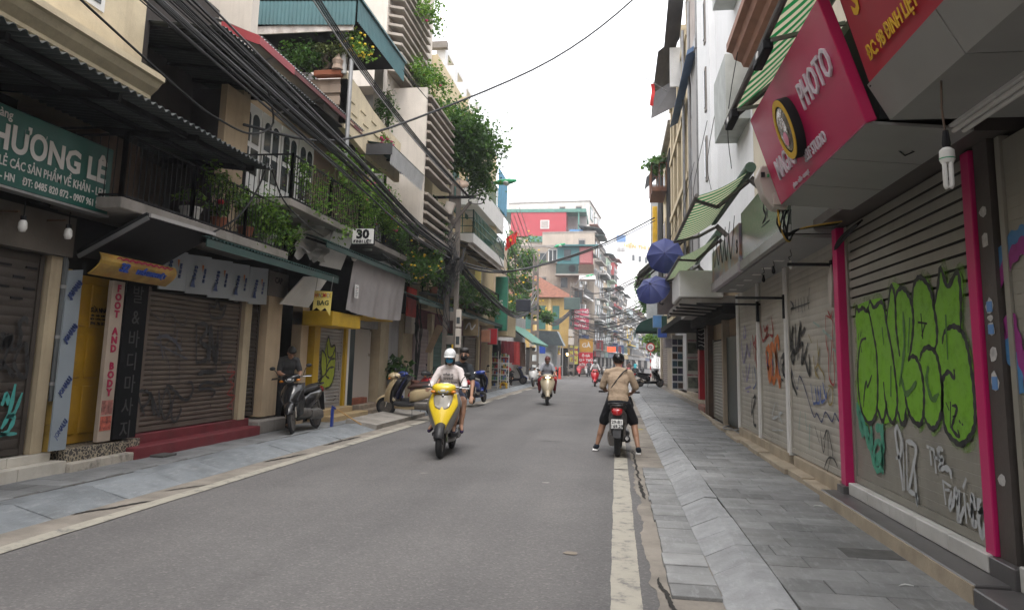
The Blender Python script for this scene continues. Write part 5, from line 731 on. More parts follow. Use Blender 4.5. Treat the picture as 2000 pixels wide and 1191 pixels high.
MB().prism([(1.40, 7.13, 3.50), (1.36, 7.13, 3.40), (1.42, 7.13, 3.20), (1.50, 7.13, 3.08), (1.63, 7.13, 3.06), (1.65, 7.13, 3.12), (1.52, 7.13, 3.50)], (0, .2, 0)).build('case', bx_m, B, False, .012); bx('cover', B, bx_m, 1.50, 1.60, 7.105, 7.128, 3.10, 3.22, bevel=.006); bx('slot', B, black_m, 1.395, 1.43, 7.112, 7.129, 3.38, 3.43); bx('seal', B, plain('seal_green', (.05, .3, .1)), 1.45, 1.47, 7.115, 7.128, 3.38, 3.41)
# white shutter shop
H = thing('pale_shutter_shop', 'shop closed with three pale graffiti shutters between white posts', 'building', (2.6, 12, .1), 'shophouses on the right side'); bx('wall', H, greywall, 2.62, 6, 8.44, 15.5, 0, 4.6)
for i, (a, b, k) in enumerate(((8.50, 10.98, 'white1'), (11.14, 13.12, 'white2'), (13.28, 15.28, 'white3'))):
    sh = shutter(H, 2.5, -1, a, b, .34, 3.0, sh_white, .09, .006, False); graffiti(k, sh, -1)
for y in (10.99, 13.13, 15.30): bx('white_post', H, white_p, 2.44, 2.56, y, y + .13, .3, 3.0, bevel=.004); 
for y in (8.6, 11.0, 13.14): bx('sill_block', H, creamst, 2.43, 2.62, y, y + 2.1, .1, .33, bevel=.006)
y = 8.55; rg = random.Random(2)
while y < 22: L_ = rg.uniform(.7, 1.1); MB().box(2.24 + rg.uniform(-.03, .04) + max(0, y - 15) * .03, 2.46, y, y + L_ - .02, .1, .19 + rg.uniform(-.015, .015)).build('step_slab', creamst, H, False, .01); y += L_
bx('soffit', H, M('soffit_pale', (.28, .28, .27), .6, .1, 2), 1.98, 2.62, 8.42, 14.9, 3.00, 3.04)
for i in range(6): bx('soffit_light', H, white_p, 2.15, 2.28, 10.2 + i * .8, 10.32 + i * .8, 2.992, 2.999)
S = thing('dark_shop_sign', 'dull green glass sign box with black emblem', 'sign', (1.98, 10, 3), 'shop signs right'); bx('box', S, M('sign_dull', (.10, .115, .10), .2, .15, 2, 0), 1.93, 2.6, 8.42, 11.5, 3.16, 3.92)
for i in range(4): bx('trim_panel', S, alu, 1.90, 1.97, 8.42 + i * .77, 9.18 + i * .77, 3.02, 3.158, bevel=.006)
bx('end_panel', S, alu, 1.97, 2.6, 8.395, 8.418, 3.05, 3.9); q = MB(); ribbon(q, [(9.5, 3.45), (9.6, 3.72), (9.75, 3.62), (9.6, 3.5), (9.85, 3.44)], .05, lambda a, b: (1.926, a, b)); ribbon(q, [(9.4, 3.4), (9.9, 3.4)], .03, lambda a, b: (1.926, a, b)); q.build('emblem', black_m, S)
S = thing('picture_sign', 'faded picture sign box with pinkish print and hanging wires', 'sign', (1.98, 13, 3), 'shop signs right')
def fade(nt, N, L, b):
    P = N.new('ShaderNodeNewGeometry').outputs['Position']; n = N.new('ShaderNodeTexNoise'); n.inputs['Scale'].default_value = 1.7; n.inputs['Detail'].default_value = 5; L.new(P, n.inputs['Vector']); r = N.new('ShaderNodeValToRGB'); L.new(n.outputs[0], r.inputs[0]); e = r.color_ramp.elements
    e[0].position = .3; e[0].color = (.10, .12, .20, 1); e[1].position = .7; e[1].color = (.44, .40, .46, 1)
    for p, c_ in ((.42, (.30, .20, .24)), (.5, (.36, .16, .10)), (.58, (.24, .24, .34))): x = e.new(p); x.color = (*c_, 1)
    L.new(r.outputs[0], b.inputs['Base Color']); b.inputs['Roughness'].default_value = .3
bx('box', S, node_mat('faded_print', fade), 1.90, 2.6, 11.55, 14.8, 3.16, 3.78)
for i in range(4): bx('trim_panel', S, M('trim_lilac', (.44, .40, .44), .4, .1, 2), 1.87, 1.96, 11.55 + i * .81, 12.35 + i * .81, 3.0, 3.158, bevel=.006)
lettering('lettering', 'S', .3, black_m, S, (1.896, 11.75, 3.42), (0, -1, 0), (0, 0, 1), bold=.01)
for i, (y, z) in enumerate(((9.3, 2.8), (10.3, 2.86), (11.0, 2.82))):
    B = thing('bare_bulb', ('bare bulb with looped wire under the dull green sign', 'small dark bulb under the middle of the pale soffit', 'small bulb hanging near the first white post')[i], 'lamp', (2.15, y, z)); MB().tube(catmull([(2.15, y, 3.0), (2.17, y + .04, 2.93), (2.12, y - .03, 2.9), (2.15, y, z + .06)], 4), .005, 5).build('cord', black_m, B); MB().lathe([(.001, -.045), (.022, -.03), (.026, 0), (.014, .045), (.014, .07)], 10, (2.15, y, z)).build('bulb', black_m if i else bulbm, B, True)
for i, (y, x0, z) in enumerate(((8.6, 1.95, 2.72), (11.05, 1.75, 2.55), (13.1, 1.4, 2.62))):
    B = thing('awning_bracket', ('black iron arm beside the pink post', 'black iron arm with drop plate at the first white post', 'long iron arm carrying white box corner at second post')[i], 'bracket', (2.4, y, z)); MB().bar((x0, y, z), (2.5, y, z), .035).build('arm', black_m, B); bx('plate', B, black_m, 2.42, 2.46, y - .04, y + .04, z - .3, z + .05)
B = thing('door_closer', 'cream metal handset box high on the near pale shutter', 'box', (2.42, 8.62, 2.4)); MB().prism([(2.47, 8.56, 2.72), (2.47, 8.68, 2.62), (2.47, 8.68, 2.30), (2.47, 8.60, 2.22), (2.47, 8.52, 2.5)], (-.06, 0, 0)).build('case', bx_m, B, False, .008)
B = thing('conduit', 'bundle of black cables running down beside the far pink post', 'cable', (2.45, 8.46, 2.5)); [MB().tube(catmull([(2.40 - .02 * i, 7.4, 3.0 - .02 * i), (2.36, 8.0, 2.92 - .03 * i), (2.43, 8.47 + i * .02, 2.8), (2.44, 8.46 + i * .025, 2.4), (2.45, 8.45 + .03 * i, 2.0)], 5), .011, 6).build('strand', black_m, B) for i in range(3)]
B = thing('cable_loop', 'tangle of black cables looping below the beige meter box', 'cable', (1.6, 7.2, 3)); rg = random.Random(4)
for i in range(7): MB().tube(catmull([(1.56 + .02 * i, 7.2, 3.07), (1.60 + rg.uniform(-.05, .05), 7.25 + rg.uniform(-.1, .1), 2.88 + rg.uniform(-.04, .06)), (1.70, 7.4, 2.80 + rg.uniform(-.03, .08)), (1.85, 7.6, 2.95), (2.3, 7.7 + .03 * i, 3.05)], 5), .009, 5).build('strand', black_m if i else plain('wire_yellow', (.5, .3, .03)), B)
# green striped folding awnings
def stripes(nt, N, L, b):
    P = N.new('ShaderNodeNewGeometry').outputs['Position']; s = N.new('ShaderNodeSeparateXYZ'); L.new(P, s.inputs[0]); m_ = N.new('ShaderNodeMath'); m_.operation = 'MULTIPLY'; m_.inputs[1].default_value = 1 / .24; L.new(s.outputs[1], m_.inputs[0]); f_ = N.new('ShaderNodeMath'); f_.operation = 'FRACT'; L.new(m_.outputs[0], f_.inputs[0])
    g_ = N.new('ShaderNodeMath'); g_.operation = 'GREATER_THAN'; g_.inputs[1].default_value = .5; L.new(f_.outputs[0], g_.inputs[0]); x = N.new('ShaderNodeMix'); x.data_type = 'RGBA'; L.new(g_.outputs[0], x.inputs[0]); x.inputs[6].default_value = (.012, .20, .055, 1); x.inputs[7].default_value = (.62, .57, .42, 1); L.new(x.outputs[2], b.inputs['Base Color']); b.inputs['Roughness'].default_value = .7
    tr = N.new('ShaderNodeBsdfTranslucent'); L.new(x.outputs[2], tr.inputs[0]); a = N.new('ShaderNodeMixShader'); a.inputs[0].default_value = .4; out = N['Material Output']; L.new(b.outputs[0], a.inputs[1]); L.new(tr.outputs[0], a.inputs[2]); L.new(a.outputs[0], out.inputs[0])
stripe_m = node_mat('awning_stripes', stripes); aw_iron = M('awning_iron', (.11, .10, .095), .5, .2, 5)
def folding_awning(label, xr, zr, xf, zf, y0, y1, sag=.05):
    A = thing('folding_awning', label, 'awning', ((xr + xf) / 2, (y0 + y1) / 2, zr), 'green striped awnings'); q = MB()
    q.grid(lambda u, v: (xr + (xf - xr) * v, y0 + (y1 - y0) * u, zr + (zf - zr) * v - sag * math.sin(v * math.pi)), 10, 8); q.build('fabric', stripe_m, A, True)
    MB().tube([(xr, y0 - .03, zr + .03), (xr, y1 + .03, zr + .03)], .075, 10).build('roller', M('roll_green', (.05, .09, .06), .6, .3, 8), A, 40); MB().tube([(xf, y0 - .03, zf), (xf, y1 + .03, zf)], .03, 8).build('front_bar', aw_iron, A)
    for y in (y0 + .15, y1 - .15): m_ = Vector(((xr + xf) / 2, y + .5 * (1 if y < (y0 + y1) / 2 else -1), (zr + zf) / 2 - .2)); MB().bar((xr, y, zr - .12), m_, .05, .04).build('arm', aw_iron, A); MB().bar(m_, (xf, y, zf - .03), .05, .04).build('arm', aw_iron, A); MB().bar((2.5, y, zr - .75), (xr + .02, y, zr - .08), .06, .08).build('wall_bracket', aw_iron, A)
    return A
folding_awning('open green striped awning above the dull green sign', 1.80, 4.20, 1.08, 3.84, 9.9, 13.7); folding_awning('second green striped awning beyond the picture sign', 1.95, 4.05, 1.2, 3.60, 14.1, 18.2)
A = folding_awning('high green striped awning above the magenta board', 1.95, 4.95, 1.18, 4.16, 3.6, 7.75)
for y in (5.6, 7.2): MB().bar((1.7, y - .2, 4.12), (1.2, y, 4.10), .03).build('strut', steel, A); bx('motor_end', A, black_m, 1.14, 1.22, y, y + .45, 4.03, 4.12, bevel=.01); bx('label_plate', A, white_p, 1.132, 1.139, y + .2, y + .27, 4.05, 4.10)
# door and small shutter
H = thing('green_door_house', 'low house with dark green door and small grey shutter', 'building', (2.7, 18, .1), 'shophouses on the right side'); bx('wall', H, tan, 2.66, 6, 15.5, 22.3, 0, 3.4); bx('door', H, M('door_dark_green', (.008, .02, .017), .4), 2.58, 2.655, 15.62, 17.75, .2, 2.2); shutter(H, 2.60, -1, 18.05, 20.15, .17, 2.2, sh_grey, .08, .016)
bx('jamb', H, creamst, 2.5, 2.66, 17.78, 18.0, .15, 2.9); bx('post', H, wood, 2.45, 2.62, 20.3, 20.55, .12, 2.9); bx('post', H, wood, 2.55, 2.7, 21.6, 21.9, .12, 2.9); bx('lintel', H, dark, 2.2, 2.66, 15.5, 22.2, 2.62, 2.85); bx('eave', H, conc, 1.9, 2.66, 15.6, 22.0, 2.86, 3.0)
B = thing('white_sign_box', 'big blank white sign box jutting out above the green door', 'sign box', (1.7, 17, 2.9)); bx('box', B, white_p, 1.30, 2.2, 15.45, 17.4, 2.95, 3.52, bevel=.02); bx('box', B, white_p, 1.62, 2.5, 17.5, 19.6, 2.9, 3.6, bevel=.02); bx('under_frame', B, conc, 1.36, 2.5, 15.5, 19.5, 2.80, 2.94)
for y in (15.5, 16.4, 17.3, 18.4): MB().bar((1.3, y, 2.8), (2.6, y, 2.72), .04).build('bracket', black_m, B)
B = thing('hose', 'thin grey hose lying on the step by the green door', 'hose', (2.4, 16, .2)); MB().tube(catmull([(2.55, 15.7, .24), (2.35, 15.9, .215), (2.28, 16.4, .215), (2.5, 17.0, .215)], 6), .014, 6).build('hose_body', steel, B)
# souvenir picture boards on the far steps
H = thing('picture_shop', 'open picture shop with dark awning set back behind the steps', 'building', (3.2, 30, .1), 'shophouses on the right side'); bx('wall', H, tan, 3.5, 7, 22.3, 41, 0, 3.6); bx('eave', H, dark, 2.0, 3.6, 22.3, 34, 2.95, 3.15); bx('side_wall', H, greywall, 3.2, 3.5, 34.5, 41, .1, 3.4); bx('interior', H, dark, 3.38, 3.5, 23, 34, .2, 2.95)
for i, (a, z) in enumerate(((2.95, .22), (3.2, .36))): bx('step', H, creamst, a, 3.5, 23.5 + i, 41 - i, .1, z, bevel=.015)
bx('step_block', H, M('red_stone', (.26, .12, .09), .8, .2, 4), 2.6, 3.1, 22.6, 24.2, .1, .3, bevel=.02)
pics = [plain('pic_%d' % i, c, .3, .7) for i, c in enumerate(((.05, .07, .10), (.03, .06, .04), (.10, .06, .04), (.06, .05, .09), (.05, .10, .14)))]
S = thing('picture_board', 'white display board with a grid of small dark photographs', 'display board', (2.6, 31, .5)); b_ = bx('board', S, white_p, 2.28, 2.74, 31.0, 31.06, .5, 2.75)
for r in range(7):
    for c_ in range(2): bx('picture', b_, pics[(r * 3 + c_ * 2) % 5], 2.30 + c_ * .22, 2.50 + c_ * .22, 30.985, 31.0 - .002, .55 + r * .3, .78 + r * .3)
S = thing('tour_board', 'white display board with three landscape photographs and red captions', 'display board', (3, 30, .5)); b_ = bx('board', S, M('board_cream', (.6, .57, .5), .5), 2.76, 3.22, 29.5, 29.56, .5, 2.8); land = M('landscape_print', (.16, .17, .13), .4, .7, 5, 0)
for r, t_ in enumerate(('TEMPLE TOUR', 'HANOI CITY', 'TRANG AN')): bx('picture', b_, land, 2.79, 3.19, 29.485, 29.498, .62 + r * .68, 1.04 + r * .68); lettering('lettering', t_, .075, rl, b_, (2.99, 29.496, 1.13 + r * .68), (1, 0, 0), (0, 0, 1), bold=.003)
bx('panel', thing('red_cabinet', 'tall red cabinet side beside the tour board', 'cabinet', (3, 26, .3)), M('cabinet_red', (.36, .01, .02), .4), 2.85, 3.06, 26, 26.5, .35, 2.05); S = thing('black_board', 'black hanging menu board with white scribbled lines', 'sign', (2.8, 24, 2.2), 'shop signs right'); bx('board', S, black_m, 2.55, 2.98, 24, 24.06, 2.05, 2.85)
for i in range(5): q = MB(); ribbon(q, [(2.6 + .1 * k, 2.15 + i * .13 + .03 * math.sin(k * 2.1 + i)) for k in range(4)], .02, lambda a, b: (a, 23.996, b)); q.build('scribble', sw, S)
# corner house behind
H = thing('louvre_corner_house', 'corner house with brown louvred shutter beside the parked black scooter', 'building', (3.2, 47, .1), 'shophouses on the right side'); bx('wall', H, creamst, 3.3, 8, 41, 53.5, 0, 5); bx('pillar', H, creamst, 3.0, 3.3, 41, 44.5, .1, 3.4); shutter(H, 3.1, -1, 45.0, 50, .2, 3.4, sh_brown, .14, .03); bx('post', H, creamst, 2.95, 3.3, 50.1, 50.9, .1, 3.5)
# ---------------------------------------------------------------- upper storeys on the right
winm = M('window_dark', (.04, .05, .055), .2, .3, 2, 0)
H = thing('cream_house', 'cream upper house with heavy brown moulding above the striped awning', 'building', (2.6, 10, 4.6), 'upper houses on the right'); pc = M('pale_cream', (.62, .55, .43), .8, .08, 2, .1, streak=.2); bx('wall', H, pc, 2.5, 7, 4, 13.4, 4.6, 9.3); q = MB(); pf = [(2.5, 7.02), (2.32, 7.05), (2.28, 7.14), (2.16, 7.2), (2.12, 7.32), (2.02, 7.36), (2.02, 7.5), (2.5, 7.55)]; q.prism([(x, 5, z) for x, z in pf], (0, 8.2, 0)); q.build('moulding', M('moulding_brown', (.30, .15, .10), .7, .2, 3), H)
H = thing('white_house', 'tall white rendered house with slit windows and grey boxes', 'building', (2.6, 16, 4.6), 'upper houses on the right'); wh = M('white_render', (.82, .82, .82), .8, .05, 1.2, .05, streak=.15, dirtcol=(.4, .4, .4)); bx('wall', H, wh, 2.5, 7, 13.42, 18.1, 4.0, 12.2); bx('pilaster', H, wh, 2.34, 7, 18.1, 20.8, 3.6, 13.6); sf = M('soffit_greygreen', (.46, .48, .46), .8)
for z in (6.2, 9.2): bx('grey_box', H, sf, 2.05, 2.5, 13.6, 15.2, z, z + 1.3)
for k in range(3): w_ = bx('slit_window', H, conc, 2.3, 2.345, 18.7, 18.95, 6.3 + k * 1.9, 7.5 + k * 1.9); bx('pane', w_, winm, 2.28, 2.30, 18.74, 18.9, 6.4 + k * 1.9, 7.4 + k * 1.9)
H = thing('peeling_house', 'narrow house with peeling pinkish plaster and rusty pipes', 'building', (2.6, 23, 3), 'upper houses on the right'); bx('wall', H, M('peeling_pink', (.46, .40, .37), .9, .25, 1.2, .3, dirt=.6, dirtcol=(.24, .19, .16), streak=.4), 2.6, 7, 20.82, 26.5, 3.4, 15.5); bx('pier', H, greywall, 2.44, 2.6, 22.0, 23.6, 3.4, 12); bx('gutter', H, M('rust', (.16, .07, .04), .8, .3, 5), 2.5, 2.6, 20.85, 21.1, 3.4, 15)
for z in (5.0, 7.6, 10.2): bx('window', H, winm, 2.56, 2.6, 24.2, 25.6, z, z + 1.4)
for y in (21.6, 24.0, 26.2): MB().tube([(2.42, y, 3.2), (2.42, y, 14)], .05, 7).build('pipe', steel, H, 40)
canvas_b = M('canvas_blue', (.13, .21, .36), .7, .15, 3); A = thing('blue_strip_awning', 'long folded blue awning strip high on the peeling house', 'awning', (2.3, 25, 11.3)); MB().prism([(2.5, 21.8, 11.5), (2.15, 21.8, 11.25), (2.12, 21.8, 11.1), (2.45, 21.8, 11.3)], (0, 7.1, 0)).build('canvas', canvas_b, A); bx('roller_box', A, steel, 2.35, 2.62, 21.5, 21.9, 11.2, 11.5)
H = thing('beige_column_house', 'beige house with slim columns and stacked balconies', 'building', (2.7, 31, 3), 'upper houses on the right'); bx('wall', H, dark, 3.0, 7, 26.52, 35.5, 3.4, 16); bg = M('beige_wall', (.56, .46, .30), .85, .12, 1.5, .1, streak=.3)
for y in (26.6, 29.0, 31.2, 33.4, 35.0): bx('column', H, bg, 2.62, 3.0, y, y + .5, 3.4, 15.6)
for z in (5.6, 8.4, 11.2, 14): bx('balcony', H, bg, 2.56, 3.0, 26.55, 35.4, z, z + .25)
dk_tin = M('sheet_charcoal', (.09, .085, .085), .6, .2, 2); A = thing('charcoal_sheets', 'large charcoal corrugated sheets projecting high from the right houses', 'awning', (2.2, 30, 13))
for a, b, c_, d in (((2.6, 23, 17.5), (1.95, 23.5, 16.6), (1.9, 30, 14.2), (2.6, 29.5, 15.2)), ((2.6, 30, 15.6), (1.75, 30.5, 15.1), (1.7, 36, 14.6), (2.6, 36, 15.4)), ((2.75, 32, 14.5), (2.6, 31.6, 13.0), (1.5, 31.8, 12.5), (1.62, 32.4, 13.9))): MB().prism([a, b, c_, d], (.01, .02, .04)).build('sheet', dk_tin, A)
bx('white_panel', A, white_p, 2.15, 2.6, 29, 29.08, 12.9, 14.6)
F = thing('flag', 'red flag on a slanted pole at the charcoal sheets', 'flag', (1.7, 32, 13.5)); MB().tube([(1.1, 31.9, 14.6), (2.2, 32, 13.9)], .02, 5).build('pole', steel, F); q = MB(); q.grid(lambda u, v: (1.5 + .16 * u + .04 * math.sin(v * 5), 32 + .05 * math.sin(v * 7), 14.25 - 1.05 * v), 3, 8); q.build('cloth', M('flag_red', (.6, .02, .02), .7), F, True)
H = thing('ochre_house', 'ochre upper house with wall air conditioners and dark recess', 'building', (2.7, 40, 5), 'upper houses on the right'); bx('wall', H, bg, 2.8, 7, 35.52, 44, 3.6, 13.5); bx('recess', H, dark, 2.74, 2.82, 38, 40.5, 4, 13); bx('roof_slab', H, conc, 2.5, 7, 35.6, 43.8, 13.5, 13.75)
for z in (5.5, 8.2, 11): w_ = bx('window', H, bg, 2.72, 2.8, 41, 43, z, z + 1.6); bx('pane', w_, winm, 2.70, 2.72, 41.2, 42.8, z + .15, z + 1.45)
B = thing('ac_cage', 'rusty balcony cage hanging from the ochre house', 'balcony cage', (2.4, 41, 11)); bx('base', B, M('rust', (.16,.07,.04)), 1.9, 2.7, 39.5, 42.5, 11.0, 11.25); railing(B, [(2.7, 39.5), (1.9, 39.5), (1.9, 42.5), (2.7, 42.5)], 11.25, 12.6, M('rust', (.16,.07,.04)), .35, .025); plant('cage_plant', 'small plants on top of the rusty balcony cage', (2.3, 41, 12.4), [((2.2, 40.5, 12.9), (.4, .9, .3))], 250, .25, 91, leafd, 'climbing plants')
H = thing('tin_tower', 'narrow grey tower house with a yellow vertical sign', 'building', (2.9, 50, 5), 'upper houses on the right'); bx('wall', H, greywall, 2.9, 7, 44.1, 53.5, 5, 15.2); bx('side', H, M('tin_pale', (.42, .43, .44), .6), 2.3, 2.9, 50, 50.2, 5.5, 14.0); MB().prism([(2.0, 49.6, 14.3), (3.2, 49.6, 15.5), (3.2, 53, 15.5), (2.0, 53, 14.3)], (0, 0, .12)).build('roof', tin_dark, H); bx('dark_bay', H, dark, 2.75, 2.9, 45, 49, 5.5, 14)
bx('board', thing('yellow_sign', 'tall yellow rounded sign on the grey tower house', 'sign', (2.5, 49.5, 10), 'shop signs right'), M('sign_amber', (.65, .38, .01), .4), 2.40, 2.74, 49.4, 49.5, 9.6, 12.3, bevel=.04)
A = thing('canvas_awning', 'sloping olive canvas awning on long iron poles', 'awning', (1.5, 27, 5)); MB().prism([(.75, 25.5, 4.72), (2.5, 25.5, 6.3), (2.5, 30, 6.35), (.75, 30, 4.72)], (0, 0, .03)).build('canvas', M('canvas_olive', (.20, .22, .16), .8), A)
for y in (25.6, 27.5, 29.8): MB().bar((.7, y, 4.62), (2.55, y, 6.2), .07).build('pole', aw_iron, A); MB().bar((.8, y, 4.5), (2.6, y, 4.6), .05).build('pole', aw_iron, A)
bx('valance', A, M('tin_pink', (.45, .36, .34), .6, .3, 6), 1.7, 1.75, 25.6, 28.5, 3.9, 4.7)
def domed_awning(label, y0, y1, x0, x1, z0, z1, mat):
    A = thing('domed_awning', label, 'awning', ((x0 + x1) / 2, y0, z0)); q = MB(); q.grid(lambda u, v: (x1 - (x1 - x0) * math.sin(v * 1.5708), y0 + (y1 - y0) * u, z0 + (z1 - z0) * math.cos(v * 1.5708)), 3, 10); q.build('cover', mat, A, True)
    for y in (y0, y1): q = MB(); q.quad(*([(x1, y, z0)] + [(x1 - (x1 - x0) * math.sin(v * .157), y, z0 + (z1 - z0) * math.cos(v * .157)) for v in range(11)])); q.build('end_panel', mat, A)
    bx('valance', A, mat, x0 - .01, x0 + .005, y0, y1, z0 - .35, z0)
domed_awning('dark green domed canvas awning over the far right pavement', 41.5, 45, 1.05, 2.9, 3.35, 4.25, M('canvas_green', (.008, .045, .035), .7, .15, 3))
def umbrella(label, c, n, R=.46):
    n = Vector(n).normalized(); rot = n.to_track_quat('Z', 'Y').to_matrix(); c = Vector(c); U = thing('umbrella', label, 'umbrella', c, 'navy umbrellas'); nav2 = M('umbrella_navy', (.035, .045, .15), .6, .1, 4, 0); k = 8
    for i in range(k):
        q = MB(); a0, a1 = i * 2 * math.pi / k, (i + 1) * 2 * math.pi / k
        def f(u, v): a = a0 + (a1 - a0) * u; r = R * v * (1 - .05 * math.sin(u * math.pi) * v); return c + rot @ Vector((r * math.cos(a), r * math.sin(a), .24 * R / .46 * (1 - v ** 1.8) - .035 * math.sin(u * math.pi) * v))
        q.grid(f, 4, 5); q.build('panel', nav2, U, True); MB().tube([c + rot @ Vector((R * v * math.cos(a0), R * v * math.sin(a0), .24 * (1 - v ** 1.8) - .008)) for v in (0, .3, .6, .85, 1)], .004, 4).build('rib', black_m, U)
    MB().tube([c + rot @ Vector((0, 0, .30)), c + rot @ Vector((0, 0, -.55))], .008, 6).build('shaft', black_m, U); MB().tube(catmull([c + rot @ Vector((0, 0, -.5)), c + rot @ Vector((0, 0, -.6)), c + rot @ Vector((.06, 0, -.64)), c + rot @ Vector((.08, 0, -.58))], 4), .014, 6).build('handle', black_m, U)
umbrella('upper open navy umbrella hung on the awning frame', (1.18, 18.1, 4.22), (-.1, -1, .12)); umbrella('lower open navy umbrella hung tilted beneath the other', (.88, 18.0, 3.36), (-.35, -.85, .55), .44)
T_ = thing('no_entry_sign', 'round red and white prohibition sign on a striped pole', 'traffic sign', (2.62, 58, .1)); MB().lathe([(.045, .1), (.045, 3.1)], 10, (2.62, 58, 0)).build('pole', M('pole_white', (.6, .58, .55), .5), T_, 40)
for i in range(4): MB().lathe([(.048, .5 + i * .55), (.048, .78 + i * .55)], 10, (2.62, 58, 0)).build('red_band', M('band_red', (.45, .02, .02), .5), T_, 40)
MB().lathe([(.34, 0), (.34, .03)], 24, (2.62, 57.9, 2.82), 'y').build('disc', M('ts_red', (.5, .02, .02), .4), T_, 40); MB().lathe([(.25, 0), (.25, .012)], 24, (2.62, 57.885, 2.82), 'y').build('white_face', white_p, T_, 40); MB().bar((2.45, 57.87, 2.99), (2.79, 57.87, 2.65), .01, .06, (0, 1, 0)).build('slash', M('ts_red', (.5,.02,.02)), T_); MB().torus((2.62, 57.876, 2.82), .1, .02, 'y', 16, 5).build('pictogram', black_m, T_)
for i, (x0, x1, y, z0, z1, c_, lab) in enumerate(((1.95, 2.4, 40, 3.5, 4.15, (.10, .25, .5), 'pale blue sign plate under the lower umbrella'), (2.1, 2.55, 38, 2.9, 3.35, (.03, .08, .35), 'small dark blue sign board near the picture boards'), (2.2, 2.7, 34, 2.3, 2.7, (.5, .45, .5), 'tilted pale paper price board by the picture shop'), (1.6, 2.5, 29, 3.5, 4.8, (.36, .30, .30), 'dull pink sign box below the canvas awning'), (1.9, 2.9, 47, 4.3, 5.9, (.42, .44, .45), 'pale grey board above the domed awning'))):
    S = thing('shop_plate', lab, 'sign', (x0, y, z0), 'shop signs right'); bx('board', S, M('plate_%d' % i, c_, .5, .2, 3, 0), x0, x1, y, y + .12, z0, z1, bevel=.01); bx('frame', S, steel, x0 - .02, x1 + .02, y + .121, y + .16, z0 - .02, z1 + .02)
# ================================================================= left row, further on
gshut = M('green_shutter_paint', (.04, .13, .11), .6, .15, 4); grn = M('green_rail', (.03, .12, .10), .5)
H = thing('balcony_tower', 'cream house with green shutters and two stacked green-railed balconies', 'building', (-6.3, 29, .1), 'shophouses on the left side'); yc = M('yellow_cream', (.64, .53, .34), .85, .1, 1.2, .08, streak=.25)
bx('wall', H, yc, -10, -6.3, 23.45, 36.2, 3.2, 12.2); bx('ground_wall', H, M('maroon_front', (.16, .05, .06), .7, .3, 2), -10, -6.62, 22.9, 36.2, 0, 3.3)
for y, z in ((26.3, 7.2), (26.3, 9.7), (28.2, 7.4), (30.4, 7.4), (30.4, 9.8), (33.6, 6.6)):
    for j in (0, 1): w_ = bx('window_shutter', H, gshut, -6.3, -6.25, y + j * .52, y + .48 + j * .52, z, z + 1.7); [bx('slat', w_, gshut, -6.25, -6.235, y + .05 + j * .52, y + .43 + j * .52, z + .1 + k * .26, z + .28 + k * .26) for k in range(6)]
bx('pilaster', H, yc, -6.3, -6.12, 27.6, 27.95, 3.3, 12.2)
b_ = bx('balcony', H, white_p, -6.3, -5.42, 27.0, 33.6, 7.55, 8.42); railing(b_, [(-6.3, 27.05), (-5.45, 27.05), (-5.45, 33.55)], 8.42, 9.35, grn, .3, .02); b_ = bx('balcony', H, white_p, -6.3, -5.42, 26.4, 34, 5.95, 6.3); railing(b_, [(-6.3, 26.45), (-5.45, 26.45), (-5.45, 33.95)], 6.3, 7.2, grn, .3, .02, mid=(6.6, 6.9))
q = MB(); q.grid(lambda u, v: (-6.3 + .8 * math.sin(u * math.pi), 30.5 + 3 * u, 6.9 + .9 * v), 12, 1); q.build('bay', yc, H, True); bx('blue_sheet', H, M('tarp_blue', (.05, .30, .50), .6), -5.42, -5.38, 31.8, 34.2, 8.5, 10.3)
C = canopy('sagging_tin', 'rusty corrugated tin canopy under the lower green balcony', -6.3, 6.0, -5.3, 5.7, 25.0, 34.0, M('tin_brown', (.22, .19, .16), .6, .2, 2), .15, .1, 4); canopy('long_green_canopy', 'long green canopy running behind the near utility pole', -6.6, 3.6, -5.45, 3.2, 19.4, 34.6, tin_green, .14, .12, 6)
H2 = thing('white_frame_house', 'white roof frames of a house rising behind the ivy', 'building', (-6.6, 28, 12), 'shophouses on the left side'); bx('wall', H2, wh, -9, -7.3, 23.5, 31.5, 12.2, 13.4)
for i, y in enumerate((24.9, 26.6, 28.4, 30.4)): bx('column', H2, wh, -6.75, -6.4, y, y + .4, 11, 13.2); bx('beam', H2, wh, -6.8, -6.38, y + .4, y + 1.4, 13.0, 13.3); bx('window', H2, winm, -7.28, -7.2, y + .5, y + 1.0, 11.6, 12.6)
MB().bar((-8.5, 24.8, 13.15), (-6.3, 24.8, 13.15), .25, .25).build('beam', conc, H2)
for i, (a, b, m_, lab) in enumerate(((22.95, 24.6, M('shutter_pinkish', (.42, .34, .34), .6, .12, 2), 'p'), (25.1, 26.7, gshut, 'g'), (26.9, 28.6, gshut, 'g'), (28.9, 30.4, sh_grey, 's'), (30.7, 33.3, sh_brown, 'b'))): shutter(H, -6.58, 1, a, b, .2, 2.5, m_, .12, .02)
for y in (24.65, 28.65, 33.4): bx('pillar', H, cream, -6.7, -6.45, y, y + .35, .1, 3.1)
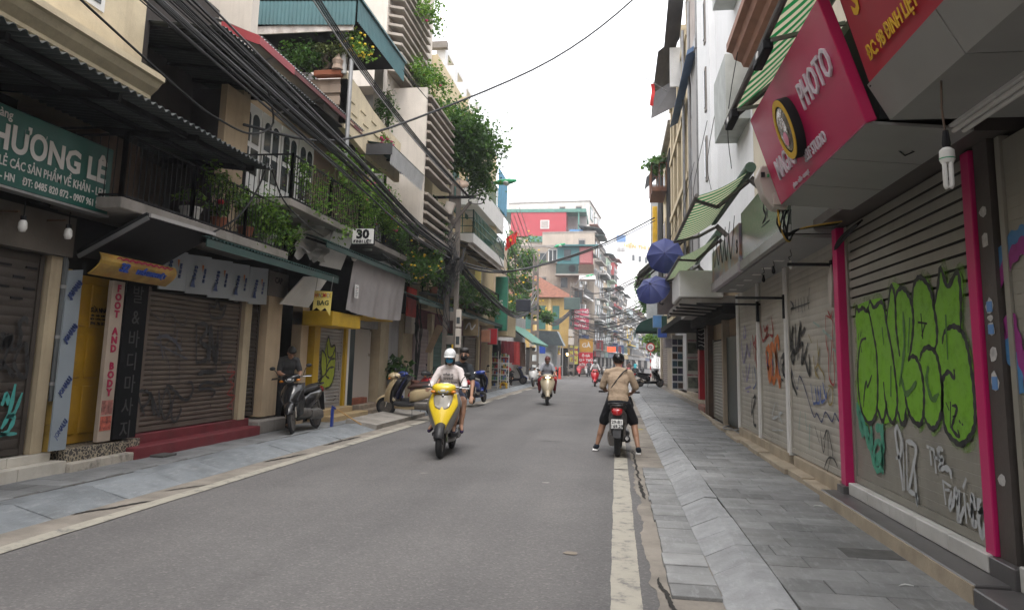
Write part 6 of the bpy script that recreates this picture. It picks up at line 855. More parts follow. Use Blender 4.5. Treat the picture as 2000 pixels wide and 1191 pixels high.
for i, (x0, x1, y, z0, z1, c_, t_, lab) in enumerate(((-5.95, -5.35, 27.5, 2.45, 3.1, (.30, .22, .12), '', 'brown and cream scroll sign under the long green canopy'), (-5.5, -5.15, 29.0, 2.25, 2.75, (.45, .20, .12), '', 'tilted orange and grey board beyond the scroll sign'), (-5.45, -5.05, 30.2, 2.2, 2.85, (.45, .02, .03), '', 'small red shop plate near the goods shop'), (-5.85, -5.25, 34.2, 2.95, 5.55, (.05, .24, .16), 'S', 'tall rounded green vertical sign beside the cream wall'), (-5.15, -4.4, 36.5, 4.05, 4.65, (.03, .035, .05), '', 'blank black projecting sign panel'), (-5.6, -5.35, 27.8, 4.0, 5.1, (.55, .45, .15), '', 'yellow green hanging banner on the iron balcony'))):
    S = thing('shop_plate', lab, 'sign', (x0, y, z0), 'shop signs'); bx('board', S, M('lplate_%d' % i, c_, .5, .35 if i < 2 else .1, 3, 0), x0, x1, y, y + .1, z0, z1, bevel=.015); bx('frame', S, steel, x0 - .02, x1 + .02, y + .101, y + .13, z0 - .02, z1 + .02)
    if t_: lettering('lettering', t_, .16 if t_ != 'S' else .4, sw, S, ((x0 + x1) / 2, y - .004, (z0 + z1) / 2), (1, 0, 0), (0, 0, 1), bold=.01)
    if i == 0: q = MB(); ribbon(q, [(-5.85, 2.7), (-5.7, 2.95), (-5.6, 2.7), (-5.45, 2.9)], .06, lambda a, b: (a, y - .005, b)); q.build('scroll', sw, S)
bl = thing('iron_balcony', 'rusty iron balcony with pots above the long green canopy', 'balcony', (-5.9, 26, 3.7)); bx('floor', bl, conc, -6.6, -5.5, 23.3, 33.5, 3.66, 3.76); railing(bl, [(-6.5, 23.4), (-5.55, 23.4), (-5.55, 28.4), (-5.55, 33.4)], 3.76, 4.6, black_m, .16, .012)
for i in range(5): plant('balcony_shrub', ('small leafy pot plant above the near end of the long canopy', 'bushy plants on the iron balcony behind the pole', 'creeper tumbling from the iron balcony middle', 'pot plants beside the yellow banner', 'thin plants at the far end of the iron balcony')[i], (-5.8, 22.2 + i * 2.3, 3.8), [((-5.6, 22.2 + i * 2.3, 4.15), (.4, .8, .4)), ((-5.45, 22.6 + i * 2.3, 3.8), (.25, .6, .3))], 420, .12, 100 + i, leafd, 'balcony plants', (terracotta, .15, .2))
plant('wall_creeper', 'green creeper on the wall behind the near utility pole', (-6, 21.8, 4.0), [((-5.8, 21.8, 4.6), (.35, .7, .7)), ((-5.7, 22.2, 5.8), (.25, .5, .35)), ((-6.1, 22.6, 6.6), (.3, .6, .3))], 900, .12, 110, leafd, 'climbing plants')
# goods shop
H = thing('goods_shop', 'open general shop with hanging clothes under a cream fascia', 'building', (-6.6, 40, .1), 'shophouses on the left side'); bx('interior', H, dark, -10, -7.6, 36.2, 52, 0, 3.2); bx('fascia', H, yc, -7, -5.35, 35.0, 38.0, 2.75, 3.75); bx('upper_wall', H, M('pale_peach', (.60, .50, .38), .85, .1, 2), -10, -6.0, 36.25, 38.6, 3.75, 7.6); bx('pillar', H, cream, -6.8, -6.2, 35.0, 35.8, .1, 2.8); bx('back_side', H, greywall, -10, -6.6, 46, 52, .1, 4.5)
for k in range(6): bx('plank', H, M('plank_grey', (.36, .34, .31), .8, .2, 4), -6.6, -6.52, 46, 52, .3 + k * .42, .68 + k * .42)
goods = [plain('goods_%d' % i, c) for i, c in enumerate(((.35, .04, .04), (.08, .15, .35), (.5, .48, .45), (.45, .3, .05), (.05, .06, .07), (.1, .25, .12)))]; rg = random.Random(12)
for i, (x, y) in enumerate(((-6.45, 36.6), (-5.95, 36.9), (-6.3, 38.5))):
    R0 = thing('goods_rack', ('white metal rack packed with small goods by the cream pillar', 'second white rack of goods nearer the kerb', 'rack of goods inside the shop opening')[i], 'shelf', (x, y, .12), 'shop racks')
    for a in (0, .42): MB().box(x + a, x + a + .03, y, y + .04, .12, 2.0 - .2 * i).build('upright', white_p, R0)
    for k in range(6):
        z = .2 + k * .3; bx('shelf', R0, white_p, x + .03, x + .42, y, y + .35, z, z + .025)
        for g_ in range(4): bx('goods', R0, goods[rg.randrange(6)], x + .05 + g_ * .09, x + .12 + g_ * .09, y + .02, y + .2, z + .027, z + .12 + rg.uniform(0, .12))
for i in range(6): q = MB(); x = -6.6 + i * .22; y = 37.5 + i * .9; w_ = rg.uniform(.25, .4); q.grid(lambda u, v: (x + (u - .5) * w_ * (1 + .3 * v), y + .05 * math.sin(u * 9), 2.6 - (.9 + .1 * i) * v), 6, 5); tag(q.build('hanging_garment', (goods[4], goods[4], M('cloth_maroon', (.16, .02, .03)), M('cloth_maroon', (.16, .02, .03)), goods[0], M('cloth_brown', (.16, .10, .07)))[i], None, True), ('black', 'second black', 'dark maroon', 'second maroon', 'bright red', 'brown')[i] + ' garment hanging in the goods shop opening', 'garment', 'hanging garments')
C = canopy('green_tin_awning', 'green corrugated tin awning beyond the cream fascia', -6.5, 3.75, -4.8, 2.6, 41, 51, M('tin_leaf_green', (.03, .16, .11), .5, .2, 2), .3, .12, 4)
S = thing('plastic_stool', 'small bright yellow plastic stool on the left pavement', 'stool', (-5.75, 36.9, .12)); ys2 = M('stool_yellow', (.72, .42, .01), .4); bx('seat', S, ys2, -5.9, -5.6, 36.75, 37.05, .37, .41, bevel=.015); [MB().bar((-5.75 + a * .16, 36.9 + b * .16, .12), (-5.75 + a * .12, 36.9 + b * .12, .38), .04).build('leg', ys2, S) for a in (-1, 1) for b in (-1, 1)]
# tree behind the tin awning
def tree(label, base, h, crown, n, size, seed, mats, fl=None):
    t = thing('street_tree', label, 'tree', base, 'street trees'); rg = random.Random(seed); b = Vector(base); top = b + Vector((.3, .2, h)); tr = MB(); tr.tube(catmull([b, b + Vector((.15, .1, h * .35)), top], 6), [.24 - .13 * i / 12 for i in range(13)], 9)
    tr.build('trunk', M('bark', (.13, .10, .075), .9, .3, 4, .5, 25), t, True); lb = MB()
    for c, r in crown: lb.tube(catmull([b + Vector((.15, .1, h * .45)), (top + Vector(c)) / 2 - Vector((0, 0, .4)), Vector(c)], 5), .06, 6)
    lb.build('limbs', MATS['bark'], t, True); q = MB()
    for c, r in crown:
        cl = [Vector(c) + Vector((rg.gauss(0, .5) * r[0], rg.gauss(0, .5) * r[1], rg.gauss(0, .5) * r[2])) for _ in range(26)]
        leaves(q, n // len(crown), lambda g_: cl[g_.randrange(len(cl))] + Vector((g_.gauss(0, .2) * r[0], g_.gauss(0, .2) * r[1], g_.gauss(0, .13) * r[2])), size, rg, .3, len(mats))
    q.build('crown', mats, t)['kind'] = 'stuff'
    if fl:
        q = MB(); [q.ellip(Vector(c) + Vector((rg.gauss(0, .6) * r[0], rg.gauss(0, .6) * r[1], abs(rg.gauss(0, .7)) * r[2])), (.1, .1, .07), 5, 3) for c, r in crown for _ in range(12)]; q.build('blossom', fl, t)['kind'] = 'stuff'
leaft = [leaf_mat('tree_leaf_%d' % i, c) for i, c in enumerate(((.06, .14, .03), (.09, .20, .045), (.035, .09, .025)))]
tree('spreading green tree with yellow blossom behind the tin awning', (-8.4, 58, .1), 7.0, [((-8.3, 57, 10.4), (1.3, 1.5, 1.3)), ((-7.1, 57.5, 9.6), (.9, 1.4, .8)), ((-8.7, 57, 8.2), (1.3, 1.5, 1.2)), ((-7.4, 57, 7.6), (.9, 1.3, 1.0)), ((-8.2, 56.5, 5.8), (1.3, 1.5, 1.2)), ((-7.0, 56.8, 5.9), (.8, 1.2, .9)), ((-5.7, 57, 5.2), (.8, 1.1, .45))], 8500, .24, 5, leaft, yellowfl)
tree('second green tree crown in front of the yellow villa', (-11, 63, .1), 5.5, [((-10.6, 62, 6.6), (1.2, 1.4, 1.0)), ((-9.8, 62, 5.4), (1.1, 1.2, .8)), ((-10.8, 62, 8.6), (1.4, 1.5, 1.6))], 3000, .28, 8, leaft)
# ================================================================= houses beyond the crossing
def lthing(name, label, cat, loc, rz=0, group=None):
    o = thing(name, label, cat, loc, group); o.rotation_euler[2] = rz; LOC[o.name] = Matrix.Identity(4); return o
rail_m = M('far_rail', (.16, .16, .16), .6); tilem = M('roof_tile', (.20, .085, .055), .85, .3, 3, .3, 12)
def house(label, x, y, rz, w, L, h, mat, floors=3, bays=3, gf=2.9, end_win=2, seed=0, balc=True, roof=None, gfc=None, group='houses beyond the crossing', shopsign=True, name='row_house'):
    """local: street front on x=0 facing +x (or facing -x when w<0), y along the street"""
    t = lthing(name, label, 'building', (x, y, 0), rz, group); rg = random.Random(seed); s = 1 if w > 0 else -1
    def B(nm, par, m_, x0, x1, *r, **k): return bx(nm, par, m_, min(x0, x1), max(x0, x1), *r, **k)
    B('wall', t, mat, -abs(w) * s, 0, 0, L, gf, h); B('ground_front', t, gfc or dark, -abs(w) * s, -.15 * s, .02, L - .02, 0, gf)
    fh = (h - gf) / floors
    for f in range(floors):
        z = gf + f * fh
        for k in range(bays):
            y0 = (k + .18) * L / bays; y1 = (k + .82) * L / bays; w_ = B('window', t, rg.choice((white_p, wood, gshut, steel)), 0, .05 * s, y0, y1, z + fh * .22, z + fh * .82); B('pane', w_, winm, .05 * s, .07 * s, y0 + .12, y1 - .12, z + fh * .28, z + fh * .76)
        if balc and (f + seed) % 3 != 2:
            d = rg.uniform(.6, 1.1); b_ = B('balcony', t, rg.choice((white_p, mat, conc)), .001 * s, d * s, .1, L - .1, z + .02, z + .22); railing(b_, [(0, .12), (d * s - .03 * s, .12), (d * s - .03 * s, L - .12), (0, L - .12)], z + .22, z + 1.1, rail_m, .28, .022)
            if rg.random() < .6: B('awning', t, rg.choice((tin_green, tin_dark, M('tin_rust', (.30, .13, .10), .7), M('tin_blue', (.06, .16, .32), .6))), .02 * s, (d + .25) * s, .05, L - .05, z + fh * .9, z + fh * .9 + .08)
        if rg.random() < .6: B('air_conditioner', t, white_p, .02 * s, .4 * s, L * .4, L * .4 + .8, z + .3 + fh * .5, z + .85 + fh * .5, bevel=.02)
        for e in range(end_win): x0 = -(1.2 + e * 2.6) * s; w_ = B('window', t, conc, x0, x0 - .95 * s, -.05, 0, z + fh * .3, z + fh * .8); B('pane', w_, winm, x0 - .1 * s, x0 - .85 * s, -.08, -.05, z + fh * .36, z + fh * .74)
    B('cornice', t, conc, -abs(w) * s, .18 * s, -.05, L + .05, h, h + .22)
    if roof: MB().prism([(-2.2 * s, -.1, h + 1.0), (.9 * s, -.1, h + .45), (.9 * s, L, h + .45), (-2.2 * s, L, h + 1.0)], (0, 0, .1)).build('roof', roof, t)
    if shopsign:
        c_ = rg.choice(((.45, .03, .04), (.05, .25, .2), (.5, .48, .44), (.06, .12, .35), (.55, .35, .04), (.35, .33, .31))); b_ = B('shop_board', t, M('board_%d%d%d' % tuple(int(k * 99) for k in c_), tuple(k * .6 + .04 for k in c_), .5, .4, 5, 0), 0, .25 * s, .2, L - .2, gf - .75, gf - .02); B('shop_shutter', t, rg.choice((sh_grey, sh_brown, sh_dark, sh_white)), -.15 * s, -.08 * s, L * .45, L * .95, .1, gf - .8)
        B('side_board', t, M('board_%d%d%d' % tuple(int(k * 99) for k in c_), c_), .1 * s, 1.0 * s, L * .3, L * .3 + .08, gf + .05, gf + rg.uniform(.7, 1.6))
    return t
# villa with tiled roof
V = thing('tiled_villa', 'low yellow ochre villa with a brown tiled hip roof', 'building', (-8, 80, 0), 'houses beyond the crossing'); oc = M('ochre_render', (.46, .31, .11), .85, .15, 1, .1, streak=.2); bx('wall', V, oc, -14, -5.25, 79, 84.5, 3.0, 8.6); bx('ground_wall', V, dark, -14, -5.6, 79.2, 84.5, 0, 3)
MB().add([(-14.5, 78.3, 8.5), (-4.6, 78.3, 8.5), (-4.6, 85, 8.5), (-14.5, 85, 8.5), (-9, 81.5, 11.2), (-14, 81.5, 11.2)], [(0, 1, 4, 5), (1, 2, 4), (2, 3, 5, 4), (3, 0, 5), (0, 3, 2, 1)]).build('roof', tilem, V)
for i in range(5): w_ = bx('window_shutter', V, gshut, -7.05 - i * 1.5, -6.3 - i * 1.5, 78.93, 79.0, 5.0, 7.6); bx('pilaster', V, M('ochre_pale', (.62, .46, .22), .85), -7.5 - i * 1.5, -7.2 - i * 1.5, 78.9, 79.0, 3, 8.4)
for i in range(3): bx('window_shutter', V, gshut, -5.25, -5.18, 79.6 + i * 1.7, 80.6 + i * 1.7, 4.6, 7.4)
A = thing('grey_lean_to', 'grey sheet lean-to roof over the side street stall', 'canopy', (-6, 64.5, 3), 'metal canopies'); MB().prism([(-7.3, 64, 4.25), (-5.3, 64, 4.2), (-4.75, 65.2, 2.95), (-7.4, 65.2, 3.0)], (0, 2.5, .02)).build('sheet', M('sheet_bluegrey', (.20, .25, .27), .5), A); MB().tube([(-7.2, 65.2, 0), (-7.2, 65.2, 3.0)], .05, 6).build('post', steel, A); MB().tube([(-4.85, 65.2, 0), (-4.85, 65.2, 2.95)], .05, 6).build('post', steel, A)
house('beige side-walled house with corner balconies above the villa roof', -4.6, 85, -.10, 9, 8, 15.2, M('beige_side', (.36, .30, .245), .88, .25, .8, .1, dirt=.5, dirtcol=(.22, .18, .15), streak=.6), 4, 2, 3.2, 3, 1)
R2 = thing('red_penthouse', 'red clad penthouse with a green trim and open porch', 'building', (-9, 96, 15), 'houses beyond the crossing'); rdm = M('clad_red', (.42, .06, .075), .6, .08, 1, .03); bx('lower_wall', R2, M('stained_pale', (.52, .46, .40), .9, .2, .6, .1, dirt=.5, dirtcol=(.35, .22, .15)), -15, -4.4, 96.2, 106, 3, 18.2); bx('clad_wall', R2, rdm, -14.5, -6.9, 96, 105, 18.4, 21.7); tg = M('trim_green', (.10, .24, .20), .6); bx('top_trim', R2, tg, -16, -4.2, 95.9, 105, 21.7, 22.15); bx('base_trim', R2, tg, -12, -6.9, 95.95, 96.2, 17.6, 18.4); w_ = bx('window', R2, white_p, -10.4, -9.2, 95.92, 96.0, 19.4, 20.6); bx('pane', w_, M('vent_grey', (.4, .36, .34)), -10.3, -9.3, 95.9, 95.92, 19.5, 20.5)
bx('porch_floor', R2, conc, -6.9, -4.0, 96, 105, 18.1, 18.4); bx('porch_back', R2, greywall, -6.9, -4.2, 99, 99.2, 18.4, 21.7); railing(R2, [(-6.85, 96.05), (-4.05, 96.05)], 18.4, 19.6, rail_m, .3, .03); bx('blue_cloth', R2, M('cloth_blue', (.12, .28, .52), .7), -6.4, -4.6, 95.95, 96.0, 18.5, 19.3); bx('porch_post', R2, tg, -5.3, -5.1, 96.05, 96.25, 18.4, 21.7)
house('weathered white concrete block rising behind the red penthouse', -4.3, 110, -.10, 13, 14, 26.3, M('weathered_white', (.60, .58, .55), .9, .12, .5, .1, dirt=.5, dirtcol=(.35, .32, .3), streak=.4), 7, 3, 3, 2, 2)
y = 93.5
specs = [('narrow house with dark tin roof beside the beige house', 5.2, 18.4, (.44, .38, .32), tin_dark), ('grey house with tiers of crowded balconies', 4.6, 17.0, (.40, .38, .36), None), ('tan narrow house with brown balconies', 4.8, 15.5, (.50, .40, .28), None), ('pale green narrow house halfway down the far row', 5.0, 17.2, (.42, .52, .42), tin_green), ('cream house with a green tin roof in the far row', 4.6, 14.5, (.54, .47, .36), tin_green), ('red topped house in the far row', 5.2, 17.8, (.44, .10, .10), M('tin_rust', (.30,.13,.10))), ('peach house beyond the red topped one', 5, 13.8, (.58, .42, .30), tin_dark), ('pale house near the end of the far row', 6, 14.8, (.55, .52, .48), None), ('tan house with dark roof toward the street end', 8, 13.5, (.5, .42, .32), tin_dark), ('bright yellow fronted house near the street end', 14, 10.5, (.62, .42, .03), None), ('pale blue house near the street end', 18, 13, (.42, .48, .5), None), ('brick brown house near the street end', 22, 12, (.42, .3, .22), tilem), ('cream house at the very end of the street', 30, 14, (.5, .44, .34), None)]
for i, (lab, L_, h_, c_, rf_) in enumerate(specs): house(lab, -4.8 + (y - 75) * .10, y, -.10, 7, L_ - .05, h_, M('far_wall_%d' % i, c_, .88, .15, .8, .1, streak=.3), 4, 2, 3.0, 1, 3 + i, True, rf_); y += L_
# far right row past the side street
y = 63
for i, (lab, L_, h_, c_) in enumerate((('pale corner house behind the no entry sign', 6, 9.5, (.5, .46, .38)), ('green shuttered house in the far right row', 6, 9, (.30, .38, .32)), ('ochre shop in the far right row', 9, 7.5, (.5, .36, .12)), ('grey house beyond the yellow shop', 8, 9, (.42, .4, .38)), ('brown tiled house in the far right row', 8, 8.4, (.42, .30, .22)), ('distant cream house in the far right row', 12, 9.5, (.5, .44, .34)))): house(lab, 3.9 + max(0, y - 70) * .10, y, -.10 if y > 68 else 0, -7, L_ - .05, h_, M('far_wall_r%d' % i, c_, .88, .15, .8, .1, streak=.3), 2, 2, 3.0, 1, 30 + i, i != 2, tilem if i == 4 else None, M('yellow_front', (.55, .36, .03), .8, .2, 2) if i == 2 else None); y += L_
plant('corner_tree', 'leafy green tree crown above the far domed awning', (3.2, 58, .5), [((2.3, 56, 7.2), (.8, 1.5, 1.3)), ((2.9, 57, 6.0), (.8, 1.4, 1.0))], 1500, .26, 130, leaft, 'street trees')
plant('yellow_green_shrub', 'yellow green leaves behind the no entry sign', (2.9, 60.5, .3), [((2.7, 60.5, 3.6), (.7, .8, .5)), ((3.2, 60.5, 3.0), (.6, .8, .5))], 500, .2, 131, leafm, 'street trees')  # shrub in the common mixed leaf greens
Ht = thing('white_hotel', 'washed out white hotel with yellow rooftop lettering', 'building', (7, 240, 0), 'houses beyond the crossing'); wm = M('hotel_white', (.82, .82, .81), .8, .03, .5, 0); bx('wall', Ht, wm, -1.0, 20, 240, 260, 0, 41.5); bx('tower', Ht, wm, -1.2, 3.4, 239.8, 250, 28, 46); bx('billboard', Ht, M('billboard_blue', (.10, .22, .45), .4), -.2, 2.8, 239.5, 239.75, 41.6, 43.8)
for i in range(5): w_ = bx('window', Ht, white_p, 4.8 + i * 2.1, 5.9 + i * 2.1, 239.9, 240, 35 - i * .4, 37.5 - i * .4); bx('pane', w_, winm, 4.95 + i * 2.1, 5.75 + i * 2.1, 239.8, 239.9, 35.3 - i * .4, 37.2 - i * .4)
for i in (0, 1): bx('air_conditioner', Ht, greywall, .0 + i * 1.4, 1.1 + i * 1.4, 239.2, 239.78, 38.5, 39.6)
lettering('lettering', 'HIẾN THI HOTEL', 1.8, M('letter_gold', (.62, .40, .06), .5), Ht, (8.9, 239.8, 39.6), (1, 0, -.12), (.12, 0, 1), ext=.1, bold=.03)
# stall signs beyond the crossing
for i, (x0, x1, y, z0, z1, c_, ts, lab) in enumerate(((-4.75, -3.0, 77.5, 5.0, 7.2, (.50, .07, .12), ('CƠM THỐ', 'CƠM RANG', 'CHIÊN', 'PHỞ GÀ'), 'pink red menu board above the food stall'), (-4.0, -2.55, 78, 2.6, 4.0, (.45, .24, .04), ('GÀ',), 'orange poster above the red chicken poster'), (-4.05, -2.55, 77.9, .9, 2.55, (.50, .015, .03), ('Ô GÀ', 'GIÒ THỦ', 'XÔI CHẢ'), 'red chicken poster at the food stall'), (-5.0, -4.15, 77.6, 1.3, 3.2, (.62, .58, .12), ('CƠM', 'CHÂN', 'ĂN'), 'yellow green menu board at the food stall'), (-7.1, -6.4, 76.5, 2.8, 3.9, (.4, .05, .06), (), 'small dark red board left of the food stall'), (-1.2, -.2, 92, 2.9, 3.5, (.9, .06, .02), (), 'glowing red sign further along the left row'))):
    S = thing('stall_sign', lab, 'sign', (x0, y, z0), 'food stall signs'); bx('board', S, M('stall_%d' % i, c_, .5, .12, 2, 0, emit=1.5 if i == 5 else 0), x0, x1, y, y + .08, z0, z1); bx('frame', S, steel, x0 - .03, x1 + .03, y + .081, y + .12, z0 - .03, z1 + .03)
    for k, t_ in enumerate(ts): lettering('lettering', t_, (z1 - z0) / (len(ts) + .6) * .75, sw if i != 3 else rl, S, ((x0 + x1) / 2, y - .01, z1 - (k + .75) * (z1 - z0) / (len(ts) + .5)), (1, 0, 0), (0, 0, 1), bold=.015)
for i, (x, z) in enumerate(((-7.3, 2.7), (-5.2, 2.3))):
    B = thing('stall_lamp', ('lit warm bulb at the dark stall front', 'second lit warm bulb beside the menu board')[i], 'lamp', (x, 76.4, z)); MB().ellip((x, 76.4, z), (.10, .10, .14), 10, 8).build('bulb', M('lamp_glow', (1, .62, .18), .4, 0, 1, 0, emit=14), B, True); MB().tube([(x, 76.4, z + .1), (x, 76.4, z + .9)], .015, 5).build('cord', black_m, B)
# parked lorry in the side street
L_ = thing('delivery_truck', 'pale grey box lorry parked at the side street', 'truck', (-6.6, 66.5, 0)); tw_ = M('truck_white', (.56, .57, .56), .4, .08, 2, 0); q = MB(); q.loft([((-6.85, 66.0, 1.2), (.85, 0, 0), (0, 0, .55), 6), ((-6.85, 66.15, 1.45), (.87, 0, 0), (0, 0, .85), 6), ((-6.85, 66.6, 1.55), (.88, 0, 0), (0, 0, .98), 6), ((-6.85, 67.6, 1.55), (.88, 0, 0), (0, 0, .98), 6)], 20); q.build('cab', tw_, L_, 40); MB().prism([(-7.55, 66.05, 1.5), (-6.15, 66.05, 1.5), (-6.25, 66.3, 2.25), (-7.45, 66.3, 2.25)], (0, -.03, .01)).build('windscreen', glass, L_)
q = MB().box(-7.6, -5.55, 67.7, 72, .9, 4.0); q.build('box_body', M('truck_grey', (.42, .44, .45), .4, .08, 1, 0), L_, False, .08); bx('side_window', L_, glass, -5.56, -5.5, 68.2, 70.5, 2.2, 3.6, bevel=.02); bx('bumper', L_, black_m, -7.6, -6.1, 65.9, 66.06, .45, .75)
for x in (-7.4, -6.3): MB().lathe([(.12, 0), (.1, -.04)], 10, (x, 66.0, 1.0), 'y').build('headlight', bulbm, L_)
for x in (-7.5, -6.2):
    for y in (66.8, 71): w_ = MB().lathe([(.25, -.12), (.4, -.11), (.42, 0), (.4, .11), (.25, .12)], 16, (x, y, .42), 'x').build('wheel', black_m, L_, 40)
for i, x in enumerate((-5.4, -5.05)): C_ = thing('traffic_cone', ('red plastic barrier post beside the parked lorry', 'second red barrier post beside the parked lorry')[i], 'barrier', (x, 64.6, 0), 'red barriers'); MB().lathe([(.2, 0), (.2, .04), (.13, .05), (.10, 1.0), (.05, 1.05)], 12, (x, 64.6, 0)).build('post', M('barrier_red', (.5, .05, .03), .5), C_, 40)

# unseen shophouses added behind the photographer, blocking light as a street would
for lab, x, y, w, L_, h_, c_, sd in (('unseen cream shophouse added behind the photographer on the left side to block light', -6.7, -15, 7, 16.4, 10.5, (.55, .48, .36), 60), ('unseen grey shophouse added further behind on the left side to block light', -6.7, -33, 7, 17.8, 12, (.45, .43, .4), 61), ('unseen white shophouse added behind the photographer on the right side to block light', 2.6, -15, -7, 15.4, 10.5, (.6, .58, .54), 62), ('unseen tan shophouse added further behind on the right side to block light', 2.6, -33, -7, 17.8, 11.5, (.5, .4, .3), 63)):
    house(lab, x, y, 0, w, L_, h_, M('back_wall_%d' % sd, c_, .88, .12, 1, .1, streak=.3), 3, 4, 3.2, 0, sd, True, None, M('back_front', (.14, .12, .1), .7), 'light-blocking houses added behind the photographer', False)

K = thing('cabin_balcony', 'teal clad balcony cabin with red lattice on the beige house corner', 'balcony', (-5, 84, 11), 'houses beyond the crossing'); tc = M('teal_clad', (.05, .16, .17), .6, .15, 2)
bx('floor', K, conc, -7.2, -2.6, 83.2, 84.9, 11.5, 11.7); bx('cabin', K, tc, -7.0, -4.4, 83.6, 84.9, 12.9, 14.9); bx('cabin_window', K, winm, -6.2, -5.4, 83.5, 83.59, 13.3, 14.6); bx('lattice', K, M('lattice_red', (.40, .15, .15), .8, .4, 14), -4.35, -2.95, 83.5, 83.62, 13.0, 14.8); bx('lattice_frame', K, M('frame_maroon', (.25, .05, .06), .6), -4.5, -2.8, 83.63, 83.7, 12.85, 14.95); bx('roof', K, tc, -7.2, -2.2, 83.0, 85, 14.95, 15.12); bx('mesh_panel', K, M('mesh_green', (.03, .06, .055), .7), -7.1, -4.5, 83.25, 83.3, 11.7, 12.8); bx('brown_panel', K, wood, -4.4, -2.7, 83.25, 83.3, 11.7, 12.8); bx('white_edge', K, white_p, -4.4, -2.5, 83.1, 84.8, 11.0, 11.48, bevel=.05)
MB().lathe([(.42, 0), (.42, .06), (.3, .08)], 18, (-5.2, 83.15, 12.3), 'y').build('fan', black_m, K, 40)
for i, (x, z, m_) in enumerate(((-5.1, 8.3, wood), (-8.4, 8.6, white_p), (-8.2, 13.2, white_p))): w_ = bx('shuttered_window', K, m_, x, x + 1.1, 84.80, 84.88, z, z + 1.7); bx('pane', w_, winm, x + .12, x + .5, 84.77, 84.80, z + .15, z + 1.5); bx('pane', w_, winm, x + .6, x + .98, 84.77, 84.80, z + .15, z + 1.5); bx('hood', K, conc, x - .2, x + 1.3, 84.4, 84.88, z + 1.8, z + 1.95)
rg = random.Random(77)
hn_ = ('dark tin-roofed', 'grey balconied', 'tan brown-balconied', 'pale green', 'cream green-roofed', 'red topped', 'peach', 'pale', 'tan dark-roofed')
for i in range(1, 9): S = thing('water_tank' if i % 3 == 0 else 'roof_shed', ('steel water tank on the roof of the %s far house' if i % 3 == 0 else 'small tin shed on the roof of the %s far house') % hn_[i], 'water tank' if i % 3 == 0 else 'shed', (-5 + i * .7, 92 + i * 6, 15)); x, y, z = -5.6 + i * .68, 93.5 + i * 5.0, (18.7, 17.3, 15.8, 17.5, 14.8, 18.1, 14.1, 15.1, 13.8)[i]; (MB().lathe([(.6, 0), (.65, .1), (.65, 1.5), (.3, 1.75)], 14, (x - 1.5, y + 2.5, z + .9)).build('tank', steel, S, 40), bx('stand', S, rail_m, x - 2, x - 1, y + 2, y + 3, z, z + .9)) if i % 3 == 0 else (bx('shed_wall', S, rg.choice((greywall, MATS['tin_blue'] if 'tin_blue' in MATS else greywall, tan)), x - 2.6, x - .6, y + .8, y + 3.6, z, z + 1.8), bx('shed_roof', S, tin_dark, x - 2.8, x - .3, y + .6, y + 3.8, z + 1.81, z + 1.9))
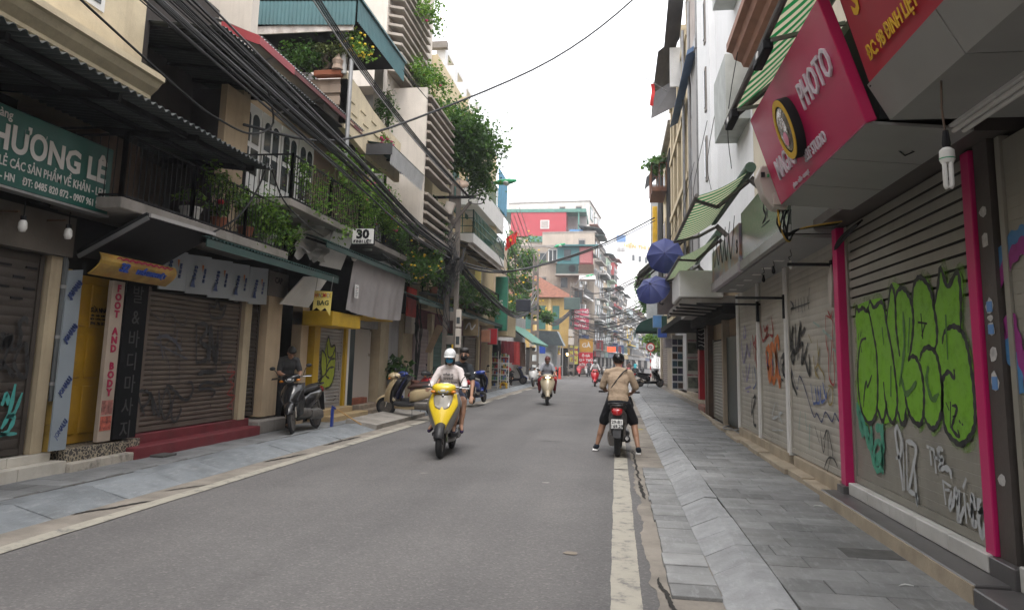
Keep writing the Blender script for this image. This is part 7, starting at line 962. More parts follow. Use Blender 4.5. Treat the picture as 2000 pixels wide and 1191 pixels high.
# ================================================================= scooters (local: forward +y)
rubber = M('tyre_rubber', (.018, .018, .019), .8, .2, 20, .3, 60, coord='obj'); chrome = M('chrome', (.55, .55, .55), .2, .1, 5, 0, metal=1.); plastic = M('black_plastic', (.022, .022, .024), .5, .15, 9, 0, coord='obj'); engine_m = M('engine_alloy', (.13, .12, .11), .45, .3, 12, .2, metal=.6, coord='obj'); lamp_glass = M('lamp_glass', (.55, .57, .58), .1, .3, 12, 0, spec=.8, coord='obj'); red_lens = M('red_lens', (.35, .012, .015), .15, 0, 1, 0, spec=.7); amber = M('amber_lens', (.6, .2, .02), .2, 0, 1, 0); plate_m = M('plate_white', (.62, .62, .6), .5, .1, 9, 0, coord='obj'); seat_m = M('seat_vinyl', (.025, .023, .023), .5, .1, 9, .05, coord='obj')
def V3(*a): return Vector(a)
def scooter(name, label, main, loc, heading, accent=None, seat=None, kind='scooter', lean=0., steer=0., group='scooters and motorbikes', plate=None, lit=False, spl=None, wheel_col=None, box=False, detail=2):
    """heading = direction of travel (x, y); kind scooter or underbone"""
    t = lthing(name, label, 'scooter' if kind == 'scooter' else 'motorbike', loc, math.atan2(-heading[0], heading[1]), group); t.rotation_euler[1] = lean
    t.scale = (1.06,) * 3 if spl else (1, 1, 1); accent = accent or main; seat = seat or seat_m; ub = kind == 'underbone'; Rw = .285 if ub else .25; yf, yr = .63, -.62; tw = .04 if ub else .052
    st = Matrix.Rotation(steer, 3, 'Z'); pv = V3(0, .48, 0)
    def S(p): p = V3(*p); return pv + st @ (p - pv)
    def steered(mb): mb.v = [tuple(S(p)) for p in mb.v]; return mb
    for nm, y in (('front_wheel', yf), ('rear_wheel', yr)):
        q = MB().torus((0, y, Rw), Rw - tw, tw, 'x', 26, 8, .95 if not ub else .85)
        if y > 0: steered(q)
        w_ = q.build(nm, rubber, t, True); q = MB().lathe([(Rw - tw * 1.9, -.03), (Rw - tw * 1.4, -.032), (Rw - tw * 1.4, .032), (Rw - tw * 1.9, .03)], 26, (0, y, Rw), 'x'); q.lathe([(.05, -.045), (.05, .045)], 12, (0, y, Rw), 'x')
        for k in range(5 if not ub else 9): a = k * 2 * math.pi / (5 if not ub else 9); q.bar((0, y + .03 * math.cos(a), Rw + .03 * math.sin(a)), (0, y + (Rw - tw * 1.6) * math.cos(a), Rw + (Rw - tw * 1.6) * math.sin(a)), .022 if not ub else .01, .03 if not ub else .01, (1, 0, 0))
        if y > 0: steered(q)
        q.build('rim', wheel_col or engine_m, w_, 30)
    for sx in (-1, 1): steered(MB().tube([(sx * .085, yf, Rw), (sx * .08, yf - .05, Rw + .22), (sx * .06, .44, .80)], .02, 8)).build('fork_leg', chrome, t, 40)
    q = MB(); q.grid(lambda u, v: V3((u - .5) * .15, yf + (Rw + .03 - .04 * (2 * u - 1) ** 2) * math.cos(.25 + 2.3 * v), Rw + (Rw + .03 - .04 * (2 * u - 1) ** 2) * math.sin(.25 + 2.3 * v)), 6, 14, .006); steered(q).build('front_fender', (plastic if spl else accent) if not ub else main, t, True)
    # front apron
    zb, zt = (.36, .95) if not ub else (.42, .90)
    def hw(v): return (.11 + .15 * math.sin(min(1, v * 1.25) * 1.5708) - .05 * max(0, v - .75) * 4) * (1 if not ub else .85)
    def yy(u, v): return .67 - .20 * v + .05 * math.sin(v * 3.14) - .16 * (abs(u) ** 2.2)
    q = MB(); q.grid(lambda u, v: V3((2 * u - 1) * hw(v), yy(2 * u - 1, v), zb + (zt - zb) * v), 14, 12, .02); q.build('front_apron', main, t, True)
    if spl:      # separate coloured centre panel and smoked visor
        def ctr(u, v, f0, f1, v0, v1, off, dip): vv = v0 + (v1 - v0) * v; x = (2 * u - 1) * hw(vv) * (f0 + (f1 - f0) * min(1, v * 1.5)); return V3(x, yy(x / hw(vv), vv) + off, zb + (zt - zb) * vv - dip * (1 - (2 * u - 1) ** 2) * (1 - v))
        q = MB(); q.grid(lambda u, v: ctr(u, v, .42, .86, .08, .97, .030, .05), 12, 12, .012); q.build('centre_panel', spl, t, True)
        q = MB(); q.grid(lambda u, v: ctr(u, v, .42, .62, .66, .95, .046, .05), 10, 8, .008); q.build('smoked_visor', M('smoked_visor', (.26, .24, .20), .1, .25, 6, 0, spec=.8, coord='obj'), t, True)
        MB().ellip((0, yy(0, .95) + .07, zb + (zt - zb) * .93), (.02, .01, .026), 8, 6).build('badge', chrome, t, True)
    q = MB(); q.grid(lambda u, v: V3((2 * u - 1) * hw(v) * .92, yy((2 * u - 1), v) - .05 - .08 * v, zb + (zt - zb) * v), 6, 6, .02); q.build('leg_shield', plastic, t, True)
    # headset
    cz = 1.0; q = MB(); q.loft([((0, .575, cz - .01), (.05, 0, 0), (0, .0, .03), 2.5), ((0, .55, cz), (.13, 0, 0), (0, .01, .06), 2.6), ((0, .47, cz + .015), (.185, 0, 0), (0, .02, .08), 2.6), ((0, .37, cz + .02), (.17, 0, 0), (0, .02, .07), 2.6), ((0, .30, cz + .01), (.10, 0, 0), (0, .01, .05), 2.6)], 18); steered(q).build('headset', accent, t, True)
    hl = MB().ellip((0, .535, cz - .015), (.11, .045, .048), 14, 8); steered(hl).build('headlight', M('headlight_on', (1, .9, .55), .3, 0, 1, 0, emit=6) if lit else lamp_glass, t, True)
    if spl: steered(MB().loft([((0, .56, cz + .03), (.035, 0, 0), (0, 0, .02), 2.4), ((0, .47, cz + .085), (.085, 0, 0), (0, .0, .025), 2.4), ((0, .36, cz + .085), (.09, 0, 0), (0, 0, .02), 2.4)], 12)).build('headset_cap', M('silver_paint', (.48, .47, .45), .25, .05, 3, 0, metal=.7, coord='obj'), t, True)
    for sx in (-1, 1): steered(MB().ellip((sx * .15, .52, cz - .035), (.045, .03, .022), 8, 6)).build('indicator', amber if detail > 1 else lamp_glass, t, True)
    q = MB().tube(catmull([(-.35, .28, cz + .03), (-.2, .36, cz + .03), (0, .39, cz + .01), (.2, .36, cz + .03), (.35, .28, cz + .03)], 4), .013, 7); steered(q).build('handlebar', chrome, t, 40)
    for sx in (-1, 1):
        a, b = V3(sx * .25, .335, cz + .03), V3(sx * .36, .275, cz + .03); g_ = steered(MB().tube([a, b], .019, 8)).build('grip', plastic, t, 40); steered(MB().tube([V3(sx * .22, .38, cz + .025), V3(sx * .37, .33, cz + .015)], .006, 5)).build('brake_lever', chrome, t)
        m_ = steered(MB().tube(catmull([(sx * .22, .36, cz + .04), (sx * .27, .36, cz + .16), (sx * .31, .34, cz + .20)], 4), .007, 5)).build('mirror_stem', plastic, t); steered(MB().ellip((sx * .335, .335, cz + .225), (.055, .014, .036), 10, 6)).build('mirror', plastic, m_, True)
    # body
    if not ub:
        MB().loft([((0, .42, .33), (.13, 0, 0), (0, 0, .035), 4), ((0, .30, .315), (.19, 0, 0), (0, 0, .04), 4), ((0, .0, .315), (.19, 0, 0), (0, 0, .045), 4), ((0, -.12, .34), (.16, 0, 0), (0, 0, .05), 4)], 16).build('floorboard', plastic, t, 40); MB().loft([((0, .40, .25), (.10, 0, 0), (0, 0, .05), 3), ((0, .1, .24), (.15, 0, 0), (0, 0, .05), 3), ((0, -.15, .25), (.14, 0, 0), (0, 0, .06), 3)], 14).build('belly', main, t, True)
    else:
        MB().loft([((0, .52, .72), (.05, 0, 0), (0, 0, .07), 3), ((0, .25, .56), (.075, 0, 0), (0, 0, .08), 3), ((0, 0, .52), (.09, 0, 0), (0, 0, .09), 3)], 12).build('frame_cover', main, t, True); MB().loft([((0, .30, .34), (.06, 0, 0), (0, 0, .07), 3), ((0, .15, .34), (.13, 0, 0), (0, 0, .10), 4), ((0, -.12, .33), (.14, 0, 0), (0, 0, .10), 4)], 14).build('engine', engine_m, t, 40)
        for sx in (-1, 1): MB().prism([(sx * .10, .62, .50), (sx * .22, .50, .80), (sx * .21, .40, .62), (sx * .15, .38, .34), (sx * .10, .46, .30)], (sx * .015, -.02, 0)).build('leg_guard', main, t, True)
    MB().loft([((0, .02, .50), (.10, 0, 0), (0, 0, .14), 3), ((0, -.16, .56), (.15, 0, 0), (0, 0, .17), 3), ((0, -.45, .62), (.155, 0, 0), (0, 0, .14), 3), ((0, -.72, .70), (.125, 0, 0), (0, 0, .10), 3), ((0, -.93, .765), (.06, 0, 0), (0, 0, .05), 3)], 18).build('rear_body', main, t, True)
    MB().loft([((0, .08, .725), (.07, 0, 0), (0, 0, .035), 3), ((0, -.05, .765), (.125, 0, 0), (0, 0, .055), 3.2), ((0, -.32, .785), (.145, 0, 0), (0, 0, .055), 3.2), ((0, -.62, .825), (.13, 0, 0), (0, 0, .05), 3.2), ((0, -.78, .835), (.08, 0, 0), (0, 0, .03), 3)], 16).build('seat', seat, t, True)
    MB().tube(catmull([(-.13, -.55, .84), (-.14, -.78, .87), (-.07, -.95, .885), (.07, -.95, .885), (.14, -.78, .87), (.13, -.55, .84)], 4), .015, 7).build('grab_rail', plastic if detail < 3 else plastic, t, True)
    MB().loft([((0, -.90, .765), (.10, 0, 0), (0, 0, .055), 3), ((0, -.965, .745), (.075, 0, 0), (0, .0, .05), 3), ((0, -.975, .74), (.03, 0, 0), (0, 0, .03), 3)], 12).build('tail_light', red_lens, t, True)
    MB().prism([(-.10, -.90, .70), (.10, -.90, .70), (.06, -1.0, .34), (-.06, -1.0, .34)], (0, .012, 0)).build('rear_fender', plastic, t, False, .004)
    p = MB().prism([(-.095, -.952, .635), (.095, -.952, .635), (.095, -.985, .49), (-.095, -.985, .49)], (0, .008, 0)).build('number_plate', plate_m, t, False, .003)
    if plate:
        for k, s_ in enumerate(plate): lettering('lettering', s_, .072, plastic, p, (0, -.958 - .018 * k - .008, .592 - .066 * k), (1, 0, 0), (0, .22, 1), bold=.002, ext=.002)
    MB().loft([((-.09, -.70, .27), (.055, 0, 0), (0, 0, .09), 3), ((-.10, -.45, .30), (.075, 0, 0), (0, 0, .11), 3), ((-.08, -.12, .30), (.08, 0, 0), (0, 0, .10), 3)], 14).build('engine_case', engine_m, t, 40)
    ex = MB().tube([(.12, .0, .22), (.15, -.25, .22), (.155, -.35, .26), (.16, -.85, .33)], [.02, .022, .055, .05], 12).build('exhaust', plastic, t, True); MB().lathe([(.03, 0), (.03, -.02)], 10, (.16, -.86, .33), 'y').build('exhaust_tip', chrome, ex)
    MB().prism([(.215, -.45, .35), (.22, -.80, .40), (.22, -.80, .31), (.215, -.45, .27)], (-.01, 0, 0)).build('heat_shield', chrome, t)
    for sx in (-1, 1): MB().tube([(sx * .11, yr, Rw + .02), (sx * .11, -.50, .60)], .026, 8).build('shock', engine_m, t, 40)
    if lean: MB().bar((-.10, -.05, .25), (-.24, -.08, .02), .014).build('side_stand', plastic, t)
    if box: MB().prism([(-.17, .62, .80), (.17, .62, .80), (.14, .60, .60), (-.14, .60, .60)], (0, .22, .0)).build('basket', M('basket_brown', (.16, .06, .04), .7), t, False, .01)
    return t
silver = M('silver_paint', (.48, .47, .45), .25, .05, 3, 0, metal=.7, coord='obj'); greyp = M('grey_paint', (.26, .25, .24), .3, .05, 3, 0, metal=.5, coord='obj'); yellowp = paint('yellow_paint', (.72, .52, .03)); creamp = paint('cream_paint', (.48, .38, .23)); bluep = paint('blue_paint', (.02, .045, .24)); blackp = paint('black_paint', (.012, .012, .014), .2); redp = paint('red_paint', (.48, .02, .03)); whitep = paint('white_scooter_paint', (.6, .6, .6)); darkp = M('charcoal_paint', (.055, .05, .048), .4, .15, 6, 0, coord='obj'); brownseat = M('seat_brown', (.06, .03, .025), .5, .1, 8, 0, coord='obj'); tanp = paint('champagne_paint', (.40, .34, .24))
scooter('yellow_scooter', 'yellow and silver scooter with two riders coming toward the camera', greyp, (-2.80, 11.95, 0), (.09, -1), yellowp, None, spl=yellowp)
scooter('dark_scooter', 'dark scooter seen from behind under the rider in a tan shirt', darkp, (.03, 13.02, 0), (.03, 1), darkp, plate=('29-B1', '169.29'), detail=3)
scooter('black_motorbike', 'black motorbike parked by the dark shop opening', blackp, (-5.93, 13.34, .118), (.03, -1), blackp, kind='underbone', lean=.13, steer=.25)
scooter('cream_scooter', 'cream retro scooter parked across the left pavement', creamp, (-5.12, 17.82, .09), (-1, -.08), creamp, brownseat, lean=-.12)
scooter('blue_scooter', 'dark blue scooter parked just behind the cream one', M('navy_paint', (.015, .02, .07), .25, 0, 1, 0, coat=.4), (-5.35, 19.3, .1), (-1, -.25), bluep, lean=-.12); scooter('basket_motorbike', 'small motorbike with a brown front basket parked past the blue one', redp, (-5.2, 20.9, .1), (-.9, -.6), plastic, kind='underbone', lean=-.12, box=True)
scooter('blue_scooter', 'bright blue scooter with grey seat parked at the kerb near the pole', bluep, (-4.62, 24.2, .09), (.12, 1), bluep, M('seat_grey', (.25, .24, .22), .6), lean=-.1)
scooter('champagne_scooter', 'champagne scooter with lit headlight carrying two blurred riders', tanp, (-2.5, 26.3, 0), (.12, -1), tanp, lit=True); scooter('red_scooter', 'red scooter ridden toward the camera down the road middle', redp, (-1.4, 47.4, 0), (0, -1), redp)
scooter('black_scooter', 'black scooter on its stand beside the far right kerb', blackp, (2.0, 45.3, .12), (1, .28), blackp, lean=-.1, wheel_col=engine_m); scooter('white_scooter', 'white scooter parked at the left kerb before the crossing', whitep, (-4.6, 41.4, .1), (-.1, -1), plastic, lean=.1)
scooter('covered_scooter', 'navy scooter standing beside the lattice pole', M('navy_paint', (.015,.02,.07)), (-6.3, 44, .12), (1, .2), bluep, lean=.1)
rg = random.Random(21)
for i, (x, y, m_, k, lab) in enumerate(((-6.9, 76.5, blackp, 'scooter', 'first black scooter from the lorry before the food stall'), (-6.0, 76.8, darkp, 'underbone', 'charcoal motorbike before the food stall'), (-3.9, 76.2, redp, 'scooter', 'red scooter parked below the red chicken poster'), (-3.1, 77.2, whitep, 'underbone', 'pale motorbike right of the red parked scooter'), (-4.9, 77.5, blackp, 'underbone', 'black motorbike beside the stall pole'), (-1.5, 84, greyp, 'scooter', 'grey scooter in the far kerb row'), (-1.0, 87, blackp, 'underbone', 'black motorbike in the far kerb row'), (-.2, 92, darkp, 'scooter', 'dark scooter deeper in the far kerb row'), (1.2, 72, redp, 'scooter', 'red scooter just beyond the tan-shirted rider'), (2.0, 96, blackp, 'scooter', 'black scooter near the far street bend'), (2.6, 99, darkp, 'underbone', 'dark motorbike near the far street bend'), (3.2, 92, blackp, 'scooter', 'black scooter at the far right edge'), (3.6, 70, darkp, 'underbone', 'dark motorbike past the no entry sign'))): scooter('parked_scooter', lab, m_, (x, y, .0 if i > 4 else .02), (rg.uniform(-.4, .4), -1), m_, kind=k, lean=.08, detail=1)
# ================================================================= people: joints joined into one skin by voxel remeshing
skin = M('skin', (.46, .27, .18), .55, .08, 6, .03, coord='obj'); skin2 = M('skin_tan', (.36, .20, .13), .55, .08, 6, .03, coord='obj'); hairm = M('hair_black', (.012, .010, .009), .5, .2, 30, .2, coord='obj')
def fab(n, c): return M('cloth_' + n, c, .85, .15, 6, 1., 11, coord='obj')
def basis(fwd, up=(0, 0, 1)): f = Vector(fwd).normalized(); r = f.cross(Vector(up)).normalized(); return Matrix((r, f, r.cross(f))).transposed()
class Blob:
    def __init__(s): s.mb = MB()
    def cap(s, a, b, ra, rb=None):
        a, b = Vector(a), Vector(b); rb = ra if rb is None else rb; d = b - a; L = max(d.length, 1e-4); rot = d.to_track_quat('Z', 'Y').to_matrix()
        pr = [(max(1e-4, ra * math.sin(t)), -ra * math.cos(t)) for t in (0, .5, 1.0, 1.57)] + [(max(1e-4, rb * math.cos(t)), L + rb * math.sin(t)) for t in (0, .57, 1.07, 1.57)]; s.mb.lathe(pr, 10, a, 'z', rot); return s
    def ell(s, c, r, rot=None): s.mb.ellip(c, r, 12, 8, rot); return s
    def build(s, name, mat, parent, vox=.012, it=6):
        o = s.mb.build(name, mat, parent, True); m_ = o.modifiers.new('join', 'REMESH'); m_.mode = 'VOXEL'; m_.voxel_size = vox; m_.use_smooth_shade = True; w = o.modifiers.new('soften', 'SMOOTH'); w.factor = .5; w.iterations = it; return o
def hand(B, w, d, n, curl=1., bar=None, sc=1.):
    """palm, four unequal bent fingers and a side thumb; d points along the hand, n out of the palm"""
    w, d, n = Vector(w), Vector(d).normalized(), Vector(n).normalized(); n = (n - d * n.dot(d)).normalized(); s_ = d.cross(n)
    B.ell(w + d * .045, (.016, .046, .04), Matrix((n, d, s_)).transposed())
    for k, (o, L) in enumerate(((.030, .070), (.010, .080), (-.010, .075), (-.030, .060))):
        p = w + d * .082 + s_ * o; a = .5 * curl; q = p + (d * math.cos(a) + n * math.sin(a)) * L * .5; a2 = 1.6 * curl; r = q + (d * math.cos(a2) + n * math.sin(a2)) * L * .5; B.cap(p, q, .0095, .009).cap(q, r, .009, .008)
    p = w + d * .03 + s_ * .03; q = p + (d * .6 + s_ * .6 + n * .4) .normalized() * .04; B.cap(p, q, .012, .010).cap(q, q + (d * .7 + n * .6).normalized() * .03, .010, .009)
def person(label, J, loc=(0, 0, 0), heading=(0, 1), top=None, sleeve=1., bottom=None, legs=1., shoes=None, sk=None, hair='short', helmet=None, mask=None, glasses=False, face=(0, 1, 0), curl=1., vox=.012, cat='person', feet='shoe', hat=None, thin=1., group=None):
    sk = sk or skin; t = lthing('person', label, cat, loc, math.atan2(-heading[0], heading[1]), group); J = {k: Vector(v) for k, v in J.items()}
    for k in list(J):
        if k.endswith('R') and k[:-1] + 'L' not in J: J[k[:-1] + 'L'] = Vector((-J[k].x, J[k].y, J[k].z))
    P, C, N, Hd = J['pel'], J['chest'], J['neck'], J['head']; tr = basis((0, 1, 0), (C - P)); hr = basis(face); fwd, upv, rt = hr @ Vector((0, 1, 0)), hr @ Vector((0, 0, 1)), hr @ Vector((1, 0, 0)); tup = (C - P).normalized(); trot = Matrix((Vector((1, 0, 0)), tup.cross(Vector((1, 0, 0))).normalized() * -1, tup)); trot = Matrix((Vector((1, 0, 0)), tup.cross(Vector((1, 0, 0))), tup)).transposed()
    B = Blob(); k_ = thin
    def torso(b, g): b.ell(P, (.155 * k_ + g, .115 * k_ + g, .12 + g), trot).ell((P + C) / 2, (.135 * k_ + g, .095 * k_ + g, .17 + g), trot).ell(C, (.165 * k_ + g, .105 * k_ + g, .16 + g), trot).cap(J['shR'] * .5 + C * .5 + tup * .03, J['shL'] * .5 + C * .5 + tup * .03, .062 + g).cap(N - tup * .02, J['shR'] - tup * .005, .048 + g, .045 + g).cap(N - tup * .02, J['shL'] - tup * .005, .048 + g, .045 + g)
    torso(B, 0); B.cap((C + N) / 2, N + (Hd - N) * .5, .055, .05)
    B.ell(Hd + upv * .02 - fwd * .008, (.074, .094, .098), hr).ell(Hd + fwd * .022 - upv * .05, (.056, .062, .062), hr).cap(Hd + fwd * .085 + upv * .01, Hd + fwd * .10 - upv * .022, .010, .015).ell(Hd + rt * .077 - upv * .01, (.012, .02, .03), hr).ell(Hd - rt * .077 - upv * .01, (.012, .02, .03), hr).cap(Hd + fwd * .074 - upv * .062 + rt * .02, Hd + fwd * .074 - upv * .062 - rt * .02, .009)
    for s in 'RL':
        sh, el, wr = J['sh' + s], J['el' + s], J['wr' + s]; B.cap(sh, el, .050 * k_, .040 * k_).cap(el, wr, .041 * k_, .027); d = J.get('ha' + s, wr + (wr - el)) - wr; hand(B, wr, d, J.get('palm' + s, Vector((0, 0, -1))), curl)
        hp, kn, an, to = J['hp' + s], J['kn' + s], J['an' + s], J['to' + s]; B.cap(hp, kn, .088 * k_, .060 * k_).cap(kn, (kn + an) / 2 + Vector((0, -.012, 0)), .057 * k_, .052 * k_).cap((kn + an) / 2, an, .050 * k_, .036); B.cap(an - Vector((0, 0, .01)), to, .036, .026)
    B.build('body', sk, t, vox)
    if top:
        S_ = Blob(); torso(S_, .016); S_.cap(C + (N - C) * .35, N - (N - C) * .12, .075, .066)
        for s in 'RL':
            sh, el, wr = J['sh' + s], J['el' + s], J['wr' + s]; S_.cap(sh, sh + (el - sh) * min(1, sleeve * 1.2), .062 * k_, .06 * k_)
            if sleeve > .85: S_.cap(el, el + (wr - el) * (.9 if sleeve >= 1 else .4), .056 * k_, .042)
        S_.ell(P + tup * .04, (.168 * k_, .13 * k_, .13), trot).ell((P + C) / 2, (.168 * k_, .125 * k_, .22), trot); S_.build('shirt', top, t, vox)
    if bottom:
        S_ = Blob(); S_.ell(P - tup * .02, (.168 * k_, .13 * k_, .115), trot)
        for s in 'RL':
            hp, kn, an = J['hp' + s], J['kn' + s], J['an' + s]; S_.cap(hp, hp + (kn - hp) * min(1, legs * 1.9), .102 * k_, .078 * k_ if legs > .55 else .088 * k_)
            if legs > .55: S_.cap(kn, kn + (an - kn) * (.92 if legs >= 1 else .5), .078 * k_, .06)
        S_.build('trousers' if legs > .55 else 'shorts', bottom, t, vox)
    if shoes:
        for s in 'RL':
            an, to = J['an' + s], J['to' + s]; S_ = Blob()
            if feet == 'shoe': S_.cap(an - Vector((0, 0, .01)), an + (to - an) * .3, .048, .045).cap(an + (to - an) * .1 - Vector((0, 0, .02)), to, .046, .04)
            else: S_.cap(an - Vector((0, .03, .045)), to - Vector((0, 0, .026)), .034, .034)
            S_.build('shoe', shoes, t, .01, 3)
    if hair:
        S_ = Blob(); S_.ell(Hd + upv * .035 - fwd * .024, (.083, .096, .098), hr)
        if hair == 'long': S_.cap(Hd - fwd * .07, Hd - fwd * .085 - upv * .2, .065, .045).ell(Hd + rt * .06 - fwd * .03 - upv * .05, (.03, .05, .08), hr).ell(Hd - rt * .06 - fwd * .03 - upv * .05, (.03, .05, .08), hr)
        elif hair == 'mop': S_.ell(Hd + upv * .075 + fwd * .02, (.085, .08, .055), hr)
        S_.build('hair', hairm, t, .01, 2)
    if helmet:
        q = MB(); q.ellip((0, 0, 0), (.105, .128, .118), 18, 12); q.v = [tuple(Hd + upv * .045 - fwd * .012 + hr @ Vector((p[0], p[1], max(p[2], -.045)))) for p in q.v]; q.build('helmet', helmet, t, True)
        q = MB(); q.grid(lambda u, v: Hd + upv * (.028 - .02 * v) + hr @ Vector((.108 * math.sin((u - .5) * 2.2) * (1 - .1 * v), (.115 + .055 * v) * math.cos((u - .5) * 2.0), 0)), 8, 3, .006); q.build('helmet_peak', helmet, t, True); MB().tube([Hd + rt * .085 + upv * .0, Hd + rt * .06 - upv * .09 + fwd * .03, Hd - upv * .12 + fwd * .035, Hd - rt * .06 - upv * .09 + fwd * .03, Hd - rt * .085], .006, 5).build('strap', plastic, t)
    if hat: MB().lathe([(.001, .14), (.08, .10), (.22, 0), (.225, -.012), (.10, .04)], 20, Hd + upv * .06, 'z').build('hat', hat, t, 40)
    if mask: Blob().ell(Hd + fwd * .045 - upv * .042, (.066, .062, .054), hr).build('face_mask', mask, t, .008, 2); [MB().tube([Hd + rt * s * .055 + fwd * .06 - upv * .03, Hd + rt * s * .082 - upv * .005], .003, 4).build('mask_loop', mask, t) for s in (-1, 1)]
    for s in (-1, 1): MB().ellip(Hd + rt * s * .031 + fwd * .078 + upv * .016, (.014, .008, .007), 8, 5, hr).build('eye', hairm, t, True)
    if glasses: [MB().torus((0, 0, 0), .022, .003, 'y', 14, 5).build('lens_frame', plastic, t) for _ in ()]; q = MB(); [q.tube([Hd + fwd * .095 + upv * .014 + rt * (s * .034 + .024 * math.cos(a * .63)) + upv * .018 * math.sin(a * .63) for a in range(11)], .0035, 5) for s in (-1, 1)]; q.build('spectacles', plastic, t)
    return t, J
def rider(z=0., back=0., lean=.08, hands=((.30, .31, 1.05)), w=1., knees=.20, ky=.22):
    """seated on a scooter, hands on the grips"""
    return dict(pel=(0, -.22 - back, .90 + z), chest=(0, -.22 - back + lean * 1.3, 1.24 + z), neck=(0, -.20 - back + lean * 1.6, 1.45 + z), head=(0, -.165 - back + lean * 1.9, 1.565 + z), shR=(.17 * w, -.21 - back + lean * 1.5, 1.355 + z), elR=(.27 * w, -.04 - back + lean, 1.13 + z), wrR=(hands[0] - .01, hands[1] - .10, hands[2] + .01), haR=(hands[0], hands[1] - .01, hands[2] + .01), hpR=(.09, -.18 - back, .88 + z), knR=(knees, ky - back, .80 + z * .7), anR=(.13, .14 - back, .43), toR=(.15, .30 - back, .385))
# woman driving the yellow scooter, man behind her
YL, YH = (-2.80, 11.95, 0), (.09, -1)
t, _ = person('woman in white long-sleeved top and blue mask driving the yellow scooter', rider(0, 0, .06, knees=.19), YL, YH, fab('offwhite', (.60, .54, .53)), 1., fab('shorts_pale', (.42, .38, .37)), .45, fab('sandal_purple', (.05, .03, .08)), skin, 'long', M('helmet_white', (.62, .63, .63), .3, .1, 5, 0, coord='obj'), fab('mask_blue', (.04, .27, .50)), feet='sandal')
for i, s_ in enumerate(('what is', 'loved', 'without love')): lettering('print_text', s_, .062 if i != 1 else .075, plastic, t, (.01, .005 + .010 * i, 1.29 - i * .065), (-1, 0, 0), (0, -.10, 1), italic=.15, ext=.004, bold=.001)
J = rider(.06, .36, .05, knees=.25, ky=.26); J.update(shR=(.29, -.50, 1.41), elR=(.36, -.44, 1.15), wrR=(.36, -.30, .93), haR=(.36, -.24, .86), anR=(.24, .03, .46), toR=(.27, .18, .40), head=(.20, -.43, 1.62), neck=(.15, -.47, 1.49), chest=(.10, -.52, 1.29), shL=(-.06, -.50, 1.42), elL=(-.24, -.42, 1.16), wrL=(-.26, -.22, .97), haL=(-.25, -.14, .93))
J = {k: Vector((-v[0], v[1], v[2])) for k, v in {k: Vector(v) for k, v in J.items()}.items()}; J2 = {}
for k, v in J.items(): J2[k[:-1] + ('L' if k[-1] == 'R' else 'R') if k[-1] in 'RL' and len(k) <= 3 else k] = v
for k in list(J2):
    if k.endswith('L') and k[:-1] + 'R' not in J2: J2[k[:-1] + 'R'] = Vector((-J2[k].x, J2[k].y, J2[k].z))
person('man in black shirt, spectacles and black mask riding pillion', J2, YL, YH, fab('black_tee', (.02, .024, .03)), .6, fab('navy_shorts', (.03, .035, .06)), .35, fab('sandal_purple', (.05,.03,.08)), skin2, 'mop', None, fab('mask_black', (.012, .012, .013)), True, feet='sandal', curl=.4, thin=1.05)
# man in tan shirt stopped astride the dark scooter
J = rider(0, .06, .05); J.update(knR=(.26, .06, .52), anR=(.34, -.20, .10), toR=(.36, -.06, .045), hpR=(.11, -.24, .86), knL=(-.26, .08, .52), anL=(-.38, .08, .10), toL=(-.42, .22, .045), shR=(.19, -.17, 1.375), elR=(.30, -.12, 1.12), wrR=(.24, .12, 1.03), haR=(.22, .2, 1.03), shL=(-.19, -.17, 1.375), elL=(-.28, -.12, 1.12), wrL=(-.22, .10, 1.05), haL=(-.18, .18, 1.06))
t, _ = person('man in tan shirt and black helmet stopped astride, seen from behind', J, (.03, 13.02, 0), (.03, 1), fab('tan_tee', (.36, .27, .19)), .78, fab('black_shorts', (.014, .015, .02)), .5, fab('shoe_navy', (.012, .018, .03)), skin2, 'short', M('helmet_black', (.012, .012, .013), .18, .1, 5, 0, coord='obj'), None, face=(0, 1, -.25), thin=1.1)
MB().tube(catmull([(.155, -.24, 1.44), (.06, -.315, 1.36), (-.10, -.335, 1.14), (-.175, -.24, 1.0), (-.13, -.12, .97)], 6), .011, 6).build('bag_strap', plastic, t); [bx('shoe_sole', t, white_p, a, b, c, d, .008, .028, bevel=.008) for a, b, c, d in ((.295, .385, -.26, -.02), (-.46, -.36, .03, .26))]
# woman bending by the parked black motorbike
def striped(nt, N, L, b):
    P = N.new('ShaderNodeNewGeometry').outputs['Position']; s = N.new('ShaderNodeSeparateXYZ'); L.new(P, s.inputs[0]); m_ = N.new('ShaderNodeMath'); m_.operation = 'MULTIPLY'; m_.inputs[1].default_value = 42; L.new(s.outputs[2], m_.inputs[0]); f_ = N.new('ShaderNodeMath'); f_.operation = 'FRACT'; L.new(m_.outputs[0], f_.inputs[0]); g_ = N.new('ShaderNodeMath'); g_.operation = 'GREATER_THAN'; g_.inputs[1].default_value = .8; L.new(f_.outputs[0], g_.inputs[0]); x = N.new('ShaderNodeMix'); x.data_type = 'RGBA'; L.new(g_.outputs[0], x.inputs[0]); x.inputs[6].default_value = (.014, .014, .016, 1); x.inputs[7].default_value = (.13, .13, .13, 1); L.new(x.outputs[2], b.inputs['Base Color']); b.inputs['Roughness'].default_value = .85
stand = lambda z=0: dict(pel=(0, 0, .90), chest=(0, .03, 1.26), neck=(0, .04, 1.46), head=(0, .07, 1.58), shR=(.18, .03, 1.39), elR=(.24, .02, 1.12), wrR=(.24, .14, .90), haR=(.24, .18, .82), hpR=(.09, 0, .88), knR=(.10, .03, .48), anR=(.11, -.02, .09), toR=(.12, .13, .035))
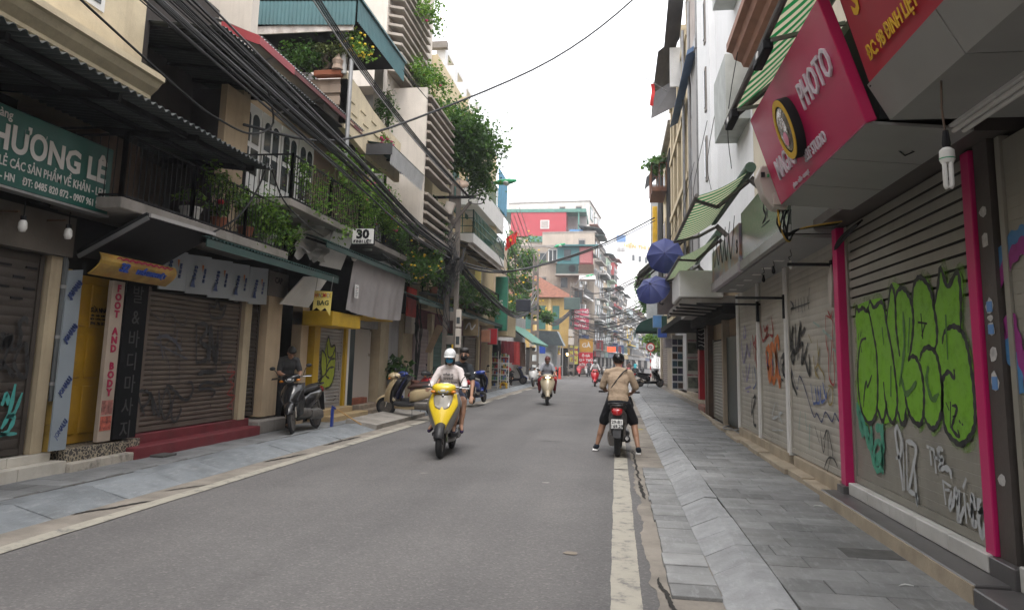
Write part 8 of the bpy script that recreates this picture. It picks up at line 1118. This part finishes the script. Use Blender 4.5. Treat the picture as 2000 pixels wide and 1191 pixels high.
J = stand(); J.update(chest=(0, .10, 1.22), neck=(0, .17, 1.39), head=(0, .25, 1.47), shR=(.17, .13, 1.33), elR=(.22, .22, 1.08), wrR=(.10, .40, 1.0), haR=(.06, .47, .98))
person('woman in black striped top bending beside the parked black motorbike', J, (-6.52, 13.62, .12), (.75, -.65), node_mat('striped_cloth', striped), .6, fab('black_trousers', (.012, .012, .014)), 1., fab('sandal_brown', (.06, .04, .03)), skin2, 'mop', face=(.2, 1, -.9), curl=.6, feet='sandal')
# riders further off
t, _ = person('grey-shirted rider in a brown hat on the champagne scooter', rider(0, 0, .06), (-2.5, 26.3, 0), (.12, -1), fab('blue_grey', (.24, .25, .28)), .6, fab('brown_shorts', (.2, .11, .08)), .5, fab('sandal_brown', (.06,.04,.03)), skin, 'short', M('helmet_maroon', (.12, .035, .03), .5, .2, 6, 0, coord='obj'), vox=.016)
J = rider(.05, .34, .03); J.update(knR=(.28, .05, .86), anR=(.27, -.2, .48), toR=(.28, -.06, .43), wrR=(.2, -.3, .98), haR=(.14, -.24, .96), elR=(.3, -.48, 1.15)); person('pillion rider in red trousers behind the grey-shirted rider', J, (-2.5, 26.3, 0), (.12, -1), fab('white_grey', (.42, .42, .44)), .6, fab('red_trousers', (.32, .03, .04)), 1., fab('sandal_brown', (.06,.04,.03)), skin, 'long', vox=.018)
person('rider in white sleeves and dark vest on the red scooter', rider(), (-1.4, 47.4, 0), (0, -1), fab('white_sleeve', (.55, .55, .56)), 1., fab('dark_trousers', (.03, .03, .035)), 1., fab('sandal_brown', (.06,.04,.03)), skin, 'short', M('helmet_grey', (.35, .35, .36), .4), fab('mask_grey', (.2, .2, .2)), vox=.02)
def small(label, loc, hd, top, bot, J=None, **k): return person(label, J or stand(), loc, hd, top, .6, bot, 1., fab('sandal_brown', (.06,.04,.03)), skin2, k.pop('hair', 'short'), vox=.024, **k)
sq = dict(pel=(0, -.1, .25), chest=(0, .06, .55), neck=(0, .13, .73), head=(0, .18, .85), shR=(.17, .1, .66), elR=(.24, .2, .45), wrR=(.12, .36, .42), haR=(.06, .42, .4), hpR=(.1, -.08, .25), knR=(.18, .26, .48), anR=(.14, .06, .09), toR=(.15, .2, .04)); small('squatting person in black with red scarf at the goods shop', (-6.2, 41.3, .12), (.6, -.8), fab('black_tee', (.02,.024,.03)), fab('black_trousers', (.012,.012,.014)), sq, helmet=M('scarf_red', (.4, .02, .03), .8))
small('person in grey coat walking near the food stall', (-2.9, 76, 0), (.2, 1), fab('grey_coat', (.10, .09, .10)), fab('dark_trousers', (.03,.03,.035)), hat=None, helmet=M('helmet_grey', (.35,.35,.36))); small('person in pink with a bright blue sun hat far ahead', (.2, 66, 0), (0, 1), fab('pink_top', (.5, .12, .2)), fab('dark_trousers', (.03,.03,.035)), helmet=M('hat_blue', (.06, .25, .6), .6)); person('distant rider on the red scooter past the tan shirt', rider(), (1.2, 72, 0), (0, -1), fab('brown_top', (.2, .12, .1)), .6, fab('dark_trousers', (.03,.03,.035)), 1., None, skin, 'short', M('helmet_black', (.012,.012,.013)), vox=.03); person('rider in turquoise near the far bend', rider(), (2.4, 97, 0), (.1, 1), fab('turquoise_top', (.04, .42, .5)), .8, fab('dark_trousers', (.03,.03,.035)), 1., None, skin, 'short', vox=.03)
B_ = thing('broom', 'wooden broom handle with blue end leaning by the black motorbike', 'broom', (-5.6, 15, .12)); MB().tube([(-5.75, 14.35, .50), (-5.35, 14.9, .13)], .014, 7).build('handle', M('broom_wood', (.45, .27, .1), .6), B_, 40); MB().tube([(-5.78, 14.30, .53), (-5.73, 14.38, .48)], .02, 7).build('ferrule', bluep, B_, 40); MB().box(-5.80, -5.75, 14.3, 14.36, .12, .5).build('stand', bluep, B_)
# ================================================================= utility poles and overhead cables
cab = M('cable_black', (.02, .02, .021), .6, .1, 5, 0); cabg = M('cable_grey', (.30, .30, .30), .6); pconc = M('pole_concrete', (.17, .148, .128), .9, .2, 2, .3, 40, dirt=.4, dirtcol=(.16, .13, .11))
def hpole(label, x, y, h, w0, w1, seed):
    """ladder-type concrete pole: two legs and rungs"""
    t = thing('utility_pole', label, 'utility pole', (x, y, 0), 'utility poles'); rg = random.Random(seed)
    for s in (-1, 1): MB().prism([(x + s * w0 - .07, y - .09, 0), (x + s * w0 + .07, y - .09, 0), (x + s * w0 + .07, y + .09, 0), (x + s * w0 - .07, y + .09, 0)], (-s * (w0 - w1), 0, h)).build('leg', pconc, t, False, .01)
    n = int(h / .75)
    for i in range(n): z = .5 + i * .75; a = w0 - (w0 - w1) * z / h; bx('rung', t, pconc, x - a + .06, x + a - .06, y - .08, y + .08, z, z + .28, bevel=.01)
    return t
P1 = hpole('near ladder-shaped concrete utility pole hung with cables and meters', -5.25, 22.4, 7.4, .2, .11, 1)
for i, (dx, z0, z1, w) in enumerate(((.30, 1.9, 2.5, .17), (.30, 2.55, 3.1, .16), (-.02, 4.2, 4.6, .2), (.27, 1.3, 1.7, .14))): b_ = bx('meter_box', P1, bx_m, -5.25 + dx - w / 2, -5.25 + dx + w / 2, 22.15, 22.3, z0, z1, bevel=.01); bx('meter_window', b_, glass, -5.25 + dx - w / 3, -5.25 + dx + w / 3, 22.14, 22.15, z0 + .1, z1 - .25)
MB().bar((-5.9, 22.3, 6.75), (-4.6, 22.3, 6.75), .08).build('crossarm', black_m, P1); MB().bar((-5.25, 22.3, 5.9), (-4.7, 22.3, 6.6), .09).build('brace', pconc, P1); MB().obox((-5.35, 22.1, 6.35), (.3, .18, .38), Matrix.Rotation(.3, 3, 'Y')).build('speaker_box', bx_m, P1, False, .01)
MB().tube([(-5.12, 22.2, 1.5), (-5.12, 22.2, 2.0)], .03, 6).build('yellow_conduit', plain('conduit_yellow', (.55, .35, .03)), P1)
D_ = thing('satellite_dish', 'tan satellite dish on the crossarm of the near pole', 'dish', (-4.95, 21.6, 7)); q = MB(); q.lathe([(.001, 0), (.13, .02), (.22, .07), (.25, .11)], 20, (-4.95, 21.9, 7.0), 'z', Matrix.Rotation(.75, 3, 'X') @ Matrix.Rotation(.2, 3, 'Y')); q.build('bowl', M('dish_tan', (.26, .19, .14), .6), D_, True); MB().tube([(-4.95, 21.9, 7.05), (-4.95, 21.55, 7.1)], .015, 5).build('feed_arm', steel, D_); MB().tube([(-4.95, 22.0, 7.0), (-4.95, 22.3, 6.8)], .02, 5).build('mount', steel, D_)
P2 = hpole('second lattice concrete pole before the side street', -6.15, 54, 9.6, .3, .14, 2); bx('meter_box', P2, bx_m, -6.5, -6.15, 53.7, 53.88, 2.6, 3.4, bevel=.01); bx('blue_disc_sign', P2, plain('disc_blue', (.03, .08, .4)), -5.75, -5.3, 53.8, 53.85, 2.1, 2.7)
P3 = hpole('third concrete pole with meter cabinets at the food stall', -4.8, 76.8, 10, .3, .15, 3); [bx('meter_box', P3, bx_m, -5.1, -4.5, 76.45, 76.68, z, z + .75, bevel=.01) for z in (3.3, 4.2)]; bx('transformer', P3, M('transformer_green', (.06, .09, .08), .5), -5.6, -3.9, 76.3, 76.6, 7.0, 8.3, bevel=.05)
def street_lamp(label, a, b, hd):
    t = thing('street_lamp', label, 'street lamp', a, 'street lamps'); MB().tube(catmull([a, (Vector(a) + Vector(b)) / 2 + Vector((0, 0, .3)), b], 6), .035, 7).build('arm', steel, t, True); d = Vector(hd).normalized(); q = MB(); q.loft([(Vector(b) - d * .05, d.cross(Vector((0, 0, 1))) * .06, (0, 0, .05), 2.5), (Vector(b) + d * .2, d.cross(Vector((0, 0, 1))) * .14, (0, 0, .10), 2.5), (Vector(b) + d * .6, d.cross(Vector((0, 0, 1))) * .15, (0, 0, .10), 2.5), (Vector(b) + d * .85, d.cross(Vector((0, 0, 1))) * .06, (0, 0, .04), 2.5)], 12); q.build('head', M('lamp_green', (.05, .40, .18), .4), t, True); q = MB().ellip(Vector(b) + d * .45 - Vector((0, 0, .07)), (.12, .3, .07), 10, 6); q.build('diffuser', white_p, t, True)
street_lamp('green-headed street lamp below the hanging ivy', (-5.3, 26.5, 7.6), (-4.6, 26.2, 8.2), (1, -.2, .05)); street_lamp('green-headed street lamp in front of the beige house', (-6.1, 54, 8.6), (-4.7, 54, 10.2), (1, -.3, .25)); street_lamp('green-headed street lamp at the third pole', (-4.8, 76.8, 9.2), (-3.3, 76.5, 10.6), (1, -.2, .2))
NC = [0]
def cable(label, pts, r=.012, group=None, mat=cab, n=6, sag=None):
    if sag is not None: a, b = Vector(pts[0]), Vector(pts[-1]); pts = [a.lerp(b, i / 14) - Vector((0, 0, sag * 4 * (i / 14) * (1 - i / 14))) for i in range(15)]
    else: pts = catmull(pts, 5)
    o = MB().tube(pts, r, n).build('overhead_cable', mat, None, True); tag(o, label, 'cable', group); NC[0] += 1; return o
# bundle from the near pole along the left facades, over the camera's left
rg = random.Random(33)
for i in range(18): a = Vector((-5.25 + rg.uniform(-.12, .12), 22.2, 4.85 + rg.uniform(-.22, .22))); b = Vector((-5.05 + rg.uniform(-.25, .2), 1.0, 6.0 + rg.uniform(-.35, .45))); m_ = a.lerp(b, .42) + Vector((rg.uniform(-.05, .05), 0, -.12 + rg.uniform(-.07, .07))); cable('black cable in the thick bundle sweeping along the left house fronts', [a, a.lerp(m_, .5) - Vector((0, 0, .16)), m_, m_.lerp(b, .5) - Vector((0, 0, .05)), b], rg.choice((.009, .011, .016)), 'left cable bundle', cab if i % 5 else M('cable_darkgrey', (.10, .10, .105), .6))
for i in range(4): cable('twisted grey cable from the pole crossarm up past the terrace', [(-4.8 + .02 * i, 22.3, 6.75), (-5.0, 17, 6.9 + .05 * i), (-5.15, 12, 7.4 + .06 * i), (-5.2, 5, 8.6 + .08 * i)], .016, 'terrace cables', cab if i else cabg)
cable('thick black cable crossing the sky from the left awning to the top', [(-6.2, 10.8, 5.35), (-5.5, 13, 5.75), (-4.2, 15.5, 7.2), (-1.8, 19, 9.9), (.4, 20.3, 12.2), (2.6, 21, 15)], .026); cable('thin cable crossing the sky behind the terrace', [(-6, 14, 9.4), (-5.4, 19, 8.9), (-4.9, 30, 9.2)], .012)
cable('long dark cable from the left pole up to the right houses', [(-5.2, 22.4, 4.6), (-4.6, 28, 5.0), (-3, 34, 6.3), (-.6, 40, 8.2), (2.4, 47, 11.0)], .045); cable('second long cable beside the one to the right houses', [(-5.2, 22.4, 4.7), (-4.4, 28, 5.05), (-2.8, 34, 6.3), (-.5, 41, 8.3), (2.5, 48, 11.0)], .03)
for i in range(9): cable('black cable in the thick sagging bundle between the first and second poles', [(-5.15 + rg.uniform(-.1, .1), 22.4, 4.75 + rg.uniform(-.2, .1)), (-5.0 + rg.uniform(-.1, .1), 28, 4.0 + rg.uniform(-.12, .12)), (-5.2, 38, 3.9 + rg.uniform(-.1, .2)), (-6.0, 54, 5.6 + rg.uniform(-.3, .3))], rg.choice((.02, .03, .035)), 'pole to pole bundle')
for i in range(11): cable('dark cable slung between the second and third poles', [(-6.1, 54, 5.7 + rg.uniform(-.3, .4)), (-5.6, 64, 4.9 + rg.uniform(-.3, .3)), (-4.8, 76.8, 6.9 + rg.uniform(-.3, .3))], rg.choice((.03, .045)), 'second span bundle')
for i in range(7): cable('cable continuing from the third pole along the far row', [(-4.8, 76.8, 6.8 + rg.uniform(-.5, .5)), (-3.2, 90, 5.4 + rg.uniform(-.6, .6)), (-1.5, 104, 6.5 + rg.uniform(-.5, .5)), (1.5, 135, 6 + rg.uniform(-.5, 1))], .04, 'far bundle')
for i in range(18): z = 6 + rg.uniform(-1.5, 3.5); cable('thin dark cable crossing the far street', [(-4.9, 76.8, z), (-1.5, 72, z - .6 - rg.uniform(0, .6)), (2.9, rg.uniform(58, 66), z + rg.uniform(-1, .8))], .032, 'far crossing cables')
for i in range(9): z = 6.6 + i * .4; cable('pale cable drooping from the balconies to the second pole', [(-5.3, 30 + i, z), (-5.2, 40, z - 2.2 + .2 * i), (-6.1, 54, 6.5 + .3 * i)], .018, 'drooping pale cables', M('cable_darkgrey', (.10,.10,.105)) if i % 2 else cabg)
for i in range(5): cable('cable running down the near pole in a tangle', [(-5.25 + rg.uniform(-.15, .15), 22.2, 5.0), (-5.3 + rg.uniform(-.2, .2), 22.0, 4.2), (-5.35 + rg.uniform(-.3, .2), 22.0, 3.4 + rg.uniform(-.4, .4)), (-5.2 + rg.uniform(-.1, .1), 22.1, 2.4)], .015, 'pole tangle')
for i in range(4): cable('loose loop of cable hanging behind the near pole', [(-5.3, 22.1, 4.5), (-5.8, 20.5, 3.7 + .12 * i), (-5.9, 18.5, 3.9 + .1 * i), (-5.8, 17, 4.1)], .014, 'pole loops', cabg if i == 2 else cab)
cable('black cable coil hooked on the near pole arm', [(-4.5 + .25 * math.cos(a * .7), 22.2 + .05 * math.sin(a), 6.6 + .10 * math.sin(a * .7)) for a in range(11)], .016); cable('cable loop hanging before the loggia', [(-5.1, 9.4, 5.5), (-5.2, 9.9, 5.05), (-5.3, 9.5, 4.75), (-5.4, 8.9, 4.72), (-5.6, 8.2, 4.9), (-6.0, 6, 5.6)], .016)
cable('black cables dropping past the canopy corner', [(-5.4, 10.2, 4.5), (-5.45, 10.0, 4.0), (-5.6, 9.7, 3.5), (-6, 9.3, 3.1)], .014, 'canopy drop'); cable('second drop cable at the canopy corner', [(-5.4, 10.3, 4.5), (-5.5, 11, 4.1), (-5.6, 12.2, 3.9), (-5.8, 13.4, 3.9)], .014, 'canopy drop')
for i in range(6): y = 12 + i * 3.2; cable('thin wire strung across the right facades', [(2.3, y, 8.2 - i * .2), (2.1, y + 1.6, 6.4), (2.35, y + 3, 5.6 + .3 * i)], .008, 'right facade wires')
for i in range(5): cable('thin wire dangling over the picture sign', [(1.88, 11.8 + i * .5, 3.95), (1.84, 11.9 + i * .5, 3.4), (1.85, 12.1 + i * .5, 3.3 + .05 * i), (1.86, 12.3 + i * .5, 3.8)], .006, 'picture sign wires')

for i in range(5): q = MB().lathe([(.05, -.16), (.07, -.12), (.07, .12), (.05, .16)], 10, (-5.5 + i * .13, 22.0 - .05 * i, 4.55 + .13 * (i % 3)), 'y'); q.build('splice_case', cab, P1, 40)
for i in range(22): q = MB().tube(catmull([(-5.55 + rg.uniform(-.2, .6), 22.1, 5.4 + rg.uniform(-.3, .5)), (-5.6 + rg.uniform(-.3, .5), 21.9, 4.6 + rg.uniform(-.4, .3)), (-5.2 + rg.uniform(-.3, .3), 21.9, 4.0 + rg.uniform(-.5, .3)), (-5.0 + rg.uniform(-.3, .3), 22.1, 4.9 + rg.uniform(-.2, .3))], 5), .013, 5); q.build('tangled_wire', cab, P1)

F = thing('flag', 'small red flag with a yellow star on the balcony tower corner', 'flag', (-5.4, 36, 7.4)); MB().tube([(-5.75, 36, 7.3), (-5.0, 35.9, 8.3)], .015, 5).build('pole', steel, F); q = MB(); q.grid(lambda u, v: (-5.12 - .55 * v + .03 * math.sin(u * 6), 35.9 + .06 * math.sin(v * 6 + u * 3), 8.15 - .62 * u - .45 * v), 6, 6); q.build('cloth', M('flag_red', (.6, .02, .02), .7), F, True)
q = MB(); q.quad(*[(-5.42 + (.12 if k % 2 == 0 else .05) * math.sin(k * .6283), 35.80, 7.62 + (.12 if k % 2 == 0 else .05) * math.cos(k * .6283)) for k in range(10)]); q.build('star', sy, F)
B = thing('cable_drop', 'thick black cable bundle running down the cream pillar behind the parked scooters', 'cable', (-6.5, 22.9, .2))
for i in range(7): MB().tube(catmull([(-6.5 + rg.uniform(-.1, .1), 22.8 + rg.uniform(-.15, .15), 3.3), (-6.42 + rg.uniform(-.12, .12), 22.9 + rg.uniform(-.2, .2), 2.5), (-6.45 + rg.uniform(-.08, .08), 22.9 + rg.uniform(-.08, .08), 1.7), (-6.48, 22.9 + rg.uniform(-.05, .05), .4)], 5), .018, 5).build('strand', cab, B)
B = thing('meter_cabinet', 'grey meter cabinet high on the wall beside the red banner', 'meter box', (-6.4, 21.9, 2.3)); bx('case', B, bx_m, -6.55, -6.35, 21.75, 22.15, 2.3, 2.95, bevel=.012); bx('door', B, bx_m, -6.349, -6.335, 21.79, 22.11, 2.35, 2.9); bx('latch', B, black_m, -6.335, -6.325, 22.05, 22.08, 2.6, 2.66)
B = thing('tilted_board', 'tilted bare plywood board under the long green canopy', 'board', (-6.1, 23.6, 1.8)); MB().prism([(-6.35, 23.5, 1.75), (-6.15, 23.5, 1.72), (-5.75, 23.5, 2.62), (-5.98, 23.5, 2.68)], (0, .04, 0)).build('panel', M('plywood', (.42, .30, .19), .8, .2, 4, .1), B)
# ================================================================= humid air down the street
hz = bpy.data.materials.new('haze'); hz.use_nodes = True; MATS['haze'] = hz; hn = hz.node_tree.nodes; hn.clear(); ho = hn.new('ShaderNodeOutputMaterial'); hv = hn.new('ShaderNodeVolumePrincipled'); hv.inputs['Color'].default_value = (.93, .95, 1, 1); hv.inputs['Density'].default_value = .001; hv.inputs['Anisotropy'].default_value = .2
hz.node_tree.links.new(hv.outputs[0], ho.inputs['Volume'])
tag(MB().box(-710, 710, -310, 1210, -1.1, 36).build('haze', hz), kind='stuff')
SC.cycles.volume_bounces = 0; SC.cycles.volume_step_rate = 4
